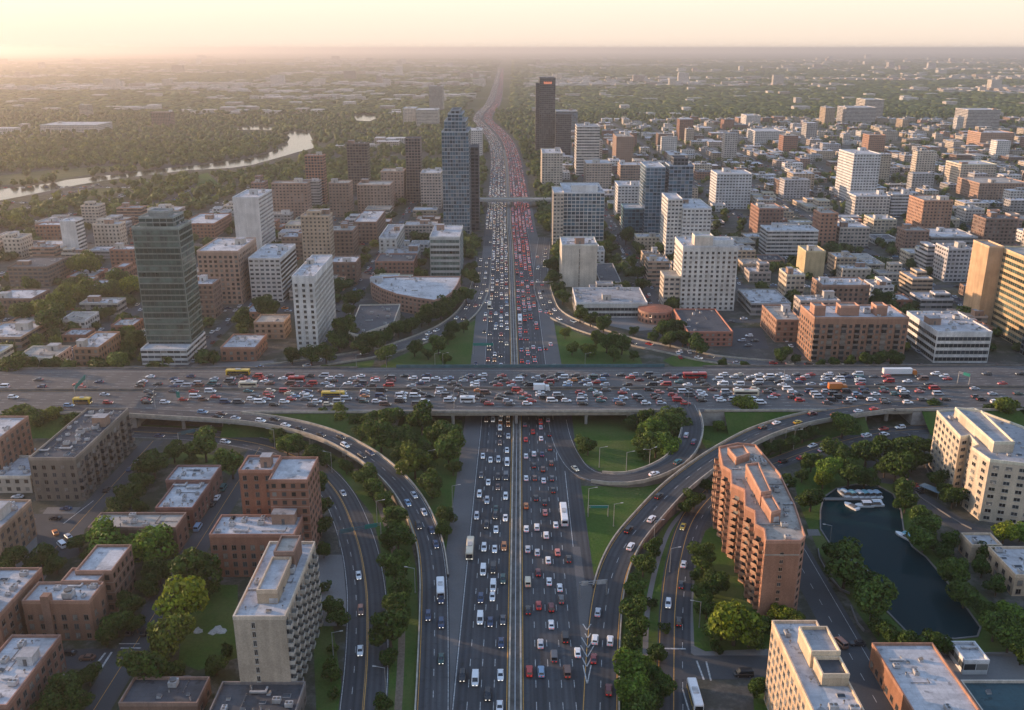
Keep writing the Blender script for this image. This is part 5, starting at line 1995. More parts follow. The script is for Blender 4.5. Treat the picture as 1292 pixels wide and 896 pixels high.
# ------------------------------------------------------------------ trees
def crown_mesh(seed, n_lobes=9, leaves=2300, size=.62, flat=.85):
    """unit crown (radius about 1, sits on z=0..1.9): leaf faces spread through uneven lobes round a dark core of leaves"""
    rg = np.random.default_rng(seed)
    lobes = [(np.array([0, 0, .95]), .62)]
    for k in range(n_lobes):
        a = rg.uniform(0, 2 * math.pi)
        r = rg.uniform(.35, .68)
        z = rg.uniform(.45, 1.45)
        lobes.append((np.array([math.cos(a) * r, math.sin(a) * r, z]), rg.uniform(.28, .46)))
    V, F = [], []
    per = leaves // len(lobes)
    for c, r in lobes:
        n = int(per * (r / .4) ** 2)
        d = rg.normal(size=(n, 3))
        d /= np.linalg.norm(d, axis=1, keepdims=True)
        # clumps on the lobe
        cl = rg.normal(size=(14, 3))
        cl /= np.linalg.norm(cl, axis=1, keepdims=True)
        near = (d @ cl.T).max(1)
        rad = r * (0.80 + .28 * (near - .6) / .4 + rg.normal(0, .06, n))
        p = c + d * rad[:, None] * np.array([1, 1, flat])
        s = size * .115 * rg.uniform(.7, 1.4, n)
        nn = d + rg.normal(0, .55, (n, 3))
        nn /= np.linalg.norm(nn, axis=1, keepdims=True)
        t = np.cross(nn, rg.normal(size=(n, 3)))
        t /= np.linalg.norm(t, axis=1, keepdims=True)
        b = np.cross(nn, t)
        for i in range(n):
            if p[i, 2] < .12:
                continue
            k = len(V)
            T, B = t[i] * s[i], b[i] * s[i] * .8
            V += [tuple(p[i] - T), tuple(p[i] - B + nn[i] * s[i] * .15), tuple(p[i] + T), tuple(p[i] + B)]
            F.append((k, k + 1, k + 2, k + 3))
    me = bpy.data.meshes.new("crown")
    me.from_pydata(V, [], F)
    me.materials.append(M['leaf'])
    return me


def trunk_mesh(seed):
    rg = random.Random(seed)
    mb = MB()
    mb.tube((0, 0, -.05), (0.02, .01, .45), .085, .06, 8, cap=False)
    for k in range(4):
        a = k * 1.6 + rg.uniform(-.4, .4)
        e = (math.cos(a) * .42, math.sin(a) * .42, rg.uniform(.85, 1.2))
        mb.tube((0.02, .01, .42), e, .045, .015, 6, cap=False)
    return mb.mesh("trunk", [M['bark']])


CROWNS = [crown_mesh(s) for s in range(7)]
TRUNKS = [trunk_mesh(s) for s in range(3)]
BUSHES = [crown_mesh(40 + s, 5, 500, 1.0, .8) for s in range(3)]
TONES = {'d': ("dark green", (.62, .70, .62)), 'm': ("mid green", (1.0, 1.0, 1.0)), 'l': ("bright green", (1.55, 1.55, 1.15)), 'y': ("yellowish green", (2.3, 1.75, .8)), 'b': ("olive green", (1.5, 1.2, .9))}
# place -> list of (px, py, radius px, tone); px,py is the middle of the crown
TREES = {
    "on the verge by the expressway, left photo edge": [(20, 524, 17, 'm'), (48, 528, 15, 'm'), (66, 524, 14, 'b'), (92, 530, 13, 'm')],
    "in the small park at the end of the left street": [(258, 562, 20, 'm'), (219, 570, 14, 'm'), (292, 583, 18, 'm'), (193, 585, 19, 'd'), (240, 582, 9, 'd')],
    "beside the left street by the low brown building": [(161, 624, 17, 'd'), (148, 642, 14, 'd'), (180, 606, 13, 'd'), (176, 640, 10, 'd')],
    "of the bright pair behind the left brick block": [(134, 683, 27, 'l'), (185, 688, 28, 'l')],
    "in the shade beside the left crossroads brick block": [(200, 718, 17, 'd'), (187, 737, 15, 'd'), (166, 762, 17, 'd'), (147, 786, 18, 'd'), (133, 802, 13, 'd'), (172, 786, 12, 'd')],
    "of the tall row between left street and lawn": [(245, 718, 27, 'd'), (226, 757, 31, 'y'), (213, 800, 27, 'b'), (184, 840, 26, 'd'), (216, 848, 15, 'd'), (262, 742, 14, 'd')],
    "on the lawn behind the tan tower": [(272, 838, 14, 'd'), (286, 818, 10, 'd')],
    "at the bottom left street corner": [(84, 864, 20, 'd'), (112, 852, 14, 'd'), (66, 888, 20, 'd'), (99, 884, 18, 'd')],
    "behind the car park at the left photo edge": [(16, 703, 17, 'd'), (52, 700, 17, 'd'), (70, 712, 13, 'd'), (99, 684, 12, 'd'), (40, 712, 10, 'd'), (112, 700, 10, 'd')],
    "against the brick block left of the surface road": [(400, 613, 13, 'd'), (402, 640, 16, 'd'), (404, 664, 14, 'd'), (408, 694, 10, 'd')],
    "between the tan tower and the surface road": [(425, 775, 15, 'd'), (417, 846, 13, 'd'), (421, 815, 8, 'm'), (410, 738, 9, 'd'), (413, 764, 10, 'd'), (420, 874, 9, 'd')],
    "in the strip under the left ramp": [(362, 560, 14, 'm'), (376, 562, 12, 'm'), (350, 550, 10, 'd'), (396, 574, 13, 'd'), (412, 580, 10, 'd'), (437, 588, 10, 'd'), (462, 602, 16, 'm'), (471, 616, 14, 'm'),
                                         (484, 628, 12, 'm'), (499, 650, 15, 'm'), (502, 676, 18, 'd'), (491, 684, 10, 'd'), (498, 712, 18, 'm'), (504, 742, 14, 'm'), (499, 758, 15, 'm'), (492, 794, 24, 'm'), (503, 772, 13, 'd'),
                                         (490, 832, 12, 'd'), (484, 888, 12, 'd'), (506, 700, 9, 'd')],
    "in the triangle between left ramp and freeway": [(431, 523, 14, 'b'), (448, 530, 11, 'd'), (466, 530, 12, 'd'), (491, 526, 16, 'm'), (480, 547, 20, 'm'), (507, 553, 17, 'm'), (532, 528, 19, 'd'), (564, 546, 18, 'm'), (566, 568, 19, 'm'),
                                                      (523, 582, 20, 'b'), (505, 572, 13, 'd'), (541, 570, 14, 'd'), (545, 611, 18, 'm'), (518, 558, 14, 'd'), (548, 550, 14, 'd'), (455, 545, 11, 'd'), (562, 650, 13, 'd'), (560, 668, 11, 'd'),
                                                      (405, 524, 10, 'd'), (540, 590, 12, 'd'), (572, 590, 10, 'd')],
    "in the loop ramp's grass island": [(838, 534, 19, 'm'), (824, 541, 17, 'l'), (850, 528, 15, 'm'), (858, 540, 13, 'm'), (828, 560, 18, 'm'), (844, 563, 15, 'l'), (812, 556, 14, 'm'), (742, 562, 12, 'd'), (731, 556, 8, 'm'), (796, 532, 9, 'd'), (815, 528, 11, 'd'), (812, 571, 9, 'd')],
    "on the right verge under the expressway": [(940, 513, 15, 'b'), (906, 536, 7, 'l'), (890, 521, 7, 'd'), (960, 524, 8, 'd'), (973, 519, 7, 'd')],
    "in the strip beside the right ramp": [(812, 712, 15, 'm'), (799, 742, 16, 'm'), (798, 770, 17, 'm'), (804, 792, 14, 'd'), (796, 812, 12, 'd'), (800, 840, 23, 'l'), (796, 870, 21, 'l'), (810, 888, 19, 'm'),
                                           (828, 824, 12, 'd'), (838, 866, 16, 'd'), (824, 886, 16, 'd'), (818, 850, 14, 'd'), (824, 690, 11, 'd'), (876, 630, 12, 'm'), (866, 640, 10, 'd'), (893, 612, 9, 'd'), (838, 790, 8, 'd'), (822, 760, 8, 'd')],
    "at the foot of the brown slab": [(887, 700, 17, 'm'), (900, 735, 18, 'd'), (928, 784, 30, 'y'), (946, 796, 21, 'b'), (911, 790, 19, 'm'), (964, 790, 15, 'd'), (887, 750, 12, 'd'), (892, 768, 14, 'd'), (984, 774, 12, 'y'), (1006, 780, 11, 'b'), (903, 814, 9, 'd'), (956, 812, 9, 'm'), (880, 724, 9, 'd')],
    "by the bus at the bottom right street": [(953, 868, 13, 'd'), (962, 858, 9, 'd')],
    "of the hedge along the right ramp": [(972, 566, 9, 'd'), (986, 562, 10, 'd'), (1000, 556, 10, 'd'), (1013, 550, 9, 'd'), (1026, 545, 8, 'd'), (960, 574, 8, 'd')],
    "in the wooded bank north of the pond": [(1064, 535, 18, 'm'), (1054, 566, 15, 'm'), (1094, 570, 18, 'd'), (1137, 568, 22, 'd'), (1132, 588, 19, 'd'), (1152, 580, 14, 'd'), (1047, 590, 16, 'l'), (1039, 604, 12, 'y'), (1072, 597, 18, 'd'), (1092, 602, 15, 'd'),
                                              (1024, 628, 17, 'd'), (993, 609, 12, 'd'), (1024, 583, 12, 'm'), (1139, 614, 13, 'm'), (1070, 575, 13, 'd'), (1110, 560, 12, 'd'), (1117, 590, 12, 'd'), (1012, 600, 9, 'd')],
    "on the east shore of the pond": [(1143, 634, 13, 'd'), (1158, 650, 15, 'm'), (1168, 664, 16, 'm'), (1166, 680, 17, 'm'), (1200, 684, 13, 'd'), (1203, 719, 19, 'm'), (1192, 700, 12, 'd'), (1218, 750, 18, 'm'), (1247, 698, 13, 'd'),
                                      (1240, 716, 12, 'd'), (1258, 740, 13, 'd'), (1278, 776, 18, 'l'), (1256, 788, 21, 'm'), (1274, 806, 20, 'm'), (1290, 822, 16, 'd'), (1240, 770, 13, 'd'), (1184, 690, 9, 'd')],
    "along the sand coloured block's wall": [(1203, 626, 15, 'd'), (1182, 604, 12, 'd'), (1167, 563, 10, 'd'), (1268, 670, 15, 'y'), (1288, 672, 12, 'l'), (1192, 618, 9, 'd'), (1168, 580, 9, 'd')],
    "on the west shore of the pond": [(1068, 713, 27, 'm'), (1102, 760, 27, 'm'), (1090, 735, 16, 'd'), (1124, 800, 14, 'd'), (1150, 808, 15, 'd'), (1171, 808, 15, 'd'), (1192, 812, 13, 'd'), (1110, 790, 12, 'd'), (1052, 696, 12, 'd'), (1212, 816, 8, 'd')],
    "along the expressway by the sand coloured block": [(1180, 514, 11, 'd'), (1228, 509, 8, 'b'), (1250, 518, 12, 'd'), (1268, 514, 17, 'b'), (1286, 522, 12, 'd'), (1205, 512, 8, 'd'), (1160, 522, 8, 'd')],
    "along the left slip road": [(435, 415, 15, 'd'), (427, 430, 13, 'd'), (411, 445, 13, 'd'), (392, 447, 13, 'd'), (368, 448, 11, 'd'), (456, 434, 13, 'd'), (470, 428, 13, 'd'), (486, 424, 10, 'd'), (502, 414, 10, 'd'), (518, 410, 12, 'd'),
                                 (541, 396, 13, 'd'), (556, 390, 12, 'd'), (566, 384, 11, 'd'), (576, 378, 10, 'd'), (588, 371, 11, 'd'), (598, 350, 9, 'd'), (594, 338, 8, 'd'), (532, 402, 9, 'd'), (446, 425, 10, 'd')],
    "on the grass beyond the overpass, left": [(487, 446, 13, 'm'), (523, 438, 10, 'd'), (553, 434, 12, 'm'), (572, 414, 10, 'd'), (561, 452, 9, 'm'), (565, 426, 8, 'd'), (585, 412, 7, 'd'), (540, 446, 7, 'm'), (412, 466, 8, 'd')],
    "on the grass beyond the overpass, right": [(766, 431, 14, 'd'), (785, 434, 13, 'd'), (752, 426, 10, 'd'), (742, 440, 10, 'b'), (775, 446, 9, 'm'), (722, 440, 8, 'b'), (713, 420, 7, 'b'), (800, 448, 6, 'd')],
    "along the right slip road": [(694, 334, 9, 'd'), (699, 350, 10, 'd'), (704, 364, 9, 'd'), (710, 374, 10, 'd'), (732, 396, 10, 'd'), (745, 402, 9, 'd'), (762, 408, 10, 'd'), (836, 415, 11, 'd'), (852, 412, 12, 'd'), (846, 426, 11, 'd'), (862, 426, 11, 'd'), (880, 434, 13, 'd'),
                                  (824, 424, 7, 'd'), (800, 418, 6, 'd'), (866, 414, 8, 'd'), (912, 458, 6, 'd'), (940, 461, 6, 'd')],
    "along the straight side street right of the beige cube": [(805, 344, 10, 'd'), (811, 358, 9, 'd'), (798, 330, 8, 'd'), (790, 297, 10, 'd'), (762, 312, 11, 'd'), (806, 312, 8, 'd'), (833, 314, 9, 'm'), (745, 300, 8, 'd'), (818, 300, 8, 'd')],
    "in front of the long brown front": [(1110, 452, 11, 'd'), (1131, 453, 10, 'd'), (1094, 453, 9, 'd'), (1074, 456, 7, 'd'), (1054, 457, 7, 'd'), (1036, 459, 6, 'd'), (987, 446, 10, 'd'), (1004, 452, 7, 'd'), (1218, 396, 13, 'm'), (1234, 394, 11, 'd'), (1113, 378, 13, 'd')],
    "in the gardens left of the green glass tower": [(54, 391, 17, 'b'), (78, 376, 17, 'b'), (64, 404, 18, 'd'), (27, 394, 14, 'd'), (107, 366, 15, 'b'), (94, 360, 13, 'd'), (134, 367, 15, 'm'), (150, 352, 15, 'd'), (161, 360, 14, 'y'), (40, 361, 11, 'd'), (112, 333, 15, 'b'),
                                                     (91, 334, 12, 'b'), (137, 394, 8, 'd'), (170, 426, 11, 'd'), (148, 456, 13, 'm'), (128, 462, 9, 'd'), (16, 463, 17, 'd'), (36, 462, 13, 'd'), (58, 462, 10, 'd'), (195, 465, 11, 'd'), (305, 401, 13, 'd'), (340, 388, 14, 'd'), (330, 384, 12, 'd'), (213, 468, 8, 'd'),
                                                     (345, 404, 9, 'd'), (446, 376, 12, 'd'), (427, 360, 11, 'd'), (440, 390, 8, 'd')],
}
rng = random.Random(5)
n_tree = 0
for place, lst in TREES.items():
    order = sorted(lst, key=lambda t: -t[1])
    bykey = {}
    for t in order:
        bykey.setdefault(t[3], []).append(t)
    for tone, ts in bykey.items():
        for k, (px, py, r, _) in enumerate(ts):
            # crown radius in metres from its distance, foot below the crown
            x, y, _z = G(px, py + r * .55)
            depth = y * CP + CAM_H * SP
            rm = r * depth / FPX * 1.10
            h = rm * rng.uniform(1.75, 2.1)
            x, y, _z = G(px, py, h * .55)
            nm = TONES[tone][0]
            small = rm < 2.6
            kind = "bush" if small else "tree"
            lab = "%s %s %s" % (nm, kind, place)
            if len(ts) > 1:
                lab = "%s %s %s, %s from front" % (nm, kind, place, nth(k))
                if len(lab.split()) > 16:
                    lab = "%s %s %s, %s" % (nm, kind, place, nth(k))
            root = tag(empty(kind, (x, y, 0), rng.uniform(0, 6.28)), lab, kind, "trees " + place.replace("of the", "in the"))
            if small:
                c = put("foliage", rng.choice(BUSHES), root, (0, 0, -.05 * h), scale=(rm, rm, h / 1.9))
            else:
                put("trunk", rng.choice(TRUNKS), root, scale=(rm * .9, rm * .9, h / 1.75))
                c = put("crown", rng.choice(CROWNS), root, (0, 0, h * .10), scale=(rm * rng.uniform(.95, 1.1), rm * rng.uniform(.95, 1.1), h / 1.9))
            j = rng.uniform(.85, 1.15)
            c.color = (*(v * j for v in TONES[tone][1]), 1)
            n_tree += 1

# ---- the trees farther off, one mass
rg = np.random.default_rng(3)


def blob(seed, sub):
    """small crown of a few uneven facets and leaf tufts"""
    import bmesh
    bm = bmesh.new()
    bmesh.ops.create_icosphere(bm, subdivisions=sub, radius=1.0)
    r = np.random.default_rng(seed)
    for v in bm.verts:
        d = v.co.normalized()
        k = .78 + .34 * mnoise.noise(d * 2.1 + Vector((seed * 3.1, 0, 0))) + r.uniform(-.10, .10)
        v.co = Vector((d.x * k, d.y * k, (d.z * k) * .95 + .85))
    V = np.array([v.co[:] for v in bm.verts])
    F = np.array([[v.index for v in f.verts] for f in bm.faces])
    bm.free()
    return V, F


def tufts(seed, n):
    r = np.random.default_rng(seed)
    V, F = [], []
    for i in range(n):
        d = r.normal(size=3)
        d /= np.linalg.norm(d)
        d[2] = abs(d[2]) * .9 - .2
        c = np.array([d[0] * .82, d[1] * .82, d[2] * .85 + .85]) * r.uniform(.85, 1.15)
        a, b = r.normal(size=3) * .26, r.normal(size=3) * .26
        k = len(V)
        V += [c - a, c + b, c + a]
        F.append([k, k + 1, k + 2])
    return np.array(V), np.array(F)


def combine(parts):
    V, F, o = [], [], 0
    for v, f in parts:
        V.append(v)
        F.append(f + o)
        o += len(v)
    return np.concatenate(V), np.concatenate(F)


LOD0 = [combine([blob(s, 2), tufts(s + 50, 90)]) for s in range(5)]
LOD1 = [combine([blob(s, 1), tufts(s + 80, 24)]) for s in range(5)]
LOD2 = [blob(s, 1) for s in range(4)]
LOD3 = [blob(s, 0) if False else blob(s, 1) for s in range(4)]


class Mass:
    def __init__(self):
        self.V, self.F, self.C, self.n = [], [], [], 0

    def add(self, tmpl, pts, rad, hgt, col):
        """tmpl: list of (V,F); pts (n,2)"""
        n = len(pts)
        pick = rg.integers(0, len(tmpl), n)
        for k, (V, F) in enumerate(tmpl):
            s = np.nonzero(pick == k)[0]
            if not len(s):
                continue
            a = rg.uniform(0, 6.28, len(s))
            ca, sa = np.cos(a), np.sin(a)
            X = V[None, :, 0] * ca[:, None] - V[None, :, 1] * sa[:, None]
            Y = V[None, :, 0] * sa[:, None] + V[None, :, 1] * ca[:, None]
            P = np.stack([X * rad[s, None] + pts[s, 0:1], Y * rad[s, None] + pts[s, 1:2], V[None, :, 2] * (hgt[s, None] / 1.8)], -1)
            self.V.append(P.reshape(-1, 3))
            off = self.n + np.arange(len(s))[:, None, None] * len(V)
            self.F.append((F[None] + off).reshape(-1, 3))
            self.C.append(np.repeat(col[s], len(V), axis=0))
            self.n += len(s) * len(V)

    def build(self, name, mat, smooth=False):
        V, F, C = np.concatenate(self.V), np.concatenate(self.F), np.concatenate(self.C)
        me = bpy.data.meshes.new(name)
        me.vertices.add(len(V))
        me.vertices.foreach_set("co", V.astype(np.float32).ravel())
        me.loops.add(len(F) * 3)
        me.loops.foreach_set("vertex_index", F.astype(np.int32).ravel())
        me.polygons.add(len(F))
        me.polygons.foreach_set("loop_start", np.arange(0, len(F) * 3, 3, dtype=np.int32))
        me.update(calc_edges=True)
        a = me.color_attributes.new("tint", 'FLOAT_COLOR', 'POINT')
        a.data.foreach_set("color", np.column_stack([C, np.ones(len(C))]).astype(np.float32).ravel())
        me.materials.append(mat)
        me.validate()
        return put(name, me)


# buildings as a grid, to keep trees off roofs
BG = {}
for x0, x1, y0, y1 in RECTS:
    for i in range(int(x0 // 30), int(x1 // 30) + 1):
        for j in range(int(y0 // 30), int(y1 // 30) + 1):
            BG.setdefault((i, j), []).append((x0, x1, y0, y1))


def in_building(x, y, pad):
    for a, b, c, d in BG.get((int(x // 30), int(y // 30)), ()):
        if a - pad < x < b + pad and c - pad < y < d + pad:
            return True
    return False


wood, far_wood = Mass(), Mass()
pts = {0: [], 1: [], 2: []}
rng = random.Random(21)
meadow_w = [[G(a, c)[:2] for a, c in p] for p in ([(-20, 238), (60, 230), (150, 217), (172, 212), (150, 208), (60, 214), (-20, 222)], [(95, 253), (130, 247), (172, 240), (150, 235), (110, 239), (70, 249)], [(246, 222), (262, 218), (280, 236), (250, 240)])]
y = 452.0
while y < 2600:
    dx = 9.5 + (y - 450) * .0045
    x = -y * .66
    while x < y * .66:
        xx, yy = x + rng.uniform(-.45, .45) * dx, y + rng.uniform(-.45, .45) * dx
        x += dx
        r = rng.uniform(3.2, 5.6) * (1 + y * .00012)
        px, py = to_px(xx, yy, 0)
        town = in_town(xx, yy)
        if town:
            park = mnoise.noise(Vector((xx * .006, yy * .006, 9.0)))
            p = .40 + (.5 if park > .15 else 0)
            r *= .8
        else:
            if abs(xx) < 62 and yy < 640:
                continue
            if xx < 0 and yy < 640 and px > 590:
                continue
            p = .93 if yy > 700 else .35
            if yy > 1400 and settled(xx, yy) > .24:
                p = .30
        if yy < 475 and xx > -60 or (330 < px < 1000 and py > 392):
            continue
        if rng.random() > p or on_road(xx, yy, r * .6 + (1.5 if town else .5)) or in_building(xx, yy, r * .45):
            continue
        if any(inpoly(xx, yy, w_) for w_ in WATER) or any(inpoly(xx, yy - r * 1.2, w_) for w_ in WATER):
            continue
        if yy > 900 and xx < 0 and any(inpoly(*to_px(xx, yy, q), w_) for q in (r * .9, r * 1.7) for w_ in (RIVER, RIV2, LAKE)):
            continue
        if any(inpoly(xx, yy, w_) for w_ in meadow_w) and rng.random() < .93:
            continue
        pts[0 if yy < 950 else 1 if yy < 1700 else 2].append((xx, yy, r))
    y += dx * .95
tints = np.array([[.62, .72, .6], [.8, .85, .75], [1, 1, 1], [1.2, 1.1, .9], [1.5, 1.25, .85], [.75, .8, .7]])
for k, lod in ((0, LOD0), (1, LOD1), (2, LOD2)):
    P = np.array(pts[k])
    if len(P):
        c = tints[rg.integers(0, len(tints), len(P))] * rg.uniform(.85, 1.15, (len(P), 1))
        wood.add(lod, P[:, :2], P[:, 2], P[:, 2] * rg.uniform(1.5, 2.1, len(P)), c)
o = wood.build("woodland", M['leaf_far'])
tag(o, "mass of leafy trees filling town yards and river woods beyond the expressway", "trees", kind="stuff")
# woods out to the horizon
P = []
y = 2500.0
while y < 15000:
    dx = y * .0085
    x = -y * .66
    while x < y * .66:
        xx, yy = x + rng.uniform(-.5, .5) * dx, y + rng.uniform(-.5, .5) * dx
        x += dx
        if abs(xx + 70) < 55 + y * .004 or rng.random() > (.92 if settled(xx, yy) < .24 else .45):
            continue
        P.append((xx, yy, dx * rng.uniform(.5, .85)))
    y += dx * 1.05
P = np.array(P)
c = tints[rg.integers(0, len(tints), len(P))] * rg.uniform(.85, 1.15, (len(P), 1))
far_wood.add(LOD3, P[:, :2], P[:, 2], np.minimum(P[:, 2] * .9, 8 + P[:, 2] * .12), c)
o = far_wood.build("distant_woods", M['leaf_far'])
tag(o, "far woods spreading in bands to the hazy horizon", "woods", kind="stuff")

# ------------------------------------------------------------------ vehicles
def sec(y, hw, zb, zt, r=.12):
    return [(-hw * .9, y, zb), (hw * .9, y, zb), (hw, y, zb + .16), (hw, y, zt - r), (hw * .90, y, zt), (-hw * .90, y, zt), (-hw, y, zt - r), (-hw, y, zb + .16)]


def panel(mb, a, b, c, d, m_lo, m_hi, ms, off, m=0):
    """a glass panel lying just proud of the quad a b c d (a,b lower edge)"""
    a, b, c, d = map(Vector, (a, b, c, d))
    n = (b - a).cross(d - a).normalized() * off

    def at(u, v):
        return tuple((a.lerp(b, u)).lerp(d.lerp(c, u), v) + n)
    mb.face([at(ms, m_lo), at(1 - ms, m_lo), at(1 - ms, m_hi), at(ms, m_hi)], m)


CARK = {
    # length profile, bonnet height, cabin: rear base, rear roof, front roof, cowl, roof height, half width
    'car': dict(secs=[(-2.28, .70, .34, .82), (-2.12, .86, .26, .93), (-1.3, .91, .22, .95), (0, .92, .22, .93), (1.0, .91, .22, .90), (1.85, .87, .24, .80), (2.26, .70, .32, .64)], cab=(-1.85, -1.15, .22, 1.02, 1.44, .92), wr=.33, wy=(-1.38, 1.38)),
    'suv': dict(secs=[(-2.30, .76, .42, .95), (-2.2, .92, .32, 1.05), (-1.2, .96, .30, 1.06), (0, .97, .30, 1.05), (1.0, .96, .30, 1.03), (1.95, .92, .32, .96), (2.30, .76, .40, .82)], cab=(-2.15, -1.85, .30, 1.05, 1.74, 1.04), wr=.38, wy=(-1.4, 1.42)),
    'van': dict(secs=[(-2.7, .88, .42, 1.10), (-2.6, .98, .34, 1.22), (-1.2, 1.0, .32, 1.22), (0, 1.0, .32, 1.20), (1.4, 1.0, .32, 1.14), (2.3, .94, .34, 1.02), (2.62, .80, .42, .85)], cab=(-2.6, -2.5, 1.05, 1.85, 2.15, 1.18), wr=.38, wy=(-1.6, 1.65)),
}


def vehicle_meshes(kind):
    d = CARK[kind]
    hood = d['secs'][4][3]
    body = MB()
    body.loft([sec(*s) for s in d['secs']])
    y0, y1, y2, y3, zr, zb = d['cab']
    W = d['secs'][3][1]
    wb, wt = W * .90, W * .72 if kind != 'van' else W * .86
    zb = zb - .05
    lo = [(-wb, y0, zb), (wb, y0, zb), (wb, y3, zb), (-wb, y3, zb)]
    hi = [(-wt, y1, zr - .03), (wt, y1, zr - .03), (wt, y2, zr - .03), (-wt, y2, zr - .03)]
    for i in range(4):
        j = (i + 1) % 4
        body.face([lo[i], lo[j], hi[j], hi[i]])
    # domed roof
    ri = [(-wt * .86, y1 + .14, zr + .02), (wt * .86, y1 + .14, zr + .02), (wt * .86, y2 - .10, zr + .02), (-wt * .86, y2 - .10, zr + .02)]
    for i in range(4):
        j = (i + 1) % 4
        body.face([hi[i], hi[j], ri[j], ri[i]])
    body.face(ri)
    # wheel arches read as dark sills
    out = {'body': body}
    ws = MB()
    panel(ws, lo[2], lo[3], hi[3], hi[2], .08, .94, .07, .012)
    rw = MB()
    panel(rw, lo[0], lo[1], hi[1], hi[0], .22, .92, .09, .012)
    sr, sl = MB(), MB()
    panel(sr, lo[1], lo[2], hi[2], hi[1], .12, .90, .06, .012)
    panel(sl, lo[3], lo[0], hi[0], hi[3], .12, .90, .06, .012)
    fr, rr = d['secs'][-1], d['secs'][0]
    hl, tl = MB(), MB()
    hl.box(-.17, .17, -.06, .06, -.075, .075, bottom=True)
    tl.box(-.18, .18, -.05, .05, -.085, .085, bottom=True)
    wh = MB()
    n = 12
    for x0, x1, r, m in ((-.11, .11, d['wr'], 0),):
        A = [(x0, math.cos(t) * r, math.sin(t) * r) for t in np.linspace(0, 2 * math.pi, n, endpoint=False)]
        B = [(x1, p[1], p[2]) for p in A]
        for i in range(n):
            j = (i + 1) % n
            wh.face([A[i], A[j], B[j], B[i]], 0)
        wh.face(A, 0)
        wh.face(B, 0)
        for x in (x0 - .01, x1 + .01):
            wh.face([(x, p[1] * .6, p[2] * .6) for p in A], 1)
    meshes = {
        'body': body.mesh(kind + "_body", [M['paint_w']]),
        'windscreen': ws.mesh("windscreen", [M['car_glass']]), 'rear_window': rw.mesh("rear_window", [M['car_glass']]),
        'side_right': sr.mesh("side_window", [M['car_glass']]), 'side_left': sl.mesh("side_window", [M['car_glass']]),
        'headlight': hl.mesh("headlight", [M['headlight']]), 'tail_light': tl.mesh("tail_light", [M['taillight']]), 'wheel': wh.mesh("wheel", [M['tyre'], M['rim']])}
    return meshes, d


VM = {k: vehicle_meshes(k) for k in CARK}
KNAME = {'car': ('car', 'car'), 'suv': ('suv', 'suv'), 'van': ('van', 'van')}
NV = {'car': 0, 'van': 0, 'suv': 0}


def vehicle(kind, col, loc, rz, label, group, detail=2, slope=0.0):
    meshes, d = VM[kind]
    nm, cat = KNAME[kind]
    NV[cat] += 1
    root = tag(empty("parked_" + nm if detail == 3 else nm, loc, rz), label, cat, group)
    if slope:
        root.rotation_euler = (slope, 0, rz)
    b = put("body", meshes['body'], root)
    b.material_slots[0].link = 'OBJECT'
    b.material_slots[0].material = M['paint_' + col]
    put("windscreen", meshes['windscreen'], root)
    put("rear_window", meshes['rear_window'], root)
    put("side_window", meshes['side_right'], root)
    put("side_window", meshes['side_left'], root)
    W = d['secs'][3][1]
    for y in d['wy']:
        for s in (-1, 1):
            put("wheel", meshes['wheel'], root, (s * (W - .10), y, d['wr']))
    if detail != 3:
        fy, fz, ry, rz_ = d['secs'][-1][0] - .02, (d['secs'][-1][2] + d['secs'][-1][3]) / 2 + .06, d['secs'][0][0] + .0, (d['secs'][0][2] + d['secs'][0][3]) / 2 + .12
        for s in (-1, 1):
            put("headlight", meshes['headlight'], root, (s * .48, fy, fz))
            put("tail_light", meshes['tail_light'], root, (s * .48, ry, rz_))
    return root


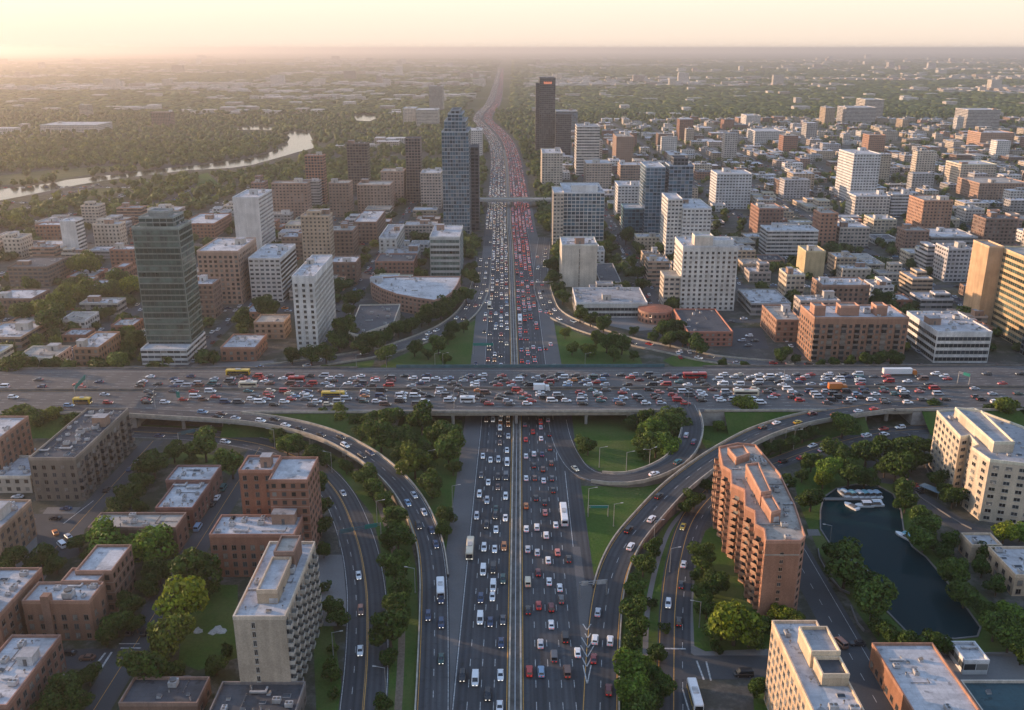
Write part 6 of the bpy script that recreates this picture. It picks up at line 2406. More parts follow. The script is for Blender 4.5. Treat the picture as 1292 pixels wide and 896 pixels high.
def bus(loc, rz, label, body, skirt=None, L=12.0, W=2.55, H=3.1, roofw=True, cat='bus', slope=0.0, lower=None, kind="bus"):
    root = tag(empty(kind, loc, rz), label, cat)
    if slope:
        root.rotation_euler = (slope, 0, rz)
    mb = MB()

    def s(y, k, zt):
        w = W / 2 * k
        return [(-w, y, .35), (w, y, .35), (w, y, zt - .3), (w * .86, y, zt), (-w * .86, y, zt), (-w, y, zt - .3)]
    mb.loft([s(-L / 2, .96, H - .1), s(-L / 2 + .25, 1, H), s(L / 2 - .5, 1, H), s(L / 2, .94, H - .25)])
    mb.obj("body", [body], root)
    for sd in (-1, 1):
        mb = MB()
        x = sd * (W / 2 + .012)
        q = [(x, -L / 2 + .5, 1.35), (x, L / 2 - .9, 1.35), (x, L / 2 - .9, 2.35), (x, -L / 2 + .5, 2.35)]
        mb.face(q if sd > 0 else q[::-1])
        mb.obj("side_window", [M['car_glass']], root)
        if lower is not None:
            mb = MB()
            q = [(x, -L / 2 + .4, .45), (x, L / 2 - .6, .45), (x, L / 2 - .6, 1.25), (x, -L / 2 + .4, 1.25)]
            mb.face(q if sd > 0 else q[::-1])
            mb.obj("skirt_panel", [lower], root)
    mb = MB()
    mb.face([(W * .43, L / 2 + .02, 1.0), (-W * .43, L / 2 + .02, 1.0), (-W * .40, L / 2 + .02, 2.5), (W * .40, L / 2 + .02, 2.5)])
    mb.obj("windscreen", [M['car_glass']], root)
    mb = MB()
    mb.face([(-W * .40, -L / 2 - .02, 1.5), (W * .40, -L / 2 - .02, 1.5), (W * .38, -L / 2 - .02, 2.5), (-W * .38, -L / 2 - .02, 2.5)])
    mb.obj("rear_window", [M['car_glass']], root)
    mb = MB()
    mb.box(-.75, .75, -L * .12, L * .10, H, H + .28)
    mb.obj("roof_unit", [M['unit']], root)
    for y in (-L * .26, L * .32):
        for sd in (-1, 1):
            o = put("wheel", VM['van'][0]['wheel'], root, (sd * (W / 2 - .14), y, .48), scale=(1.4, 1.28, 1.28))
    for sd in (-1, 1):
        put("headlight", VM['van'][0]['headlight'], root, (sd * .9, L / 2 + .02, .75))
        put("tail_light", VM['van'][0]['tail_light'], root, (sd * .95, -L / 2 - .01, .9))
    return root


def lorry(loc, rz, label, cab, box, L=13.0, slope=0.0):
    root = tag(empty("lorry", loc, rz), label, "lorry")
    if slope:
        root.rotation_euler = (slope, 0, rz)
    mb = MB()
    mb.loft([[(-1.2, y, .5), (1.2, y, .5), (1.2, y, z), (-1.2, y, z)] for y, z in ((L / 2 - 2.2, 3.0), (L / 2 - .4, 2.9), (L / 2, 1.9))])
    mb.obj("cab", [cab], root)
    mb = MB()
    mb.box(-1.27, 1.27, -L / 2, L / 2 - 2.5, 1.0, 3.75, bottom=True)
    mb.obj("cargo_box", [box], root)
    mb = MB()
    mb.box(-1.0, 1.0, -L / 2 + .2, L / 2 - .6, .55, .98, bottom=True)
    mb.obj("chassis", [M['dark_metal']], root)
    mb = MB()
    mb.face([(1.0, L / 2 - .38 + .05, 2.75), (-1.0, L / 2 - .38 + .05, 2.75), (-1.05, L / 2 - .02, 1.98), (1.05, L / 2 - .02, 1.98)][::-1])
    mb.obj("windscreen", [M['car_glass']], root)
    for y in (-L * .36, -L * .27, L * .38):
        for sd in (-1, 1):
            put("wheel", VM['van'][0]['wheel'], root, (sd * 1.1, y, .48), scale=(1.4, 1.28, 1.28))
    for sd in (-1, 1):
        put("headlight", VM['van'][0]['headlight'], root, (sd * .9, L / 2 + .02, .8))
        put("tail_light", VM['van'][0]['tail_light'], root, (sd * 1.0, -L / 2 - .04, 1.1))
    return root


def zoomlist(x0, y0, sc, s):
    out = []
    for it in s.split():
        a = it.split(',')
        out.append((x0 + float(a[0]) / sc, y0 + float(a[1]) / sc, a[2], a[3] if len(a) > 3 else ''))
    return out


LEFT = zoomlist(570, 515, 7.167, "260,430,w 340,465,w 407,465,s 487,495,w,v 250,600,g 317,668,w 408,620,k 485,620,g,v 408,710,n 235,778,w 312,835,s 482,798,w 488,378,w 413,310,n 418,235,k 490,250,s 285,105,n 352,105,w 420,70,o 420,103,w 420,150,o 420,180,w 488,70,o 488,108,n 488,145,o")
LEFT += zoomlist(560, 635, 7.167, "297,115,s 462,50,e 462,112,k 548,130,w 375,195,k 455,235,w 355,400,w 449,412,w 543,392,o 345,610,w,v 442,592,k,v 533,688,e 428,800,w,v 323,860,b")
LEFT += zoomlist(520, 750, 6.136, "612,15,w 500,190,w,v 607,210,b 690,195,g 688,372,b 675,622,w 387,630,k 475,658,w,v 562,775,k 668,868,w")
RIGHT = zoomlist(570, 515, 7.167, "668,145,g 668,280,r 752,212,r 765,92,k 818,130,r 812,170,s 812,272,w 880,103,s 878,232,k 885,358,n 670,430,w 746,412,w 816,412,b 750,515,k 934,495,n 827,548,n 755,628,n 678,630,w 828,652,w 912,630,g 910,738,k 770,808,k 848,850,k 678,880,o")
RIGHT += zoomlist(560, 635, 7.167, "755,228,w 843,215,w 922,80,p 1000,192,w 932,288,w 758,412,s 848,442,s 1030,440,p 943,512,w 1133,500,k 862,622,m 757,712,c,v 948,705,w 1046,760,w 1052,868,g")
RIGHT += zoomlist(650, 750, 6.136, "100,118,k 188,82,r 272,100,m 275,230,w 192,380,s 370,332,k,v 288,480,g,v 472,448,w 104,594,r 200,597,l 390,597,n,v")
RAMPL = zoomlist(320, 450, 3.733, "30,293,w 92,298,k 170,318,w 233,337,k 308,360,k 387,380,k 413,415,w 525,470,k 547,450,b 748,643,s 723,682,l 800,737,s 775,805,k 835,824,b")
RAMPL += zoomlist(320, 660, 3.797, "868,118,b 890,280,w 893,382,b 842,445,b 895,472,b 890,645,e")
RAMPL += zoomlist(210, 460, 5.873, "225,338,n 295,335,l 365,378,k 502,380,s")
RAMPR = zoomlist(640, 450, 3.733, "720,648,k 677,750,w 583,812,k")
RAMPR += zoomlist(640, 660, 3.797, "595,108,w 447,430,s 423,553,w 481,570,w 420,645,m 485,800,m")
RAMPR += zoomlist(960, 450, 3.732, "80,317,w 178,305,y 272,272,m 350,275,o 483,262,w 555,252,r 20,340,k")
LOOP = zoomlist(640, 450, 3.733, "300,523,c 873,410,b 797,500,t 685,556,w 850,380,s")
SURL = zoomlist(320, 660, 3.797, "525,255,w 527,400,n 533,627,w") + zoomlist(0, 450, 3.733, "745,385,b 1060,405,w") + zoomlist(320, 450, 3.733, "420,640,s")
SURR = zoomlist(640, 660, 3.797, "845,18,y 857,188,w 845,305,k 775,395,w 837,455,k") + zoomlist(960, 450, 3.732, "90,492,k 245,425,w 318,440,w 208,482,r 495,375,w 640,328,w 590,368,w 560,332,r")
rng = random.Random(77)


def free_pose(px, py):
    x, y, z = G(px, py, .7)
    return x, y


def lane_cars(lst, sign, where):
    """cars on the freeway, snapped to the lane they drive in"""
    recs = []
    for px, py, c, k in lst:
        x, y, _ = G(px, py, .7)
        i, d = freeway.near(x, y)
        o = (x - freeway.P[i, 0]) * freeway.N[i, 0] + (y - freeway.P[i, 1]) * freeway.N[i, 1]
        if sign < 0:
            ln = min(3, max(0, int((-2.0 - o) / 3.5)))
            oo = -2.0 - 3.5 * (ln + .5)
        else:
            ln = min(4, max(0, int((o - 2.4) / 3.5)))
            oo = 2.4 + 3.5 * (ln + .5)
        recs.append([y, ln, oo, c, k])
    recs.sort(key=lambda r: (r[1], r[0]))
    # no two in one place
    for a, b in zip(recs[:-1], recs[1:]):
        if a[1] == b[1] and b[0] - a[0] < 5.6:
            b[0] = a[0] + 5.6
    cnt = {}
    for y, ln, oo, c, k in recs:
        i = int(np.argmin(np.abs(freeway.P[:, 1] - y)))
        xc = np.interp(y, freeway.P[:120, 1], freeway.P[:120, 0])
        kind = 'van' if k == 'v' else rng.choice(['car', 'car', 'car', 'suv'])
        n = cnt[ln] = cnt.get(ln, -1) + 1
        nm = PAINT[c][0]
        lab = "%s %s, %s carriageway, %s lane from the median, %s from photo bottom" % (nm, KNAME[kind][0], where, nth(ln), nth(n))
        vehicle(kind, c, (xc + oo + rng.uniform(-.25, .25), y, .062), (math.pi if sign < 0 else 0) + rng.uniform(-.015, .015), lab, "cars on the freeway, " + where + " carriageway")


lane_cars(LEFT, -1, "left")
lane_cars(RIGHT, 1, "right")


def road_cars(road, lst, lanes, back, where, group):
    """lanes: offsets cars snap to; back: offsets on which they come against the road's direction"""
    recs = []
    for px, py, c, k in lst:
        pos, rz, i, slope = road.pose(px, py)
        o = (pos[0] - road.P[i, 0]) * road.N[i, 0] + (pos[1] - road.P[i, 1]) * road.N[i, 1]
        oo = min(lanes, key=lambda v: abs(v - o))
        recs.append([i, oo, c, k, slope, rz])
    recs.sort(key=lambda r: -to_px(*road.P[r[0]])[1])
    last = {}
    for n, (i, oo, c, k, slope, rz) in enumerate(recs):
        while any(abs(i - j) * 4.0 < 6.0 and abs(oo - q) < 2 for j, q in last.values()):
            i = min(len(road.P) - 1, i + 1)
            if i >= len(road.P) - 1:
                break
        last[n] = (i, oo)
        p = road.off(i, oo)
        rz = math.atan2(road.T[i, 1], road.T[i, 0]) - math.pi / 2
        rev = oo in back
        kind = 'van' if k == 'v' else rng.choice(['car', 'car', 'suv'])
        lab = "%s %s %s, %s from the photo bottom" % (PAINT[c][0], KNAME[kind][0], where, nth(n))
        vehicle(kind, c, (p[0], p[1], p[2] + .012), rz + (math.pi if rev else 0), lab, group, slope=-slope if rev else slope)


road_cars(RL, RAMPL, [-2.0, 2.0], [], "on the curving left ramp", "cars on the left ramp")
road_cars(RR, RAMPR, [-2.2, 2.2], [], "on the long right ramp", "cars on the right ramp")
road_cars(RO, LOOP, [-2.0, 2.0], [], "on the loop ramp", "cars on the loop ramp")
road_cars(LR, SURL, [-1.9, 1.9, 4.6], [], "on the left surface road", "cars on the left surface road")
road_cars(RS, SURR, [-2.2, 1.3, 3.4], [-2.2], "on the right surface road", "cars on the right surface road")

# ---- buses and lorries on the freeway and ramps
P_W, P_C = M['paint_w'], M['paint_c']
x, y, _ = G(711.5, 649, 1.5)
bus((x, y, .07), 0, "long white bus on the right shoulder lane of the freeway", P_W, L=14)
x, y, _ = G(593, 692, 1.5)
bus((x, y, .07), math.pi, "cream topped bus in the outer lane of the left carriageway", P_C, L=11.5)
pos, rz, i, sl = RL.pose(541, 747)
p = RL.off(i, -1.9)
bus((p[0], p[1], p[2] + .012), rz, "short white bus low on the curving left ramp", P_W, L=9)
pos, rz, i, sl = RS.pose(877, 876)
bus((G(877, 878, 1.5)[0], G(877, 878, 1.5)[1], .07), math.pi, "white bus waiting at the bottom right street junction", P_W, L=11, lower=M['paint_y'])

# ---- the cross expressway: lanes full of traffic
GAP = []


def deck_lane(sgn, ln):
    return sgn * (1.6 + 3.6 * (ln + .5))


def deck_row(px, py):
    p = Vector(G(px, py, DZ + .8)) - dO
    s = p.dot(dE)
    n = Vector((dE.y, -dE.x, 0))
    return s, p.dot(n)


rz_e = math.atan2(dE.y, dE.x) - math.pi / 2
BUSES = [(300, 472, "yellow and black bus with a pale side panel at the far left of the overpass", 'y', 12, 'bus', 'k'), (374, 481, "white bus with red roof edge on the far carriageway, left of the freeway", 'r', 8, 'bus', 'w'),
         (421, 499, "yellow bus with blue skirt on the near carriageway", 'y', 11, 'bus', 'b'), (876, 475, "bright red bus on the far carriageway right of the freeway", 'r', 12, 'bus', None),
         (940, 496, "cream coach on the near carriageway behind the roadside tree", 'c', 12, 'bus', None), (314, 486, "cream coach on the far carriageway, left", 'c', 9, 'bus', None),
         (106, 506, "yellow coach near the left photo edge on the near carriageway", 'y', 8, 'bus', 'n'), (1134, 471, "long white lorry with orange cab on the far carriageway, right", 'w', 17, 'lorry', 'o'),
         (590, 504, "short white bus in the middle of the near carriageway", 'w', 7, 'bus', None), (683, 489, "white box lorry beside the median wall above the freeway", 'w', 8, 'lorry', 'w'), (1058, 492, "orange lorry on the near carriageway, right", 'o', 9, 'lorry', 'o')]
for px, py, lab, c, L, kind, low in BUSES:
    s, o = deck_row(px, py)
    sgn = 1 if o > 0 else -1
    ln = min(6, max(0, round((abs(o) - 1.6) / 3.6 - .5)))
    p = deck_xy(s, deck_lane(sgn, ln))
    GAP.append((s, sgn, ln, L / 2 + 3.5))
    head = rz_e + (0 if sgn > 0 else math.pi)
    if kind == 'bus':
        bus((p.x, p.y, DZ + .05), head, lab, M['paint_' + c], L=L, lower=M['paint_' + low] if low else None)
    else:
        lorry((p.x, p.y, DZ + .05), head + (math.pi if px > 1100 else 0), lab, M['paint_' + (low or c)], M['paint_' + c], L)
rng = random.Random(1234)
cols = 'w' * 10 + 's' * 7 + 'k' * 9 + 'g' * 7 + 'b' * 3 + 'r' * 5 + 'm' * 2 + 'n' * 2 + 'o' + 'l' * 2 + 'p' + 'c' + 't' + 'e'
deck_cars = []
for sgn in (-1, 1):
    for ln in range(6 if sgn > 0 else 5):
        s = -330.0 + rng.uniform(0, 10)
        while s < 292:
            px = to_px(*deck_xy(s, deck_lane(sgn, ln)))[0]
            dens = .15 if px < 170 else .55 if px < 300 else .92 if px < 1110 else .66 if px < 1190 else .36
            if ln >= 5:
                dens *= .55
            if rng.random() < dens and not any(sgn == b and ln == c and abs(s - a) < d for a, b, c, d in GAP) and -40 < px < 1330:
                deck_cars.append((sgn, ln, s))
            s += rng.uniform(6.0, 12.5)
cnt = {}
for sgn, ln, s in deck_cars:
    c = rng.choice(cols)
    kind = rng.choices(['car', 'suv', 'van'], [5, 3, 2])[0]
    if NV['car'] > 265 and kind == 'car':
        kind = 'suv'
    k = (sgn, ln)
    n = cnt[k] = cnt.get(k, -1) + 1
    p = deck_xy(s, deck_lane(sgn, ln) + rng.uniform(-.3, .3))
    lab = "%s %s, overpass %s carriageway, %s lane from median, %s from left" % (PAINT[c][0], KNAME[kind][0], "near" if sgn > 0 else "far", nth(ln), nth(n))
    vehicle(kind, c, (p.x, p.y, DZ + .043), rz_e + (0 if sgn > 0 else math.pi) + rng.uniform(-.008, .008), lab, "vehicles on the overpass, %s carriageway" % ("near" if sgn > 0 else "far"), detail=2)
print("VEHICLES", NV, len(deck_cars))

# ---- parked and turning cars in the streets
PARK = [(183, 797, 'k', 0, "car", "left street"), (165, 797, 'k', 0, "car", ""), (86, 824, 'k', 1, "car", ""), (110, 830, 'n', 1, "car", ""), (86, 854, 'w', 1, "car", ""), (70, 672, 'o', .4, "car", ""),
        (78, 688, 'w', .5, "van", ""), (86, 677, 's', .5, "car", ""), (83, 642, 'b', 1, "car", ""), (70, 654, 'k', 1, "car", ""), (164, 592, 'b', 0, "car", ""), (172, 583, 's', 0, "car", ""), (135, 618, 'k', 0, "car", ""),
        (250, 666, 'l', 0, "van", ""), (268, 636, 'k', 0, "car", ""), (274, 628, 'w', 0, "car", ""), (282, 616, 't', 0, "van", ""), (938, 851, 'k', 1, "van", ""), (1153, 612, 'r', .3, "car", ""), (1158, 619, 'k', .3, "car", ""),
        (1010, 808, 'k', 0, "car", ""), (1082, 812, 'k', 1, "car", ""), (1060, 812, 'n', .2, "van", ""), (1093, 549, 'w', .9, "car", ""), (38, 568, 's', 1, "car", ""), (22, 627, 's', 1, "car", ""), (945, 424, 'w', 1, "car", ""), (952, 430, 'k', 1, "car", ""), (936, 430, 's', 1, "car", ""), (944, 436, 'g', 1, "car", "")]
PLACE = ["on the left street below the bright tree, facing uphill", "on the left street behind the other black car", "at the left crossroads, nearest the chimney block", "at the left crossroads, next to the kerb", "below the left crossroads by the corner trees",
         "in the left car park beside the delivery van", "in the left car park", "in the left car park behind the delivery van", "on the second left street by the junction", "on the pavement below the dark slab", "parked beside the dark grey brown slab, lower one",
         "parked beside the dark grey brown slab, upper one", "parked on the second left street near its crossing", "parked right of the low brown building", "parked beside the small brick houses, nearest one", "parked beside the small brick houses, middle one",
         "parked beside the small brick houses, farthest one", "waiting in the right cross street", "on the park driveway by the pond trees", "behind the red car on the park driveway", "on the street behind the sand coloured tower", "on the street corner by the brick hall",
         "parked between sand coloured tower and brick hall", "on the road above the wooded pond bank", "on the verge beyond the left shed", "beside the single storey shed", "in the car park right of the red hall, first", "in the car park right of the red hall, second", "in the car park right of the red hall, third", "in the car park right of the red hall, fourth"]
for (px, py, c, a, kind, _), where in zip(PARK, PLACE):
    x, y, _z = G(px, py, .5)
    if NV['car'] > 320 and kind == 'car':
        kind = 'van'
    kind_ = 'suv' if (kind == 'car' and px % 3 == 0) else kind
    vehicle(kind_, c, (x, y, .075), a * math.pi / 2, "%s %s %s" % (PAINT[c][0], kind_, where), "cars parked in the side streets", detail=3)

# ---- the jam beyond the overpass: one mass of cars
def flat_car(mb, x, y, z, rz, c, front, lit=True):
    ca, sa = math.cos(rz), math.sin(rz)

    def T(px, py, pz):
        return (x + px * ca - py * sa, y + px * sa + py * ca, z + pz)
    w, L = .9, 2.2
    lo = [(-w, -L), (w, -L), (w, L), (-w, L)]
    for i in range(4):
        a, b = lo[i], lo[(i + 1) % 4]
        mb.face([T(*a, .25), T(*b, .25), T(*b, .85), T(*a, .85)], 0, None, c)
    mb.face([T(*p, .85) for p in lo], 0, None, c)
    cb, ct = [(-.8, -1.6), (.8, -1.6), (.8, 1.0), (-.8, 1.0)], [(-.65, -1.1), (.65, -1.1), (.65, .25), (-.65, .25)]
    for i in range(4):
        j = (i + 1) % 4
        mb.face([T(*cb[i], .85), T(*cb[j], .85), T(*ct[j], 1.42), T(*ct[i], 1.42)], 1)
    mb.face([T(*p, 1.42) for p in ct], 0, None, c)
    for s in ((-1, 1) if lit else ()):
        mb.face([T(s * .72 - .2, -L - .02, .5), T(s * .72 + .2, -L - .02, .5), T(s * .72 + .2, -L - .02, .8), T(s * .72 - .2, -L - .02, .8)], 3)
        mb.face([T(s * .72 + .2, L + .02, .45), T(s * .72 - .2, L + .02, .45), T(s * .72 - .2, L + .02, .72), T(s * .72 + .2, L + .02, .72)], 2)


jam = MB()
rng = random.Random(9)
S = freeway.S
fx = lambda s, k: np.interp(s, S, freeway.P[:, k])
fn = lambda s, k: np.interp(s, S, freeway.N[:, k])
ft = lambda s: math.atan2(np.interp(s, S, freeway.T[:, 1]), np.interp(s, S, freeway.T[:, 0])) - math.pi / 2
colm = [PAINT[c][1] for c in 'wwwwssskkggbrrmnolc']
s_deck = float(np.interp(412 + 36, freeway.P[:, 1], S))
for sgn in (-1, 1):
    for ln in range(6):
        s = s_deck + rng.uniform(0, 12)
        while s < 9000:
            far = s - s_deck
            dens = .42 if far < 120 else .68 if far < 300 else .92
            if ln >= 4 and far < 420:
                dens = 0.10
            if ln == 4 and sgn < 0 and far < 200:
                dens = .25
            if rng.random() < dens:
                o = sgn * (3.6 + 3.5 * ln + .5) + rng.uniform(-.3, .3) + .2
                x, y, nx, ny = fx(s, 0), fx(s, 1), fn(s, 0), fn(s, 1)
                flat_car(jam, x + nx * o, y + ny * o, .06, ft(s) + (math.pi if sgn < 0 else 0), rng.choice(colm), sgn < 0, rng.random() < (.9 if far < 700 else .55))
            s += rng.uniform(9, 18) if far > 4600 else rng.uniform(5.8, 9.5) if far > 250 else rng.uniform(6.5, 13)
for road, off in ((UL, (-2.5, 2.5)), (UR, (-2.5, 2.5))):
    for o in off:
        s = rng.uniform(0, 20)
        while s < road.S[-1]:
            if rng.random() < .5:
                k = int(np.argmin(np.abs(road.S - s)))
                p = road.off(k, o)
                flat_car(jam, p[0], p[1], p[2] + .01, math.atan2(road.T[k, 1], road.T[k, 0]) - math.pi / 2, rng.choice(colm), True)
            s += rng.uniform(7, 22)
for st in STREETS:
    for o in (-3.4, 3.4, -1.4, 1.4):
        s = 0
        while s < st.S[-1]:
            k = int(np.argmin(np.abs(st.S - s)))
            t = (s - st.S[max(k - 1, 0)])
            x, y = np.interp(s, st.S, st.P[:, 0]), np.interp(s, st.S, st.P[:, 1])
            if y > 470 and y < 1500 and rng.random() < (.45 if abs(o) > 3 else .12) and not (abs(x) < 62):
                flat_car(jam, x + st.N[k, 0] * o, y + st.N[k, 1] * o, .05, math.atan2(st.T[k, 1], st.T[k, 0]) - math.pi / 2, rng.choice(colm), True, False)
            s += rng.uniform(6, 14)
cm, cnt_, cN, cL, cb = nmat("far_car_paint")
at = cN.new("ShaderNodeAttribute"); at.attribute_name = "tint"
cL.new(at.outputs["Color"], cb.inputs["Base Color"])
cb.inputs["Roughness"].default_value = .4
hl2 = plain("far_headlight", (1.0, .86, .66), .3, emit=1.8)
tl2 = plain("far_tail_light", (1.0, .12, .08), .3, emit=1.2)
o = jam.obj("traffic_jam", [cm, M['car_glass'], hl2, tl2])
tag(o, "packed mass of far traffic with head and tail lights beyond the overpass", "traffic", kind="stuff")
x, y, _ = G(656, 403, 1.5)
bus((x, y, .07), 0, "long white bus beside the median beyond the overpass", P_W, L=15)
x, y, _ = G(617.5, 385, 1.5)
bus((x, y, .07), math.pi, "short cream bus beyond the overpass on the left carriageway", P_C, L=10)

# ------------------------------------------------------------------ street furniture
def lamp(px, py, label, h=9.0, ang=0.0, arms=1, z=0.0):
    x, y, _ = G(px, py, z)
    root = tag(empty("street_lamp", (x, y, z), ang), label, "street lamp", "street lamps beside the roads")
    mb = MB()
    mb.tube((0, 0, 0), (0, 0, h), .16, .09, 8)
    mb.tube((0, 0, 0), (0, 0, .5), .26, .22, 8)
    mb.obj("pole", [M['metal']], root)
    for k in range(arms):
        s = 1 if k == 0 else -1
        mb = MB()
        mb.bar((0, 0, h - .1), (s * 2.4, 0, h + .45), .10, .10)
        arm = mb.obj("arm", [M['metal']], root)
        mb = MB()
        mb.loft([[(s * 2.2, -.12, h + .34), (s * 2.2, .12, h + .34), (s * 2.2, .12, h + .52), (s * 2.2, -.12, h + .52)], [(s * 3.2, -.2, h + .5), (s * 3.2, .2, h + .5), (s * 3.2, .14, h + .64), (s * 3.2, -.14, h + .64)]])
        mb.obj("lamp_head", [M['unit']], arm)
    return root


LAMPS = [(419, 596, "curved lamp post beside the left surface road near the brick wing", math.pi, 1), (436, 587, "thin lamp post under the left ramp", 0, 1), (347, 566, "tilted lamp post at the top of the left surface road", math.pi, 1),
         (756, 590, "lamp post on the loop island, left one", 0, 1), (819, 592, "double armed lamp post on the loop island, right one", .4, 2), (790, 596, "thin lamp post in the middle of the loop island", 0, 1),
         (742, 650, "tall lamp post at the left edge of the right wedge lawn", 0, 1), (774, 664, "lamp post with one arm on the right wedge lawn", 0, 1), (825, 686, "lamp post against the right ramp wall", 0, 1),
         (882, 792, "lamp post in front of the brown slab trees", math.pi, 1), (845, 722, "lamp post left of the right surface road", 0, 1), (1046, 692, "blue grey lamp post on the pond's west lawn", math.pi, 1), (1096, 790, "lamp post by the west shore tree and the street", math.pi, 1),
         (1001, 567, "double armed lamp post above the parked cars, pond bank", 0, 2), (990, 566, "single lamp post beside the hedge of the right ramp", 0, 1), (524, 748, "lamp post at the left ramp's inner wall", math.pi, 1), (487, 878, "lamp post with long arm at the bottom of the left surface road", math.pi, 1),
         (421, 832, "short lamp post on the forecourt of the tan tower", 0, 1), (476, 660, "lamp post on the strip beside the left surface road", 0, 1), (541, 594, "thin lamp post in the triangle trees", 0, 1), (571, 640, "lamp post at the left edge of the freeway", 0, 1),
         (450, 468, "lamp post beyond the overpass at the small slip road", 0, 1), (549, 466, "lamp post on the lawn beyond the overpass, first of a pair", 0, 1), (559, 466, "lamp post on the lawn beyond the overpass, second of a pair", 0, 1), (738, 466, "lamp post on the right lawn beyond the overpass", 0, 1),
         (869, 440, "lamp post at the right slip road by the red hall", 0, 1), (488, 470, "lamp post left of the far lawn", 0, 1), (1252, 524, "lamp post on the verge beside the sand coloured block", 0, 1)]
for px, py, lab, a, n in LAMPS:
    lamp(px, py, lab, 9.0 if px != 742 else 11.0, a, n)
for px, py, lab in ((430, 512, "lamp post on the near parapet of the overpass, left of the freeway"), (196, 514, "lamp post on the near parapet above the left underpass"), (868, 513, "lamp post on the near parapet at the loop ramp"), (988, 489, "bent lamp post on the median wall, right"),
                    (573, 515, "lamp post on the near parapet above the freeway's left lanes")):
    lamp(px, py, lab, 9.0, 1.2 if px != 988 else 3.0, 1, DZ)


def gantry(p0, p1, h, label, panels, mat=None, posts=(0, 1), ph=1.6):
    a, b = Vector(G(*p0)), Vector(G(*p1))
    L = (b - a).length
    ang = math.atan2(b.y - a.y, b.x - a.x)
    root = tag(empty("sign_gantry", (a.x, a.y, a.z), ang), label, "sign gantry")
    for k in posts:
        mb = MB()
        mb.tube((k * L, 0, 0), (k * L, 0, h + .4), .22, .18, 8)
        mb.obj("post", [M['metal']], root)
    mb = MB()
    for z in (h - .45, h + .35):
        mb.bar((0, 0, z), (L, 0, z), .16, .16)
    n = max(2, int(L / 1.6))
    for k in range(n):
        z0, z1 = (h - .45, h + .35) if k % 2 else (h + .35, h - .45)
        mb.bar((L * k / n, 0, z0), (L * (k + 1) / n, 0, z1), .09, .09)
    mb.obj("beam", [M['teal_rail'] if mat is None else mat], root)
    for x0, x1, m in panels:
        mb = MB()
        mb.box(L * x0, L * x1, -.32, -.22, h - ph / 2, h + ph / 2, bottom=True)
        mb.obj("sign_panel", [m], root)
    return root


SG = M['sign_teal']
gantry((428, 690), (481, 680), 6.0, "teal truss gantry across the left surface road", [(.05, .35, M['teal_rail']), (.62, .92, SG)])
gantry((226, 562), (268, 552), 5.5, "grey green cantilever gantry over the left surface road near the underpass", [(.1, .5, M['teal_rail'])])
gantry((731, 755), (765, 752), 5.5, "grey truss gantry at the gore of the right ramp", [(.05, .3, M['unit']), (.62, .95, M['unit'])], M['metal'])
gantry((742, 652), (767, 652), 4.2, "small sign frame with thin green panel on the right wedge lawn", [(.1, .98, SG)], M['metal'], ph=.9)
gantry((597, 447), (623, 447), 6.0, "green overhead sign on the left shoulder beyond the overpass", [(.0, .98, SG)], M['metal'])
gantry((96, 506, DZ), (110, 490, DZ), 6.5, "slanting green overhead sign on the expressway near the left photo edge", [(.05, .95, SG)], M['metal'], ph=2.0)
gantry((1208, 484, DZ), (1222, 488, DZ), 6.0, "green overhead sign on the far carriageway at the right", [(.4, .98, SG)], M['metal'])
gantry((675, 366), (697, 366), 6.0, "pale overhead gantry across the right lanes beyond the overpass", [(.1, .3, M['unit']), (.5, .7, M['unit'])], M['metal'], ph=1.0)
for px, py, lab in ((342, 476, "upright green sign post beyond the overpass at the slip road"), (226, 508, "teal sign board standing in the overpass traffic, left")):
    z = 0 if px == 342 else DZ
    x, y, _ = G(px, py, z)
    root = tag(empty("road_sign", (x, y, z)), lab, "road sign")
    mb = MB(); mb.tube((0, 0, 0), (0, 0, 4.5), .12, .1, 8); mb.obj("post", [M['metal']], root)
    mb = MB(); mb.box(-.8, .8, -.2, -.12, 2.6, 5.6, bottom=True); mb.obj("sign_panel", [SG], root)

# ---- the pond: jetty and boats
def boat(px, py, rz, label, L=7.0, canopy=None):
    x, y, _ = G(px, py, .3)
    root = tag(empty("boat", (x, y, .05), rz), label, "boat", "boats at the pond jetty")
    mb = MB()
    W = 1.25
    mb.loft([[(-W * k, yy, .0), (W * k, yy, .0), (W * k * 1.15, yy, .75), (-W * k * 1.15, yy, .75)] for yy, k in ((-L / 2, .85), (-L / 4, 1), (L / 4, .9), (L * .42, .5), (L / 2, .12))])
    mb.obj("hull", [M['paint_w']], root)
    mb = MB()
    mb.box(-W * .8, W * .8, -L * .32, L * .08, .76, 1.15)
    mb.obj("cockpit", [M['unit_dark']], root)
    if canopy:
        mb = MB()
        mb.face([(-W * .95, -L * .36, 2.0), (0, -L * .36, 2.3), (0, L * .14, 2.3), (-W * .95, L * .14, 2.0)])
        mb.face([(0, -L * .36, 2.3), (W * .95, -L * .36, 2.0), (W * .95, L * .14, 2.0), (0, L * .14, 2.3)])
        mb.obj("canopy", [canopy], root)
        for sx in (-1, 1):
            for yy in (-L * .33, L * .11):
                mb = MB()
                mb.tube((sx * W * .88, yy, .7), (sx * W * .88, yy, 2.03), .05, .05, 6)
                mb.obj("canopy_post", [M['metal']], root)
    return root


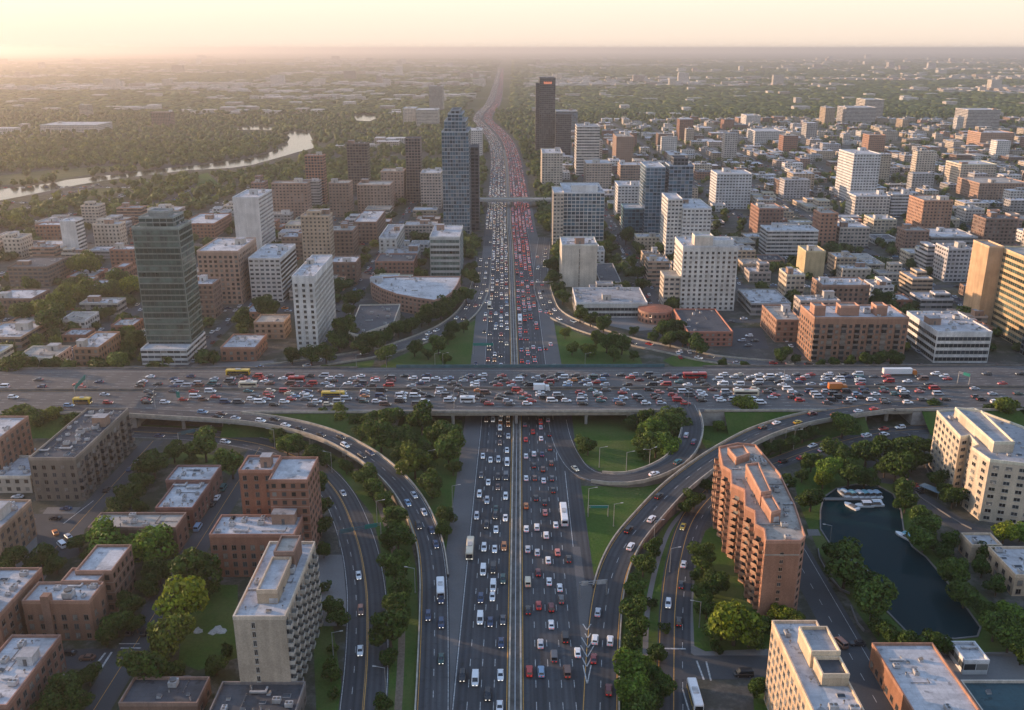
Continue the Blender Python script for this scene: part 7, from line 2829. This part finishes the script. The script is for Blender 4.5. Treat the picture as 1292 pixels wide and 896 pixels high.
cT, cL_, cW = plain("canvas_teal", (.16, .36, .42), .8), plain("canvas_blue_grey", (.34, .44, .52), .8), plain("canvas_white", (.55, .57, .6), .8)
jt = tag(empty("jetty", (*G(1080, 631)[:2], 0)), "pale T-shaped wooden jetty at the head of the pond", "jetty")
jx, jy = G(1080, 631)[:2]
mb = MB()
a, b = G(1040, 631), G(1112, 632)
mb.box(a[0] - jx, b[0] - jx, -1.0, 1.0, .35, .6, bottom=True)
mb.obj("deck_planks", [M['pave']], jt)
for k in range(6):
    mb = MB()
    xx = a[0] - jx + 1 + k * (b[0] - a[0] - 2) / 5
    mb.tube((xx, 0, -.6), (xx, 0, .34), .14, .14, 6)
    mb.obj("pile", [M['bark']], jt)
boat(1064, 623, .25, "grey blue covered boat at the jetty's far left", 7.5, cL_)
for k, (px, cv, w) in enumerate(((1074, cT, "teal"), (1083, cW, "white"), (1090, cT, "teal"), (1097, cL_, "grey blue"), (1105, cL_, "grey blue"))):
    boat(px, 624.5, .22, "%s canopied boat, %s from the left on the far side of the jetty" % (w, nth(k + 1)), 6.2, cv)
boat(1074, 639, .5, "white open boat moored alone in front of the jetty", 6.5, None)
boat(1090, 638, 1.57, "long white boat lying along the front of the jetty, left", 7, cW)
boat(1103, 637, 1.57, "long white boat lying along the front of the jetty, right", 7, cL_)
boat(1143, 678, .55, "white and teal cabin boat moored on the pond's east shore", 8.5, cT)

# ---- odds and ends
cWt = plain("tarpaulin_sheet", (.36, .38, .37), .9, vary=.35, scale=1.1)
for px, py, lab, s in ((250, 796, "small white tarpaulin lying on the lawn", 1.0), (275, 796, "larger ragged white tarpaulin lying on the lawn", 1.5)):
    x, y, _ = G(px, py)
    rg_ = random.Random(px)
    ring_ = [(math.cos(t) * s * 2.0 * rg_.uniform(.35, 1.1), math.sin(t) * s * 2.2 * rg_.uniform(.35, 1.1)) for t in np.linspace(0, 6.283, 12, endpoint=False)]
    mb = MB()
    for i in range(12):
        j = (i + 1) % 12
        mb.face([(*ring_[i], .03), (*ring_[j], .03), (0, 0, .12)])
    tag(mb.obj("tarpaulin", [cWt], None, (x, y, .03)), lab, "tarpaulin")
# kerbs round the forecourts and along the pond street
def kerb(px, label, z=0.0, h=.4, w=.35, mat='pave', name="low_wall", cat="wall"):
    pts_ = [Vector(G(a, c)) for a, c in px]
    mb = MB()
    for p, q in zip(pts_[:-1], pts_[1:]):
        mb.bar((p.x, p.y, h / 2), (q.x, q.y, h / 2), w, h)
    tag(mb.obj(name, [M[mat]]), label, cat)


kerb([(1032, 694), (1034, 706), (1046, 728), (1060, 745), (1072, 750)], "low pale wall between the pond street and the west shore trees", h=.8)
kerb([(1073, 766), (1082, 788), (1090, 797)], "short low wall along the pond street below the large shore trees", h=.8)
kerb([(1121, 544), (1146, 548), (1158, 566), (1172, 598)], "curved kerb wall at the driveway beside the wooded bank", h=.5)
kerb([(1141, 600), (1160, 628), (1210, 660), (1226, 668)], "pale kerb wall along the park driveway", h=.5)
kerb([(1180, 826), (1292, 828)], "low pale wall above the bottom right forecourt", h=.9)
# flat roofed carport beside the sand coloured block
x, y, _ = G(1187, 621, 2.5)
root = tag(empty("carport", (x, y, 0), .62), "long open carport with blue grey roof beside the sand coloured block", "carport")
mb = MB(); mb.box(-1.9, 1.9, -8, 8, 2.5, 2.7, bottom=True); mb.obj("roof", [plain("carport_roof", (.13, .2, .25), .5)], root)
for sx in (-1.6, 1.6):
    for yy in (-7.5, 0, 7.5):
        mb = MB(); mb.tube((sx, yy, 0), (sx, yy, 2.49), .1, .1, 6); mb.obj("post", [M['metal']], root)

# ------------------------------------------------------------------ haze
mb = MB()
HX = 33000.0
mb.box(-HX, HX, -2500, 33000, -1.0, 182.0, bottom=True)
hz, hnt, hN, hL, hb = nmat("haze_air")
hN.remove(hb)
pv = hN.new("ShaderNodeVolumePrincipled")
pv.inputs["Color"].default_value = HAZE_COLOR
pv.inputs["Density"].default_value = HAZE_DENSITY
pv.inputs["Anisotropy"].default_value = HAZE_G
hL.new(pv.outputs[0], hN["Material Output"].inputs["Volume"])
o = mb.obj("haze", [hz])
tag(o, "thin warm evening haze over the whole town", "haze", kind="stuff")
